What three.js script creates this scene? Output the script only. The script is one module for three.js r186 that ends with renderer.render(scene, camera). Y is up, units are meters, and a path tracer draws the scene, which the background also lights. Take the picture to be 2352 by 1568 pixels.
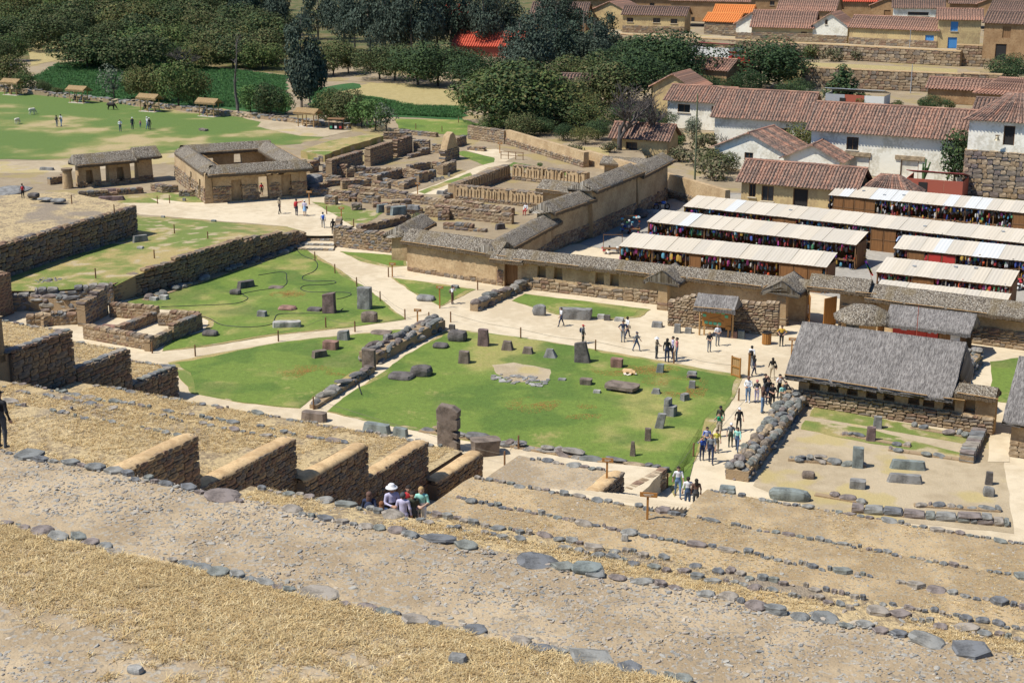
import * as THREE from 'three';
import { mergeGeometries } from 'three/addons/utils/BufferGeometryUtils.js';
import { Sky } from 'three/addons/objects/Sky.js';

// ---------- camera, sky, sun, exposure ----------
const FOCAL = 3500, MIDX = 1176, MIDY = 784, EYE = 32, PITCH = Math.atan(1000 / 3500);
const scene = new THREE.Scene();
const camera = new THREE.PerspectiveCamera(2 * Math.atan(MIDY / FOCAL) * 180 / Math.PI, 1.5, 1, 4000);
camera.position.set(0, EYE, 0);
camera.rotation.x = -PITCH;
const SUN = new THREE.Vector3(-0.62, 1, 0.235).normalize();
const sky = new Sky();
sky.scale.setScalar(3000);
sky.name = 'sky';
Object.assign(sky.userData, { kind: 'structure' });
sky.material.uniforms.sunPosition.value.copy(SUN);
sky.material.uniforms.turbidity.value = 2.5;
sky.material.uniforms.rayleigh.value = 1.2;
sky.material.uniforms.mieCoefficient.value = 0.004;
scene.add(sky);
scene.environmentIntensity = 0.1;
const sun = new THREE.DirectionalLight(new THREE.Color(1, 0.95, 0.86), 4.6);
sun.name = 'sun';
sun.position.copy(SUN).multiplyScalar(300).add(new THREE.Vector3(0, 0, -120));
sun.target.position.set(0, 0, -120);
sun.castShadow = true;
Object.assign(sun.shadow.camera, { left: -260, right: 260, top: 300, bottom: -300, near: 1, far: 900 });
scene.add(sun, sun.target);
const renderer = new THREE.WebGLRenderer({ antialias: true });
renderer.toneMapping = THREE.LinearToneMapping;
renderer.toneMappingExposure = 1.17;
renderer.shadowMap.enabled = true;

// ---------- helpers ----------
const V3 = (x, y, z) => new THREE.Vector3(x, y, z);
const COSP = Math.cos(PITCH), SINP = Math.sin(PITCH);
// survey: the photograph was measured in a 2352 x 1568 grid; site() finds the real point at height h that was sighted there
function site(px, py, h = 0) {
  const a = (px - MIDX) / FOCAL, b = (py - MIDY) / FOCAL;
  const zc = (EYE - h) / (SINP + b * COSP);
  return V3(a * zc, h, -zc * (COSP - b * SINP));
}
const scaleAt = (py, h = 0) => { const Y = py - MIDY + FOCAL * SINP / COSP; return Y * (1 - SINP * COSP * Y / FOCAL) / (EYE - h); };  // picture units per upright metre
const across = (py, h = 0) => { const b = (py - MIDY) / FOCAL; return FOCAL * (SINP + b * COSP) / (EYE - h); };                          // picture units per metre sideways
const UX = 0.894, UZ = 0.447;                     // the site's own grid: s runs along the terraces, t runs downhill and away
const grid = (s, t, y = 0) => V3(UX * s + UZ * t, y, UZ * s - UX * t);
function rng(seed) { let a = seed >>> 0; return () => { a = (a + 0x6D2B79F5) | 0; let t = Math.imul(a ^ (a >>> 15), 1 | a); t = (t + Math.imul(t ^ (t >>> 7), 61 | t)) ^ t; return ((t ^ (t >>> 14)) >>> 0) / 4294967296; }; }
let R = rng(7);
const rr = (a, b) => a + (b - a) * R();
const pick = a => a[Math.floor(R() * a.length)];
const lerp = (a, b, t) => a + (b - a) * t;
const clamp = (x, a = 0, b = 1) => Math.min(b, Math.max(a, x));
const smooth = (a, b, x) => { const t = clamp((x - a) / (b - a)); return t * t * (3 - 2 * t); };
const used = new Map();
function numbered(n) { const k = used.get(n) || 0; used.set(n, k + 1); return k ? n + '_' + String(k).padStart(3, '0') : n; }
function shade(o) { o.traverse(m => { if (m.isMesh) { m.castShadow = true; m.receiveShadow = true; } }); return o; }
function tag(o, label, category, group) { o.userData.label = label; o.userData.category = category; if (!o.userData.kind) o.userData.kind = 'thing'; if (group) o.userData.group = group; return o; }
function thing(name, label, category, pos, turn = 0, group) {
  const o = new THREE.Group(); o.name = numbered(name); if (pos) o.position.copy(pos); o.rotation.y = turn; scene.add(o);
  return tag(o, label, category, group);
}
function part(name, geo, mat, parent) { const m = new THREE.Mesh(geo, mat); m.name = name; m.castShadow = m.receiveShadow = true; parent.add(m); return m; }
function single(name, geo, mat, label, category, group) { const m = part(numbered(name), geo, mat, scene); return tag(m, label, category, group); }
function struct(name, geo, mat) { const m = part(numbered(name), geo, mat, scene); m.userData.kind = 'structure'; return m; }
function stuff(name, geo, mat, parent, label, category) { const m = part(parent === scene ? numbered(name) : name, geo, mat, parent); m.userData.kind = 'stuff'; if (label) tag(m, label, category); return m; }
const mtx = (x, y, z, sx = 1, sy = 1, sz = 1, rx = 0, ry = 0, rz = 0) => new THREE.Matrix4().compose(V3(x, y, z), new THREE.Quaternion().setFromEuler(new THREE.Euler(rx, ry, rz)), V3(sx, sy, sz));
function box(w, h, d, x = 0, y = 0, z = 0, ry = 0, rx = 0, rz = 0) { const g = new THREE.BoxGeometry(w, h, d); g.applyMatrix4(mtx(x, y, z, 1, 1, 1, rx, ry, rz)); return g; }
function cyl(r0, r1, h, x = 0, y = 0, z = 0, n = 8, rx = 0, rz = 0) { const g = new THREE.CylinderGeometry(r1, r0, h, n); g.applyMatrix4(mtx(x, y, z, 1, 1, 1, rx, 0, rz)); return g; }
function merge(list) { return mergeGeometries(list.map(g => { const q = g.index ? g.toNonIndexed() : g; for (const k of Object.keys(q.attributes)) if (!['position', 'normal', 'uv'].includes(k)) q.deleteAttribute(k); return q; })); }
// metre uv by the dominant side of each face
function metreUV(g, k = 1) {
  if (g.index) g = g.toNonIndexed();
  const p = g.attributes.position, uv = new Float32Array(p.count * 2);
  const a = V3(), b = V3(), c = V3(), n = V3();
  for (let i = 0; i < p.count; i += 3) {
    a.fromBufferAttribute(p, i); b.fromBufferAttribute(p, i + 1); c.fromBufferAttribute(p, i + 2);
    n.copy(b).sub(a).cross(c.clone().sub(a));
    const ax = Math.abs(n.x), ay = Math.abs(n.y), az = Math.abs(n.z);
    [a, b, c].forEach((v, j) => { const [u, w] = ay >= ax && ay >= az ? [v.x, v.z] : ax > az ? [v.z, v.y] : [v.x, v.y]; uv[(i + j) * 2] = u * k; uv[(i + j) * 2 + 1] = w * k; });
  }
  g.setAttribute('uv', new THREE.BufferAttribute(uv, 2));
  return g;
}
// lattice noise
const LAT = new Float32Array(65536); { const q = rng(99); for (let i = 0; i < 65536; i++) LAT[i] = q(); }
function vnoise(x, y, px = 256, py = px) {
  const xi = Math.floor(x), yi = Math.floor(y), fx = x - xi, fy = y - yi;
  const u = fx * fx * (3 - 2 * fx), v = fy * fy * (3 - 2 * fy);
  const x0 = ((xi % px) + px) % px, x1 = (x0 + 1) % px, y0 = ((yi % py) + py) % py, y1 = (y0 + 1) % py;
  const a = LAT[y0 * 256 + x0], b = LAT[y0 * 256 + x1], c = LAT[y1 * 256 + x0], d = LAT[y1 * 256 + x1];
  return a + (b - a) * u + (c - a) * v + (a - b - c + d) * u * v;
}
function fbm(u, v, p, oct) { let s = 0, a = 0.5, n = 0; for (let o = 0; o < oct; o++) { s += a * vnoise(u * p + o * 17, v * p + o * 31, p); n += a; a *= 0.5; p = Math.min(256, p * 2); } return s / n; }
function noise3(x, y, z) { return (vnoise(x + 100, y + 57) + vnoise(y + 31, z + 81) + vnoise(z + 63, x + 19)) / 1.5 - 1; }
const toS = x => { x = clamp(x); return 255 * (x <= 0.0031308 ? 12.92 * x : 1.055 * Math.pow(x, 1 / 2.4) - 0.055); };
function texture(size, fn, metres, srgb = true) {
  const d = new Uint8Array(size * size * 4);
  for (let j = 0; j < size; j++) for (let i = 0; i < size; i++) {
    const c = fn(i / size, j / size), k = (j * size + i) * 4;
    if (srgb) { d[k] = toS(c[0]); d[k + 1] = toS(c[1]); d[k + 2] = toS(c[2]); } else { d[k] = d[k + 1] = d[k + 2] = 255 * clamp(c); }
    d[k + 3] = 255;
  }
  const t = new THREE.DataTexture(d, size, size, THREE.RGBAFormat);
  t.wrapS = t.wrapT = THREE.RepeatWrapping; t.magFilter = THREE.LinearFilter; t.minFilter = THREE.LinearMipmapLinearFilter; t.generateMipmaps = true;
  t.repeat.set(1 / metres, 1 / metres);
  if (srgb) t.colorSpace = THREE.SRGBColorSpace;
  t.needsUpdate = true;
  return t;
}
const mix3 = (a, b, t) => [lerp(a[0], b[0], t), lerp(a[1], b[1], t), lerp(a[2], b[2], t)];
const mul3 = (a, k) => [a[0] * k, a[1] * k, a[2] * k];
const plain = (c, rough = 0.9, o = {}) => { const m = new THREE.MeshStandardMaterial({ roughness: rough, side: THREE.DoubleSide, ...o }); m.color.setRGB(...c); return m; };
const mapped = (map, rough = 0.95, bump, bumpScale = 0.03, o = {}) => new THREE.MeshStandardMaterial({ map, roughness: rough, bumpMap: bump || null, bumpScale, side: THREE.DoubleSide, ...o });

// ---------- textures ----------
const bumpFine = texture(512, (u, v) => 0.5 * fbm(u, v, 24, 4) + 0.5 * fbm(u + .3, v + .7, 96, 2), 4, false);
const bumpLump = texture(512, (u, v) => fbm(u, v, 10, 5), 4, false);
const tLawn = texture(2048, (u, v) => {
  const big = fbm(u, v, 5, 4), mid = fbm(u + .37, v + .11, 22, 3), fine = fbm(u + .2, v + .5, 256, 2), blade = R();
  const dry = smooth(.46, .66, big * .62 + mid * .38);
  let c = mix3([.142, .205, .03], [.30, .285, .08], dry);
  c = mix3(c, [.30, .25, .09], smooth(.62, .8, mid * .55 + fine * .3 + big * .25) * .7);
  c = mix3(c, [.062, .125, .016], smooth(.5, .3, fbm(u + .71, v + .23, 14, 4)) * .6);
  return mul3(c, .66 + .34 * fine + .34 * blade);
}, 48);
const tMeadow = texture(1024, (u, v) => {
  const big = fbm(u, v * 1.0, 4, 5), mid = fbm(u + .37, v + .11, 20, 4), fine = R();
  let c = mix3([.105, .165, .028], [.25, .24, .07], smooth(.42, .62, big * .7 + mid * .3));
  c = mix3(c, [.40, .31, .15], smooth(.5, .64, big * .62 + mid * .38));
  return mul3(c, .82 + .36 * fine);
}, 70);
const tDryLawn = texture(1024, (u, v) => {
  const big = fbm(u, v, 5, 4), mid = fbm(u + .37, v + .11, 26, 3), fine = R();
  let c = mix3([.155, .20, .04], [.38, .29, .115], smooth(.36, .6, big * .6 + mid * .4));
  c = mix3(c, [.42, .34, .2], smooth(.6, .75, mid));
  return mul3(c, .74 + .5 * fine);
}, 30);
const tStraw = texture(2048, (u, v) => {
  const big = fbm(u, v, 6, 4), mid = fbm(u + .37, v + .61, 40, 4), st = fbm(u * 1, v * 1, 200, 2), f = R();
  let c = mix3([.275, .205, .12], [.475, .36, .19], smooth(.3, .58, mid * .55 + st * .45));
  c = mix3(c, [.27, .215, .15], smooth(.55, .72, big));
  return mul3(c, .62 + .36 * st + .4 * f);
}, 24);
const tDirt = texture(2048, (u, v) => {
  const big = fbm(u, v, 5, 5), mid = fbm(u + .17, v + .41, 30, 4), f = R();
  let c = mix3([.335, .25, .15], [.46, .355, .222], smooth(.34, .64, big * .6 + mid * .4));
  if (fbm(u + .7, v + .3, 220, 2) > .66) c = mix3(c, [.36, .34, .29], .6); if (fbm(u + .2, v + .6, 256, 1) > .8) c = mix3(c, [.18, .16, .13], .6);
  return mul3(c, .82 + .14 * mid + .2 * f);
}, 20);
const tSand = texture(1024, (u, v) => {
  const big = fbm(u, v, 4, 5), mid = fbm(u + .17, v + .41, 40, 4), f = R();
  const c = mix3([.52, .42, .275], [.64, .535, .37], smooth(.3, .65, big * .6 + mid * .4));
  return mul3(c, .9 + .2 * f);
}, 22);
const tSoil = texture(1024, (u, v) => {
  const big = fbm(u, v, 6, 5), mid = fbm(u + .17, v + .41, 40, 4), f = R();
  let c = mix3([.37, .29, .18], [.46, .37, .24], smooth(.3, .65, big * .6 + mid * .4));
  c = mix3(c, [.43, .34, .13], smooth(.54, .66, fbm(u + .5, v + .2, 8, 4)) * .7);
  return mul3(c, .84 + .32 * f);
}, 26);
const tCrop = texture(1024, (u, v) => {
  const big = fbm(u, v, 5, 4), mid = fbm(u + .3, v + .6, 60, 3), f = R();
  const c = mix3([.022, .085, .018], [.05, .145, .03], big * .5 + mid * .6 - .05);
  return mul3(c, .6 + .8 * f);
}, 30);
const tStubble = texture(512, (u, v) => { const m = fbm(u, v, 30, 4); return mul3(mix3([.33, .26, .10], [.45, .36, .16], m), .8 + .4 * R()); }, 16);
const tAdobe = texture(1024, (u, v) => {
  const big = fbm(u, v, 5, 5), mid = fbm(u + .4, v + .2, 34, 4), drip = fbm(u * 1 + .9, v * .999, 60, 2);
  let c = mix3([.37, .25, .13], [.53, .385, .215], smooth(.3, .66, big * .5 + mid * .5));
  c = mix3(c, [.28, .19, .105], smooth(.62, .74, mid) * .6);
  return mul3(c, .88 + .16 * R() + .05 * drip);
}, 6);
const tPlaster = texture(512, (u, v) => { const big = fbm(u, v, 6, 5), m = fbm(u + .2, v + .8, 40, 3); return mul3(mix3([.60, .555, .44], [.80, .76, .64], smooth(.3, .55, big * .6 + m * .4)), .96 + .06 * R()); }, 8);
const tYellow = texture(512, (u, v) => { const big = fbm(u, v, 6, 5), m = fbm(u + .2, v + .8, 40, 3); return mul3(mix3([.42, .30, .15], [.56, .42, .20], smooth(.3, .6, big * .6 + m * .4)), .95 + .08 * R()); }, 8);
const tPebbleThatch = texture(1024, (u, v) => {
  const a = fbm(u, v, 100, 1), b = fbm(u + .5, v + .3, 180, 1), big = fbm(u, v, 6, 4), f = R();
  let c = mix3([.075, .058, .04], [.20, .165, .12], smooth(.3, .7, a));
  if (b > .66) c = mix3(c, [.44, .40, .33], smooth(.66, .74, b) * (.5 + .5 * f));
  c = mix3(c, [.17, .125, .06], smooth(.55, .75, big) * .5);
  return mul3(c, .8 + .4 * f);
}, 8);
const bThatch = texture(512, (u, v) => .6 * fbm(u, v, 100, 1) + .4 * fbm(u + .5, v + .3, 180, 1), 8, false);
const tGreyThatch = texture(1024, (u, v) => {
  const st = fbm(u, v * 1, 200, 1), strand = vnoise(u * 250, v * 24, 250, 24), row = vnoise(u * 60, v * 40, 60, 40), big = fbm(u, v, 6, 3);
  const k = .45 * strand + .3 * st + .25 * row;
  return mul3(mix3([.10, .09, .082], [.30, .275, .25], smooth(.2, .8, k)), .8 + .3 * big);
}, 6);
const bGrey = texture(512, (u, v) => .6 * vnoise(u * 250, v * 24, 250, 24) + .4 * vnoise(u * 60, v * 40, 60, 40), 6, false);
const tStrawThatch = texture(512, (u, v) => mul3(mix3([.20, .125, .055], [.42, .29, .14], vnoise(u * 200, v * 16, 200, 16)), .8 + .3 * R()), 4);
const tTile = texture(512, (u, v) => {
  const m = fbm(u, v, 20, 3), b = fbm(u + .4, v + .1, 60, 2), f = R();
  let c = mix3([.13, .09, .072], [.30, .175, .125], smooth(.3, .66, m));
  c = mix3(c, [.42, .28, .20], smooth(.58, .75, b) * .7);
  return mul3(c, .8 + .35 * f);
}, 5);
const tWood = texture(512, (u, v) => mul3(mix3([.17, .085, .03], [.30, .165, .07], vnoise(u * 64, v * 6, 64, 6)), .85 + .2 * R()), 2);
const tCobble = texture(1024, (u, v) => { const m = fbm(u, v, 60, 2), b = fbm(u + .4, v, 6, 4); return mul3(mix3([.27, .245, .205], [.46, .425, .36], m * .6 + b * .4), .85 + .25 * R()); }, 14);
const tRock = texture(512, (u, v) => { const b = fbm(u, v, 8, 5), m = fbm(u + .4, v + .3, 60, 3); const k = .55 + .5 * smooth(.25, .7, b) + .5 * (m - .5) + .14 * R(); return [k, k * .985, k * .96]; }, 2.5);

// ---------- materials ----------
const M = {
  lawn: mapped(tLawn, 1, bumpFine, .05), meadow: mapped(tMeadow, 1, bumpFine, .05), dryLawn: mapped(tDryLawn, 1, bumpFine, .05),
  straw: mapped(tStraw, 1, bumpFine, .07), dirt: mapped(tDirt, 1, bumpFine, .03), sand: mapped(tSand, 1, bumpFine, .015), soil: mapped(tSoil, 1, bumpFine, .03),
  crop: mapped(tCrop, 1, bumpFine, .12), stubble: mapped(tStubble, 1, bumpFine, .06), adobe: mapped(tAdobe, 1, bumpLump, .05), plaster: mapped(tPlaster, 1, bumpLump, .02),
  yellow: mapped(tYellow, 1, bumpLump, .02), pebble: mapped(tPebbleThatch, 1, bThatch, .07), grey: mapped(tGreyThatch, 1, bGrey, .05), strawRoof: mapped(tStrawThatch, 1, bGrey, .04),
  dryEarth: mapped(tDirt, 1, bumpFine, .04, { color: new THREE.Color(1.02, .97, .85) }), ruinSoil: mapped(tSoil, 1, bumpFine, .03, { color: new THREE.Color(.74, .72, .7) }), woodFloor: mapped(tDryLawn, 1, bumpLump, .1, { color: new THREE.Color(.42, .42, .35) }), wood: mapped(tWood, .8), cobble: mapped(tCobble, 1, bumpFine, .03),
  earth: plain([.33, .235, .135], 1, { bumpMap: bumpFine, bumpScale: .04 }), earthDark: plain([.22, .16, .10], 1, { bumpMap: bumpFine, bumpScale: .04 }), cap: mapped(tAdobe, 1, bumpLump, .04, { color: new THREE.Color(1.25, 1.22, 1.15) }),
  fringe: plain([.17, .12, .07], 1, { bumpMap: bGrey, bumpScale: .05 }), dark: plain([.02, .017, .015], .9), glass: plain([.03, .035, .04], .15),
  post: plain([.20, .105, .045], .85), postLight: plain([.42, .25, .10], .8), rope: plain([.16, .14, .11], 1), white: plain([.72, .71, .68], .8), metal: plain([.35, .36, .37], .4, { metalness: .7 }),
  cream: plain([.56, .49, .38], .75), cream2: plain([.52, .465, .375], .75), cream3: plain([.59, .52, .41], .7), pale: plain([.60, .60, .57], .6),
  stall: mapped(tWood, .85, null, 0, { color: new THREE.Color(.95, .8, .6) }), board: plain([.36, .16, .035], .7), blue: plain([.06, .24, .52], .7), red: plain([.42, .03, .02], .6), brickRed: plain([.34, .085, .05], .9),
  orange: plain([.56, .20, .05], .8), maroon: plain([.25, .04, .04], .7), brownWall: mapped(tAdobe, 1, bumpLump, .04, { color: new THREE.Color(.72, .62, .55) }), zinc: plain([.42, .44, .45], .45, { metalness: .4 }),
};
const rock = c => { const m = plain(c, .95, { map: tRock, bumpMap: bumpLump, bumpScale: .05 }); return m; };
const STONE = [[.34, .24, .14], [.28, .195, .12], [.39, .295, .185], [.27, .17, .11], [.235, .19, .145], [.42, .32, .21]].map(rock);
const GREYS = [[.21, .20, .185], [.165, .16, .155], [.27, .255, .23], [.205, .165, .145], [.29, .265, .225], [.18, .185, .17]].map(rock);
const SLATE = [[.205, .21, .20], [.165, .17, .175], [.27, .265, .24], [.235, .195, .175], [.32, .28, .23], [.215, .225, .2]].map(rock);
const MIXED = [STONE[0], STONE[1], STONE[3], STONE[4], GREYS[0], GREYS[3], STONE[2]];
const DARKROCK = rock([.135, .12, .11]), PURPLE = rock([.19, .13, .12]), BROWNROCK = rock([.21, .165, .13]), ROSE = rock([.30, .17, .13]), GREYROCK = rock([.255, .25, .235]), PALEROCK = rock([.42, .405, .37]), TEALROCK = rock([.22, .25, .235]);

// ---------- stone shapes (shared) ----------
function roughen(g, amp, f, seed) { const p = g.attributes.position, v = V3(); for (let i = 0; i < p.count; i++) { v.fromBufferAttribute(p, i); const k = 1 + amp * noise3(v.x * f + seed, v.y * f + seed * 1.7, v.z * f - seed); p.setXYZ(i, v.x * k, v.y * k, v.z * k); } return g; }
function flat(g) { g = g.index ? g.toNonIndexed() : g; g.computeVertexNormals(); return g; }
const blockShapes = [], boulderShapes = [], slabShapes = [], flakeShapes = [];
for (let k = 0; k < 10; k++) {
  const g = new THREE.BoxGeometry(1, 1, 1, 2, 2, 1), p = g.attributes.position, v = V3();
  for (let i = 0; i < p.count; i++) {
    v.fromBufferAttribute(p, i); const e = (Math.abs(v.x) > .4) + (Math.abs(v.y) > .4);
    const q = e === 2 ? .86 : 1; const n = noise3(v.x * 2 + k * 9, v.y * 2 + k * 5, v.z * 2) * .12;
    p.setXYZ(i, v.x * (q + n), v.y * (q + n), v.z * (1 + (e ? -.1 : .08)));
  }
  blockShapes.push(metreUV(flat(g)));
  const b = new THREE.IcosahedronGeometry(.5, 1), bp = b.attributes.position;
  for (let i = 0; i < bp.count; i++) { v.fromBufferAttribute(bp, i); const m = Math.max(Math.abs(v.x), Math.abs(v.y), Math.abs(v.z)) * 2; const s = lerp(1, 1 / m, .45) * (1 + .28 * noise3(v.x * 3 + k * 7, v.y * 3 + k * 3, v.z * 3)); bp.setXYZ(i, v.x * s, v.y * s, v.z * s); }
  boulderShapes.push(metreUV(flat(b)));
  const n = 6 + k % 3, sh = new THREE.Shape(); for (let i = 0; i < n; i++) { const a = i / n * 6.283 + rr(-.25, .25), r = rr(.36, .54); i ? sh.lineTo(Math.cos(a) * r, Math.sin(a) * r) : sh.moveTo(Math.cos(a) * r, Math.sin(a) * r); }
  const s = new THREE.ExtrudeGeometry(sh, { depth: .8, bevelEnabled: true, bevelSegments: 1, bevelSize: .06, bevelThickness: .1, steps: 1 }); s.translate(0, 0, -.4); s.rotateX(-Math.PI / 2);
  slabShapes.push(metreUV(roughen(s, .08, 3, k * 3)));
  const fl = new THREE.CylinderGeometry(.38, .5, .5, 5 + k % 3, 1); roughen(fl, .5, 2.5, k * 11); flakeShapes.push(flat(fl));
}
let stoneCount = 0;
function addStones(parent, list, limit, name = 'stone') {
  list.sort((a, b) => b.area - a.area);
  const rest = new Map();
  list.forEach((s, i) => {
    if (i < limit) { const m = part(name, s.geo, s.mat, parent); m.position.copy(s.p); m.scale.copy(s.s); m.rotation.copy(s.r); stoneCount++; }
    else { const g = s.geo.clone(); g.applyMatrix4(new THREE.Matrix4().compose(s.p, new THREE.Quaternion().setFromEuler(s.r), s.s)); if (!rest.has(s.mat)) rest.set(s.mat, []); rest.get(s.mat).push(g); }
  });
  for (const [mat, gs] of rest) stuff('stonework', merge(gs), mat, parent);
}
// a run of courses in the parent's own axes: x0..x1 along, y0..top(x) up, z = middle, depth = thickness
function masonry(parent, { x0, x1, y0 = 0, top, z = 0, depth, len = .5, hgt = .3, limit = 120, pal = STONE, hole, axis = 'x', shapes = blockShapes, jut = .06 }) {
  const list = []; let y = y0; const topMax = typeof top === 'function' ? Math.max(...[0, .25, .5, .75, 1].map(k => top(lerp(x0, x1, k)))) : top;
  while (y < topMax - .05) {
    let h = Math.min(hgt * rr(.62, 1.4), topMax - y + .06); let x = x0;
    while (x < x1 - .04) {
      let l = len * rr(.4, 1.75); if (x + l > x1 - len * .35) l = x1 - x;
      const cx = x + l / 2, T = typeof top === 'function' ? top(cx) : top;
      if (y + h * .45 < T && !(hole && hole(cx, y + h / 2, l))) {
        const d = depth + rr(-.3, 1) * jut, s = V3(l * .985, h * .98, d), p = V3(cx, y + h / 2 + rr(-.12, .12) * h, z), r = new THREE.Euler(0, 0, rr(-.1, .1)); s.y *= rr(.82, 1.12);
        if (axis === 'z') { p.set(z, y + h / 2, cx); s.set(d, h * .98, l * .985); r.set(rr(-.05, .05), 0, 0); const g = blockShapes[Math.floor(R() * 10)]; list.push({ geo: g, mat: pick(pal), p, s: V3(l * .985, h * .98, d), r: new THREE.Euler(0, Math.PI / 2, 0), area: l * h }); }
        else { if (shapes === boulderShapes) { p.z += rr(-.16, .16); p.y += rr(-.25, .2) * h; r.set(rr(-.2, .2), rr(-.5, .5), rr(-.2, .2)); s.multiplyScalar(rr(.85, 1.2)); } list.push({ geo: pick(shapes), mat: pick(pal), p, s, r, area: l * h }); }
      }
      x += l;
    }
    y += h;
  }
  addStones(parent, list, limit);
}
// ---------- ground ----------
function outline(pts, h, step = 1.2, jit = .1) {
  const w = pts.map(p => site(p[0], p[1], p[2] ?? h)), out = [];
  w.forEach((a, i) => { const b = w[(i + 1) % w.length], n = Math.max(1, Math.min(60, Math.round(a.distanceTo(b) / step))); for (let k = 0; k < n; k++) { const q = a.clone().lerp(b, k / n); if (k) { q.x += rr(-jit, jit); q.z += rr(-jit, jit); } out.push(q); } });
  return out;
}
function sheetGeo(w, thick = 0) {
  const tri = THREE.ShapeUtils.triangulateShape(w.map(p => new THREE.Vector2(p.x, p.z)), []), pos = [];
  for (const t of tri) { const [a, b, c] = t.map(i => w[i]); const up = (b.z - a.z) * (c.x - a.x) - (b.x - a.x) * (c.z - a.z) > 0; for (const q of up ? [a, b, c] : [a, c, b]) pos.push(q.x, q.y, q.z); }
  if (thick) w.forEach((a, i) => { const b = w[(i + 1) % w.length]; pos.push(a.x, a.y, a.z, b.x, b.y, b.z, b.x, b.y - thick, b.z, a.x, a.y, a.z, b.x, b.y - thick, b.z, a.x, a.y - thick, a.z); });
  const g = new THREE.BufferGeometry(); g.setAttribute('position', new THREE.Float32BufferAttribute(pos, 3)); g.computeVertexNormals(); return metreUV(g);
}
function inset(w, d) { const n = w.length; let area = 0; w.forEach((a, i) => { const b = w[(i + 1) % n]; area += a.x * b.z - b.x * a.z; }); const sg = area > 0 ? 1 : -1; return w.map((p, i) => { const a = w[(i + n - 1) % n], b = w[(i + 1) % n], tx = b.x - a.x, tz = b.z - a.z, l = Math.hypot(tx, tz) || 1, k = d * clamp(.75 + 1.5 * noise3(p.x * .35, p.z * .35, 2) + .5 * noise3(p.x * 1.3, p.z * 1.3, 5), .05, 2.4); return V3(p.x - sg * tz / l * k, p.y + .012, p.z + sg * tx / l * k); }); }
function greenLawn(pts, h, o = {}) { const w = outline(pts, h, .8, .08); struct('lawn_margin', sheetGeo(w, o.thick), M.dryLawn); struct('lawn', sheetGeo(inset(w, o.d ?? .55)), M.lawn); }
const sheet = (name, pts, h, mat, o = {}) => struct(name, sheetGeo(outline(pts, h, o.step, o.jit), o.thick), mat);
{
  const g = new THREE.PlaneGeometry(2600, 2600); g.rotateX(-Math.PI / 2); g.translate(0, -.06, -900); struct('ground', metreUV(g), M.ruinSoil);
}
const UP = .9;   // the ruins, the meadow and the fields lie higher than the plaza
sheet('plaza', [[-300, 950], [-300, 640], [690, 535], [1150, 560], [1500, 560], [2500, 760], [2700, 1150], [2300, 1330], [700, 1130], [300, 1050]], 0, M.sand, { jit: 0 });
sheet('upper_ground', [[-600, 700], [698, 538], [768, 537], [940, 558], [1150, 562], [1265, 545], [1350, 515], [1530, 440], [1470, 340], [1500, 200], [1420, 20], [1420, -120], [-900, -120]], UP, M.ruinSoil, { thick: 2, jit: 0 });
sheet('upper_path', [[280, 466], [410, 440], [490, 466], [705, 446], [770, 452], [792, 480], [830, 527], [768, 541], [698, 541], [660, 520], [320, 492]], UP + .012, M.sand);
sheet('ruin_path', [[937, 446], [1005, 446], [1120, 385], [1180, 374], [1128, 372], [1090, 385], [1010, 420]], UP + .012, M.sand);
sheet('ruin_path', [[1070, 345], [1140, 342], [1190, 356], [1160, 372], [1120, 372], [1110, 356]], UP + .016, M.sand);
sheet('market_yard', [[1330, 560], [1500, 470], [1600, 440], [2500, 470], [2500, 740], [1950, 690]], .012, M.cobble, { jit: 0 });
// lawns of the plaza
greenLawn([[750, 945], [800, 905], [870, 860], [930, 815], [985, 785], [1020, 760], [1060, 757], [1180, 772], [1350, 799], [1540, 832], [1705, 862], [1690, 905], [1640, 985], [1590, 1065], [1550, 1140], [1530, 1090], [1350, 1056], [1190, 1030], [1040, 1006], [900, 978]], .03, { thick: .12 });
greenLawn([[385, 832], [440, 903], [560, 925], [688, 937], [745, 893], [850, 845], [900, 800], [950, 756], [905, 757], [780, 770], [640, 786], [500, 810]], .03, { thick: .12 });
greenLawn([[272, 700], [330, 676], [470, 640], [600, 598], [686, 564], [700, 572], [760, 605], [850, 668], [932, 733], [800, 752], [640, 768], [470, 796], [372, 806], [385, 780], [470, 760], [478, 735], [430, 715]], .03, { thick: .12 });
greenLawn([[898, 637], [1000, 650], [1093, 664], [1012, 704], [950, 672]], .03, { thick: .12 });
greenLawn([[1176, 690], [1205, 674], [1300, 686], [1495, 710], [1470, 728], [1400, 735], [1280, 722]], .03, { thick: .1 });
greenLawn([[780, 577], [850, 581], [932, 588], [934, 610], [893, 613], [830, 600]], .03, { thick: .1 });
sheet('dry_terrace_lawn', [[300, 494, .95], [660, 521, .95], [698, 531, 1.1], [585, 541, 2.3], [430, 590, 2.5], [310, 633, 1.95], [262, 657, 1.45], [100, 668, 1.5], [-60, 668, 1.6], [0, 610, 1.6], [310, 534, 1.6]], 0, M.dryLawn, { step: 3, jit: 0 });
struct('terrace_bank', sheetGeo([[310, 633, 1.9], [262, 657, 1.4], [100, 668, 1.45], [-60, 668, 1.55], [0, 610, 1.5], [310, 534, 1.5]].map(p => site(...p)), 1.6), M.earth);
sheet('meadow', [[-120, 215], [60, 210], [200, 228], [330, 245], [470, 262], [620, 272], [790, 286], [805, 300], [690, 330], [600, 335], [400, 350], [170, 364], [-120, 368]], UP + .02, M.meadow, { jit: .7, step: 1.6 });
sheet('meadow_edge', [[-120, 372], [170, 368], [400, 352], [410, 372], [160, 395], [-120, 400]], UP + .014, M.soil);
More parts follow.
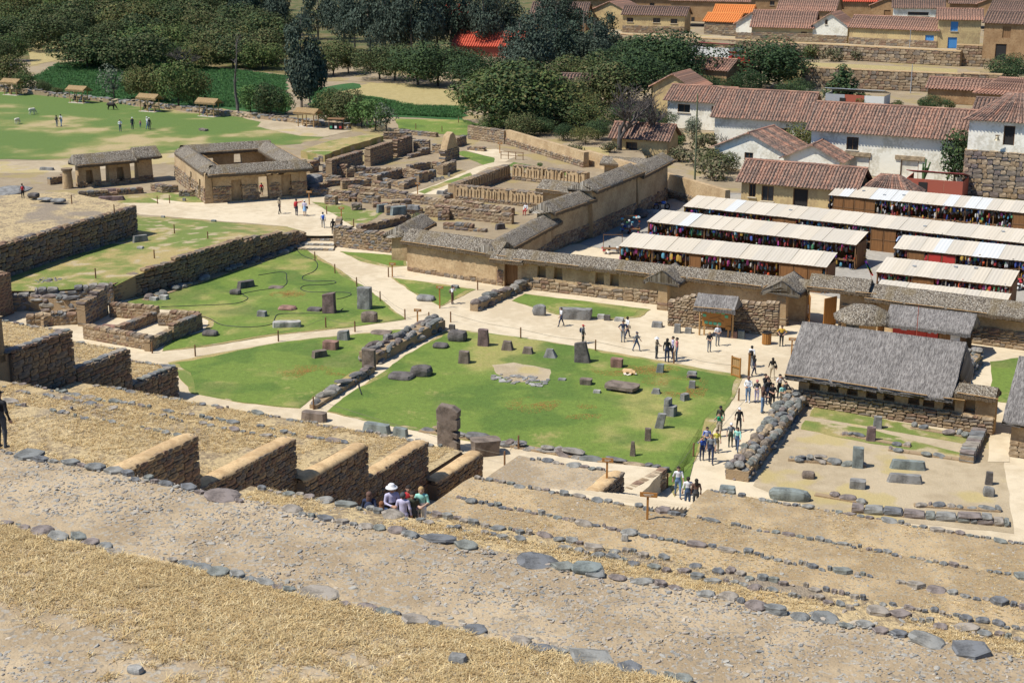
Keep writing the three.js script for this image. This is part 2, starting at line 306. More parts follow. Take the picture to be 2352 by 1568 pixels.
sheet('worn_ground', [[548, 266], [640, 272], [790, 285], [810, 300], [745, 314], [690, 312], [640, 302], [612, 296], [590, 290], [600, 280], [570, 274]], UP + .03, M.soil);
sheet('dry_lawn', [[430, 465], [345, 455], [330, 445], [405, 436], [485, 464]], UP + .02, M.dryLawn); sheet('dry_lawn', [[255, 466], [365, 466], [340, 452], [290, 450]], UP + .02, M.dryLawn);
sheet('dry_lawn', [[714, 463], [790, 470], [815, 478], [885, 485], [830, 522], [808, 518], [760, 488]], UP + .02, M.dryLawn); sheet('dry_lawn', [[880, 540], [960, 520], [985, 528], [960, 552], [890, 548]], UP + .02, M.dryLawn);
sheet('ruin_lawn', [[1045, 350], [1065, 346], [1135, 362], [1135, 372], [1110, 378], [1080, 366]], UP + .02, M.lawn); sheet('ruin_lawn', [[1180, 372], [1250, 384], [1330, 395], [1300, 402], [1200, 388], [1165, 380]], UP + .02, M.lawn);
sheet('ruin_lawn', [[960, 440], [1080, 396], [1085, 402], [975, 445]], UP + .02, M.dryLawn);
// fields
sheet('crop_field', [[70, 178], [130, 145], [260, 134], [480, 152], [660, 172], [660, 262], [480, 246], [360, 238], [200, 222], [90, 205]], UP + .05, M.crop, { thick: .5, jit: .8, step: 2.5 });
sheet('crop_field', [[700, 205], [810, 190], [830, 200], [760, 212], [860, 222], [910, 230], [850, 240], [960, 242], [1072, 244], [1065, 275], [910, 268], [720, 262]], UP + .05, M.crop, { thick: .5, jit: .8, step: 2.5 });
sheet('stubble_field', [[760, 212], [850, 190], [940, 192], [1090, 212], [1086, 243], [960, 241], [870, 238], [915, 230], [860, 222]], UP + .03, M.stubble);
sheet('green_field', [[905, 272], [1070, 275], [1100, 285], [1070, 312], [920, 300]], UP + .04, M.lawn); sheet('dry_field', [[700, 180], [760, 130], [1040, 160], [1120, 200], [1080, 214], [940, 192], [800, 186]], UP + .03, M.ruinSoil);
sheet('dry_field', [[60, 90], [130, 85], [150, 130], [120, 140], [70, 150]], UP + .03, M.stubble);
sheet('weedy_ground', [[1250, 330], [1400, 340], [1400, 356], [1330, 360], [1250, 345]], UP + .05, M.stubble);
sheet('weedy_terrace', [[1840, 150], [2190, 165], [2200, 182], [1860, 168]], .3, M.stubble, { thick: .3 });
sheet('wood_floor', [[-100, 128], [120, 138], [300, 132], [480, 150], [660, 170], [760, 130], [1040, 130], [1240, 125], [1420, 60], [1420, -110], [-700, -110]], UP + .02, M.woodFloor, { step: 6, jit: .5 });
// the lower courtyard by the thatched hall
sheet('courtyard', [[1855, 935], [2300, 1010], [2330, 1225], [1900, 1180], [1730, 1115]], .012, M.soil);
sheet('dry_strip', [[1875, 932], [1990, 955], [2225, 998], [2225, 1020], [2050, 990], [1860, 955]], .03, M.dryLawn, { thick: .05 }); sheet('dry_strip', [[1850, 965], [2000, 985], [2210, 1040], [2205, 1052], [2000, 1018], [1840, 985]], .03, M.dryLawn, { thick: .05 });
sheet('courtyard_path', [[2275, 925], [2320, 930], [2320, 1060], [2270, 1060]], .03, M.sand); sheet('courtyard_lawn', [[2275, 830], [2352, 820], [2352, 900], [2318, 925], [2280, 920]], .03, M.lawn, { thick: .06 });
// steps between the lower and the upper path
{
  const t = thing('stone_steps', 'broad pale stone steps climbing between two sandy paths', 'steps', V3(0, 0, 0));
  [[573, .0], [562, .2], [551, .4], [541, .62]].forEach(([y, h], k) => {
    const w = [site(682 + k * 4, y - 4, h + .2), site(766 + k, y - 2.5, h + .2), site(775, 532, h + .2), site(698, 531, h + .2)]; part('tread', sheetGeo(w, .5), M.sand, t);
    for (let i = 0; i < 7; i++) { const q = w[0].clone().lerp(w[1], (i + .5) / 7), m = part('riser_stone', pick(blockShapes), pick([PALEROCK, GREYS[4], STONE[5]]), t); m.position.set(q.x, q.y - .1, q.z + .02); m.scale.set(w[0].distanceTo(w[1]) / 7.1, .22, .4); }
  });
}
// ---------- terraces of the hillside ----------
const inView = (p, m = 60) => { const y = EYE - p.y, d = -p.z, zc = d * COSP + y * SINP; const u = MIDX + p.x / zc * FOCAL, v = MIDY + (y * COSP - d * SINP) / zc * FOCAL; return u > -m && u < 2352 + m && v > -m && v < 1568 + m; };
const TURN_T = Math.atan2(UX, UZ);   // turns a local x axis to point downhill (along t)
const TURN_S = Math.atan2(-UZ, UX);  // turns a local x axis to point along s
function terrace(name, s0, s1, t0, t1, h, mat, drop = 2.6) {
  const ns = Math.max(2, Math.round((s1 - s0) / .9)), nt = Math.max(2, Math.round((t1 - t0) / .9)), pos = [], id = [], at = (i, j) => j * (ns + 1) + i;
  for (let j = 0; j <= nt; j++) for (let i = 0; i <= ns; i++) {
    const s = lerp(s0, s1, i / ns), t = lerp(t0, t1, j / nt) + (j === nt ? .18 * noise3(s * .7, h, 3) : 0), p = grid(s, t, h + (j < nt ? .07 * noise3(s * .6, t * .6, h) + .03 * noise3(s * 2.3, t * 2.3, h) : -.02));
    pos.push(p.x, p.y, p.z);
  }
  for (let j = 0; j < nt; j++) for (let i = 0; i < ns; i++) id.push(at(i, j), at(i + 1, j), at(i, j + 1), at(i + 1, j), at(i + 1, j + 1), at(i, j + 1));
  const g = new THREE.BufferGeometry(); g.setAttribute('position', new THREE.Float32BufferAttribute(pos, 3)); g.setIndex(id); g.computeVertexNormals();
  const p = g.attributes.position, uv = []; for (let i = 0; i < p.count; i++) uv.push(p.getX(i), p.getZ(i)); g.setAttribute('uv', new THREE.Float32BufferAttribute(uv, 2));
  const m = struct(name, g, mat);
  const w = merge([box(s1 - s0, drop, .5, (s0 + s1) / 2, 0, 0), box(.4, drop, t1 - t0, s0 + .2, 0, (t1 - t0) / 2 - .0), box(.4, drop, t1 - t0, s1 - .2, 0, (t1 - t0) / 2)]);
  w.applyMatrix4(new THREE.Matrix4().makeTranslation(0, 0, .3)); w.rotateY(TURN_S); const o = grid(0, t1, h - drop / 2 - .12); w.translate(o.x, o.y, o.z);
  part('retaining_wall', metreUV(w), M.earth, m);
  return m;
}
// edging stones along a terrace lip
function edging(label, s0, s1, t, h, { len = .5, size = .3, pal = SLATE, gap = .15, rows = 1, limit = 200 } = {}) {
  const list = [], o = thing('stone_edging', label, 'edging stones', grid((s0 + s1) / 2, t, h), TURN_S, 'rows of edging stones along the terraces'), sm = (s0 + s1) / 2;
  for (let r = 0; r < rows; r++) for (let s = s0; s < s1;) {
    const l = len * (R() < .12 ? rr(1.2, 1.9) : rr(.3, 1.05)); if (R() > gap && inView(grid(s + l / 2, t, h))) {
      const hh = size * rr(.4, .95), dd = l * rr(.5, .95);
      list.push({ geo: R() < .3 ? pick(boulderShapes) : pick(slabShapes), mat: pick(pal), p: V3(s + l / 2 - sm, hh * rr(-.15, .2), (.18 * noise3((s + l / 2) * .7, h, 3)) * -1 + rr(-.12, .12) + r * .45), s: V3(l * .98, hh, dd), r: new THREE.Euler(rr(-.15, .15), rr(-.35, .35), rr(-.15, .15)), area: l * dd });
    } s += l * rr(.9, 1.15);
  }
  addStones(o, list, limit); return o;
}
const NEAR = { t: 22.3, h: 19.3 };
terrace('near_terrace', -40, 16, 8, NEAR.t, NEAR.h, M.dirt);
terrace('gravel_path', -62, 22, 18, 29.8, 17.3, M.dirt);
terrace('terrace', -27.4, 26, 28, 36.4, 14.5, M.straw);
terrace('terrace', -25.2, 30, 35, 43.3, 11.5, M.straw); terrace('terrace', -28.6, -25, 35, 41.4, 11.48, M.straw); terrace('terrace', -110, -62.5, 35, 50.5, 13.6, M.straw);
terrace('terrace', -29.3, 36, 42, 52.6, 8, M.dryEarth); terrace('terrace', -33.2, 44, 52, 62, 5, M.dryEarth);
terrace('terrace', -35.4, -29.3, 61, 71.6, 2.6, M.dirt); terrace('terrace', -24.6, 52, 61, 72.5, 2.2, M.dryEarth);
const FINS = [[34, 48.7, 10.3], [48, 55.6, 8], [55, 60.9, 6.1], [60.3, 67.5, 4.1], [67, 72.5, 1.95]];
for (const [t0, t1, h] of FINS) terrace('terrace', -63.5, -39.4, t0, t1, h, M.straw);
const SAW = [[50, 57.5, 11.6], [57, 63, 9.2], [62.5, 68.2, 7], [67.7, 73.3, 4.5], [72.8, 77.9, 2.1]];
for (const [t0, t1, h] of SAW) terrace('terrace', -120, -64.5, t0, t1, h, M.straw);
// sandy ledge between the lawn and the terraces, and the two stair lanes
{
  const w = outline([[1118, 1122, 1.2], [1200, 1034, 1.2], [1340, 1058, 1.2], [1527, 1076, 1.2], [1448, 1160, 1.2], [1440, 1175, 1.2]], 1.2, 1, .06); struct('sandy_ledge', sheetGeo(w, 1.3), M.sand);
  const lane = (s0, s1, t0, h0, t1, h1, n) => { const gs = []; for (let k = 0; k < n; k++) gs.push(box(s1 - s0, .6, (t1 - t0) / n + .02, (s0 + s1) / 2, lerp(h0, h1, k / n) - .3, -(t0 + (k + .5) * (t1 - t0) / n))); const g = merge(gs); g.rotateY(TURN_S); struct('stair_lane', metreUV(g), M.sand); };
  lane(-39.6, -27.6, 35, 7.2, 68, 0.6, 46); lane(-29.4, -24.5, 61.8, 4.9, 75, 0, 22);
}
// ends of the terraces along the stair: stone faces under a smoothed mud coping
const wallFace = (name, label, s, t0, t1, h, low, { pal = [STONE[1], STONE[3], STONE[0], STONE[4]], capped = true, limit = 240, len = .4, hgt = .22, group } = {}) => {
  const o = thing(name, label, 'terrace wall', grid(s, t0, 0), TURN_T, group), L = t1 - t0;
  part('core', metreUV(box(L, h - low - .2, 1.5, L / 2, (h + low) / 2 - .1, -.69)), M.earthDark, o);
  masonry(o, { x0: 0, x1: L + .12, y0: low, top: h, z: -.1, depth: .5, len, hgt, limit, pal, jut: .1 });
  if (capped) {
    const n = 22, pos = [], idx = [], k = 7; for (let i = 0; i <= n; i++) for (let j = 0; j <= k; j++) { const a = j / k * Math.PI, x = lerp(-.1, L + .06, i / n), d = .07 * noise3(x * 1.3, j * .6, h * 3), e = i === n || i === 0 ? .75 : 1; pos.push(x, h - .06 + (.2 + d) * Math.sin(a) * e, -.3 + (.46 + d) * Math.cos(a) * e); }
    for (let i = 0; i < n; i++) for (let j = 0; j < k; j++) { const a = i * (k + 1) + j; idx.push(a, a + 1, a + k + 1, a + 1, a + k + 2, a + k + 1); }
    const g = new THREE.BufferGeometry(); g.setAttribute('position', new THREE.Float32BufferAttribute(pos, 3)); g.setIndex(idx); g.computeVertexNormals(); const uv = []; for (let i = 0; i < pos.length; i += 3) uv.push(pos[i], pos[i + 2]); g.setAttribute('uv', new THREE.Float32BufferAttribute(uv, 2)); part('mud_coping', g, M.cap, o);
  } else { const list = []; for (let x = 0; x < L; x += rr(.3, .7)) list.push({ geo: pick(slabShapes), mat: pick(SLATE), p: V3(x, h + .03, -.2), s: V3(rr(.4, .8), .16, .6), r: new THREE.Euler(0, rr(-.3, .3), rr(-.1, .1)), area: 1 }); addStones(o, list, 60, 'coping_stone'); }
  return o;
};
const finGroup = 'terrace end walls with mud coping beside the stair';
['tallest mud-capped terrace end wall, beside the gravel path', 'second mud-capped terrace end wall down from the gravel path', 'middle one of the five mud-capped terrace end walls', 'fourth mud-capped terrace end wall, below the squared stone block', 'lowest terrace end wall, in front of the tall notched monolith'].forEach((l, k) => {
  const [t0, t1, h] = FINS[k]; const a = k ? FINS[k - 1][1] - .1 : 41.5; wallFace('terrace_end_wall', l, [-39.5, -39.3, -38.7, -39, -38.3][k], a, t1, h, Math.max(0, h - 5.2), { group: finGroup });
});
[['dark terrace end wall at the frame edge above the dry grass', 63.2, 68.2, 7, 2], ['middle dark terrace end wall stepping down to the lawn', 68.4, 73.3, 4.5, 1], ['lowest dark terrace end wall beside the lawn corner', 73.5, 77.9, 2.1, 0]].forEach(([l, a, b, h, low]) => wallFace('stepped_terrace_wall', l, -64.4, a, b, h, low, { capped: false, len: .6, hgt: .3, group: 'stepped terrace walls by the lawn' }));
wallFace('stair_wall', 'stone wall with mud rim beside the wooden sign on dry earth', -29.2, 62.5, 71.6, 2.6, 0, { limit: 160 });
{ // ledge wall beside the lower stair
  const a = site(1452, 1166, 0), b = site(1527, 1122, 0), L = a.distanceTo(b), o = thing('ledge_wall', 'low sunlit stone wall under the sandy ledge by the stair', 'retaining wall', a, Math.atan2(-(b.z - a.z), b.x - a.x));
  masonry(o, { x0: -.4, x1: L, y0: 0, top: 1.18, z: -.1, depth: .5, len: .45, hgt: .28, limit: 90 });
}
edging('row of slate stones between golden grass and the gravel path', -26, 3, NEAR.t - .1, NEAR.h, { len: .6, size: .17, gap: .1 });
edging('long row of grey stones along the far side of the gravel path', -52, 9, 29.7, 17.3, { len: .6, size: .2, gap: .12 });
edging('row of small blue-grey stones just below the gravel path', -27.2, 14, 36.3, 14.5, { len: .42, size: .26, gap: .12 });
edging('second row of slate stones below the gravel path', -25, 20, 43.2, 11.5, { len: .45, size: .28, gap: .1 });
edging('third row of edging stones across the dry terraces', -29, 26, 52.5, 8, { len: .42, size: .28, gap: .08 }); edging('row of edging stones with a wooden sign standing on it', -33, 32, 61.9, 5, { len: .45, size: .3, gap: .1, limit: 160 });
edging('lowest row of edging stones above the sandy courtyard', -24.4, 36, 72.4, 2.2, { len: .5, size: .26, gap: .12, limit: 150 }); edging('edging stones of the bare earth terrace by the wooden sign', -35.2, -29.6, 71.4, 2.6, { len: .5, size: .24 });
FINS.forEach(([t0, t1, h], k) => edging(['broken line of stones level with the tallest capped wall', 'broken line of stones level with the second capped wall', 'broken line of stones level with the middle capped wall', 'broken line of stones level with the fourth capped wall', 'line of stones along the foot of the lawn terraces'][k], -62, -39.6, t1 - .15, h, { len: .5, size: .28, gap: .25, limit: 80 }));
SAW.slice(2).forEach(([t0, t1, h], k) => edging(['stones rimming the dry terrace at the frame edge', 'stones rimming the middle stepped dry terrace', 'stones rimming the lowest stepped dry terrace'][k], -84, -64.8, t1 - .15, h, { len: .45, size: .24, gap: .35, limit: 50 }));
// scattered flakes of slate and dry grass on the slope
function scatter(name, label, cat, geo, mat, n, place, col) {
  const list = []; for (let i = 0; i < n * 3 && list.length < n; i++) { const q = place(); if (q && inView(V3(q.elements[12], q.elements[13], q.elements[14]), 40)) list.push(q); }
  const im = new THREE.InstancedMesh(geo, mat, list.length); im.name = numbered(name); list.forEach((q, i) => { im.setMatrixAt(i, q); if (col) im.setColorAt(i, col()); }); im.castShadow = im.receiveShadow = true; im.userData.kind = 'stuff'; tag(im, label, cat); scene.add(im); return im;
}
const flakeMat = plain([1, 1, 1], .95), flakeCol = () => { const c = pick([[.32, .305, .265], [.25, .245, .225], [.37, .315, .25], [.42, .355, .27], [.31, .26, .21], [.37, .345, .295]]); return new THREE.Color(...mul3(c, rr(.8, 1.2))); };
const flake = (s, t, h, a, b) => { const p = grid(s, t, h), k = a * Math.pow(b / a, R() * R()); return mtx(p.x, p.y + .07 * noise3(s * .6, t * .6, h) + .03 * noise3(s * 2.3, t * 2.3, h) + k * .08, p.z, k * rr(.8, 1.5), k * rr(.18, .5), k * rr(.5, .9), rr(-.2, .2), rr(0, 6.28), rr(-.2, .2)); };
const patch = (s, t, f, seed) => fbm(s * f + seed, t * f + seed * 2, 200, 3);
for (let k = 0; k < 4; k++) {
  scatter('slate_flakes', ['thin slate chips scattered over the gravel path', 'thin grey slate chips strewn along the path', 'pale slate chips littering the path', 'small broken stones on the gravel path'][k], 'gravel', flakeShapes[k], flakeMat, 4200, () => { const s = rr(-55, 12), t = rr(22.5, 29.8); return patch(s, t, .0016, k) + (t > 26.5 ? .1 : -.03) > rr(.38, .66) ? flake(s, t, 17.3, .035, .2) : null; }, flakeCol);
  scatter('slate_flakes', ['slate chips on the bare ground of the nearest terrace', 'grey chips on the nearest terrace', 'pale chips on the nearest terrace', 'small stones on the nearest terrace'][k], 'gravel', flakeShapes[k + 4], flakeMat, 5200, () => { const s = rr(-32, 6), t = rr(9, 22); return patch(s, t, .002, k + 5) + (t < 18 ? .08 : -.12) > rr(.4, .64) ? flake(s, t, 19.3, .025, .15) : null; }, flakeCol);
}
scatter('pebbles', 'small grey stones scattered over the dry terraces below the path', 'gravel', flakeShapes[2], flakeMat, 2600, () => { const k = Math.floor(rr(0, 5)), [t0, t1, h] = [[30, 36.4, 14.5], [37, 43.3, 11.5], [44, 52.6, 8], [53, 62, 5], [63, 72.5, 2.2]][k]; return flake(rr([-27, -25, -29, -33, -24][k], 30), lerp(t0, t1, Math.sqrt(R())), h, .05, .26); }, flakeCol);
const tuft = (() => { const gs = []; for (let k = 0; k < 7; k++) { const a = rr(0, 6.28), l = rr(.5, 1), b = rr(.2, .9), w = .05; const g = new THREE.BufferGeometry(); const dx = Math.cos(a), dz = Math.sin(a); g.setAttribute('position', new THREE.Float32BufferAttribute([-dz * w, 0, dx * w, dz * w, 0, -dx * w, dx * b * .6 + dz * w * .6, l * .55, dz * b * .6 - dx * w * .6, dx * b * .6 - dz * w * .6, l * .55, dz * b * .6 + dx * w * .6, dx * b * 1.5, l * .62, dz * b * 1.5], 3)); g.setIndex([0, 1, 2, 0, 2, 3, 3, 2, 4]); g.computeVertexNormals(); gs.push(g.toNonIndexed()); } return mergeGeometries(gs); })();
const strawMat = plain([1, 1, 1], 1), strawCol = () => { const c = pick([[.64, .485, .235], [.57, .42, .20], [.72, .58, .33], [.46, .325, .155], [.52, .355, .155]]); return new THREE.Color(...mul3(c, rr(.8, 1.15))); };
const tuftAt = (s, t, h, k) => { const p = grid(s, t, h); return mtx(p.x, p.y + .07 * noise3(s * .6, t * .6, h) - .01, p.z, k * rr(.7, 1.4), k * rr(.5, 1.1), k * rr(.7, 1.4), rr(-.2, .2), rr(0, 6.28), rr(-.2, .2)); };
scatter('dry_grass', 'golden dry grass covering the nearest terrace edge', 'dry grass', tuft, strawMat, 42000, () => { const s = rr(-32, 6), t = 22.1 - 9 * Math.pow(R(), 1.3); return (22.3 - t) / 7.5 < patch(s, t, .0022, 3) * .9 + patch(s, t, .012, 9) * .8 - .5 + rr(-.22, .22) ? tuftAt(s, t, 19.3, .13) : null; }, strawCol);
scatter('dry_grass', 'dry straw-coloured grass on the first terrace under the path', 'dry grass', tuft, strawMat, 12000, () => { const s = rr(-27, 14), t = rr(30.2, 36.4); return patch(s, t, .002, 8) > rr(.3, .6) ? tuftAt(s, t, 14.5, .13) : null; }, strawCol);
scatter('dry_grass', 'thin dry grass on the middle terraces', 'dry grass', tuft, strawMat, 22000, () => { const k = Math.floor(rr(0, 4)), [t0, t1, h] = [[36.6, 43.3, 11.5], [44, 52.6, 8], [53, 62, 5], [63, 72.5, 2.2]][k], s = rr([-25, -29, -33, -24][k], 32), t = rr(t0, t1); return patch(s, t, .003, 4) > rr(.42, .66) ? tuftAt(s, t, h, .12) : null; }, strawCol);
scatter('dry_grass', 'dry brownish grass on the terraces beside the capped walls', 'dry grass', tuft, strawMat, 30000, () => { const [t0, t1, h] = pick([[42, 48.7, 10.3], [48, 55.6, 8], [55, 60.9, 6.1], [60.3, 67.5, 4.1], [67, 72.5, 1.95]]), s = rr(-62, -40), t = lerp(t0, t1, Math.pow(R(), .7)); return patch(s, t, .003, 6) > rr(.28, .5) ? tuftAt(s, t, h, .17) : null; }, strawCol);
scatter('dry_grass', 'dry grass on the stepped terraces by the lawn corner', 'dry grass', tuft, strawMat, 7000, () => { const [t0, t1, h] = pick(SAW.slice(2)); return tuftAt(rr(-90, -65), lerp(t0, t1, Math.pow(R(), .7)), h, .16); }, strawCol);

scatter('dry_patches', 'orange-brown withered tufts spotting the green lawns', 'dry grass', tuft, plain([1, 1, 1], 1), 5200, () => { const [px, py, r] = pick([[700, 852, 1.6], [745, 868, 1.4], [1245, 930, 1.9], [1330, 945, 1.6], [1545, 880, 2], [1575, 900, 1.4], [1420, 850, 1.5], [660, 675, 1.2], [1510, 850, 1.3]]), c = site(px, py, .05), a = rr(0, 6.28), q = r * Math.pow(R(), .8), k = .09; c.x += Math.cos(a) * q * 1.3; c.z += Math.sin(a) * q; return fbm(c.x * .004 + 3, c.z * .004, 200, 2) > .45 ? mtx(c.x, .04, c.z, k * rr(.6, 1.3), k * .5, k * rr(.6, 1.3), 0, rr(0, 6), 0) : null; }, () => new THREE.Color(...mul3(pick([[.40, .17, .04], [.34, .16, .05], [.45, .27, .08]]), rr(.8, 1.2))));

const cropMat = plain([1, 1, 1], 1), cropCol = () => new THREE.Color(...mul3(pick([[.03, .105, .022], [.05, .14, .03], [.07, .15, .04], [.025, .08, .02]]), rr(.8, 1.2)));
const inPoly = (x, y, P) => { let c = false; for (let i = 0, j = P.length - 1; i < P.length; j = i++) if ((P[i][1] > y) !== (P[j][1] > y) && x < (P[j][0] - P[i][0]) * (y - P[i][1]) / (P[j][1] - P[i][1]) + P[i][0]) c = !c; return c; };
[['leafy green crop filling the field beyond the meadow', [[75, 178], [130, 147], [260, 137], [480, 155], [655, 175], [655, 258], [480, 243], [360, 235], [200, 219], [95, 203]], 15000], ['dark green crop in strips beside the stubble', [[715, 208], [860, 226], [955, 244], [1065, 247], [1060, 272], [910, 265], [725, 258]], 6000]].forEach(([l, P, n]) => { const W = P.map(p => { const q = site(p[0], p[1], UP); return [q.x, q.z]; }), xs = W.map(p => p[0]), zs = W.map(p => p[1]), a = Math.min(...xs), b = Math.max(...xs), c = Math.min(...zs), d = Math.max(...zs); scatter('crop_plants', l, 'crop', tuft, cropMat, n, () => { const x = rr(a, b), z = rr(c, d); return inPoly(x, z, W) ? mtx(x, UP + .04, z, .55 * rr(.6, 1.4), .7 * rr(.6, 1.3), .55 * rr(.6, 1.4), 0, rr(0, 6.28), 0) : null; }, cropCol); });
// ---------- walls, thatch ----------
function run(ax, ay, bx, by, h = 0) { const a = site(ax, ay, h), b = site(bx, by, h); return { a, b, L: a.distanceTo(b), turn: Math.atan2(-(b.z - a.z), b.x - a.x) }; }
// gabled thatch along local x: ragged slopes, thick eaves
function thatchGeo(x0, x1, zc, half, eave, rise, thick = .28, seg = .45, hipL = 0, hipR = 0) {
  const n = Math.max(3, Math.round((x1 - x0) / seg)), m = 5, prof = [];
  for (let j = 0; j <= m; j++) prof.push([half * (1 - j / m), eave + rise * j / m]); for (let j = 1; j <= m; j++) prof.push([-half * j / m, eave + rise * (1 - j / m)]);
  const arc = Math.hypot(half, rise), k = prof.length, full = [...prof, [-half + .12, eave - thick], [0, eave + rise - thick * 1.6], [half - .12, eave - thick]], K = full.length, pos = [], idx = [], uv = [];
  for (let i = 0; i <= n; i++) full.forEach(([z, y], j) => {
    let x = lerp(x0, x1, i / n); const e = (y - eave) / rise; if (j < k) { if (hipL && i === 0) x += hipL * clamp(e); if (hipR && i === n) x -= hipR * clamp(e); }
    const r = .05 * noise3(x * 1.3, y * 2, z * 1.5) + .02 * noise3(x * 5, y * 7, z * 5), rag = (j === 0 || j === k - 1 || j >= k) ? .09 * noise3(x * 4.3, j, 7) : 0; pos.push(x + ((i === 0 || i === n) ? .1 * noise3(y * 4, z * 4, x) : 0), y + r * .8 + rag, zc + z + r * .4 + rag * Math.sign(z)); uv.push(x, j < k ? (j / (k - 1)) * 2 * arc : z);
  });
  for (let i = 0; i < n; i++) for (let j = 0; j < K; j++) { const a = i * K + j, b = i * K + (j + 1) % K; idx.push(a, a + K, b, b, a + K, b + K); }
  for (const i of [0, n]) for (let j = 1; j < K - 1; j++) idx.push(i * K, i * K + j, i * K + j + 1);
  const g = new THREE.BufferGeometry(); g.setAttribute('position', new THREE.Float32BufferAttribute(pos, 3)); g.setAttribute('uv', new THREE.Float32BufferAttribute(uv, 2)); g.setIndex(idx); g.computeVertexNormals(); return g;
}
function thatch(parent, x0, x1, zc, half, eave, rise, mat = M.pebble, o = {}) {
  const r = part('thatch_roof', thatchGeo(x0, x1, zc, half, eave, rise, o.thick, o.seg, o.hipL, o.hipR), mat, parent);
  const gs = []; for (const z of [half - .02, -half + .02]) for (let x = x0; x < x1; x += .22) gs.push(box(.2, rr(.16, .3), .1, x + .1, eave - .16 + rr(-.04, .04), zc + z * .97)); stuff('eave_fringe', merge(gs), mat === M.pebble ? M.fringe : mat, r);
  for (let x = x0; x < x1 - 1; x += 3.2) if (R() < .8) part('eave_pole', cyl(.03, .03, Math.min(3, x1 - x), x + 1.5, eave + .06, zc + half + .02, 5, 0, Math.PI / 2 + rr(-.02, .02)), M.postLight, r);
  return r;
}
// adobe wall body with real openings; holes: [x, y, w, h]
function panel(parent, name, x0, x1, h, t, holes, mat, { y0 = 0, z = 0, batter = .1, gable = 0, gapped = true } = {}) {
  const sh = new THREE.Shape([new THREE.Vector2(x0, y0), new THREE.Vector2(x1, y0), new THREE.Vector2(x1, h), ...(gable ? [new THREE.Vector2((x0 + x1) / 2, h + gable)] : []), new THREE.Vector2(x0, h)]);
  for (const [x, y, w, hh, k = .88] of holes || []) { const p = new THREE.Path([new THREE.Vector2(x - w / 2, y), new THREE.Vector2(x - w / 2 * k, y + hh), new THREE.Vector2(x + w / 2 * k, y + hh), new THREE.Vector2(x + w / 2, y)]); sh.holes.push(p); }
  const g = new THREE.ExtrudeGeometry(sh, { depth: t, bevelEnabled: false }); g.translate(0, 0, z - t);
  const p = g.attributes.position; for (let i = 0; i < p.count; i++) { const f = (p.getZ(i) - (z - t)) / t; p.setZ(i, p.getZ(i) + (f > .5 ? -1 : 1) * batter * (p.getY(i) - y0) / 3); }
  g.computeVertexNormals(); return part(name, metreUV(g), mat, parent);
}
const ruinGroup = 'low stone walls of the ruined town';
function ruin(label, ax, ay, bx, by, h, { base = UP, t = .7, pal = MIXED, limit = 90, len = .55, hgt = .3, ends, round, rag = .25, gap, name = 'ruin_wall', group = ruinGroup, cat = 'ruined wall' } = {}) {
  const r = run(ax, ay, bx, by, base), o = thing(name, label, cat, r.a, r.turn, group), sd = rr(0, 50);
  const top = x => { const e = ends ? lerp(ends[0], ends[1], x / r.L) : 1; return h * e + rag * noise3(x * .8 + sd, 0, sd); }, hole = gap ? x => gap.some(([a, b]) => x > a * r.L && x < b * r.L) : null;
  const cuts = gap ? [0, ...gap.flat(), 1] : [0, 1];
  for (let k = 0; k < cuts.length; k += 2) { const x0 = cuts[k] * r.L, x1 = cuts[k + 1] * r.L, n = Math.max(1, Math.round((x1 - x0) / 1.2)); for (let i = 0; i < n; i++) { const a = lerp(x0, x1, i / n), b = lerp(x0, x1, (i + 1) / n), hh = Math.max(.1, top((a + b) / 2) - .22); part('core', metreUV(box(b - a - .02, hh, t * .9, (a + b) / 2, hh / 2, -t / 2)), M.earth, o); } }
  const lay = Math.max(1, Math.round(t / (round ? .55 : .75))); for (let q = 0; q < lay; q++) masonry(o, { x0: 0, x1: r.L, top, z: -t * (q + .5) / lay, depth: t / lay * (lay > 1 ? .96 : 1), len, hgt, limit: Math.round(limit / lay), pal, hole, shapes: round ? boulderShapes : blockShapes });
  return o;
}
// retaining walls of the two upper platforms
{
  const r = run(-80, 664, 315, 540, 1.7), o = thing('platform_wall', 'tall dark stone wall holding up the dry grassy platform', 'retaining wall', r.a, r.turn);
  part('core', metreUV(box(r.L, 3.9, .8, r.L / 2, .75, -.5)), M.earthDark, o); masonry(o, { x0: 0, x1: r.L, y0: -.6, top: 2.75, z: -.2, depth: .7, len: .7, hgt: .36, limit: 290, pal: [STONE[1], STONE[3], STONE[4], GREYS[3], STONE[0]] });
  masonry(o, { x0: -9, x1: -.1, y0: -.4, top: 2.75, z: r.L - .2, depth: .7, len: .5, hgt: .3, limit: 60, axis: 'z' });
  sheet('platform', [[-100, 590], [0, 562], [150, 519], [311, 474], [250, 460], [150, 440], [60, 445], [-100, 455]], 4.42, M.straw, { thick: 3.2, jit: .2, step: 2 });
  const list = [], w = run(-80, 585, 315, 474, 4.42); for (let x = 0; x < w.L; x += rr(.5, 1)) list.push({ geo: pick(boulderShapes), mat: pick(MIXED), p: V3(x, .05, -.1), s: V3(rr(.5, 1), .35, .6), r: new THREE.Euler(0, rr(-.4, .4), 0), area: 1 });
  const c = thing('wall_coping', 'row of coping stones along the dry platform rim', 'coping stones', w.a, w.turn); addStones(c, list, 90);
}
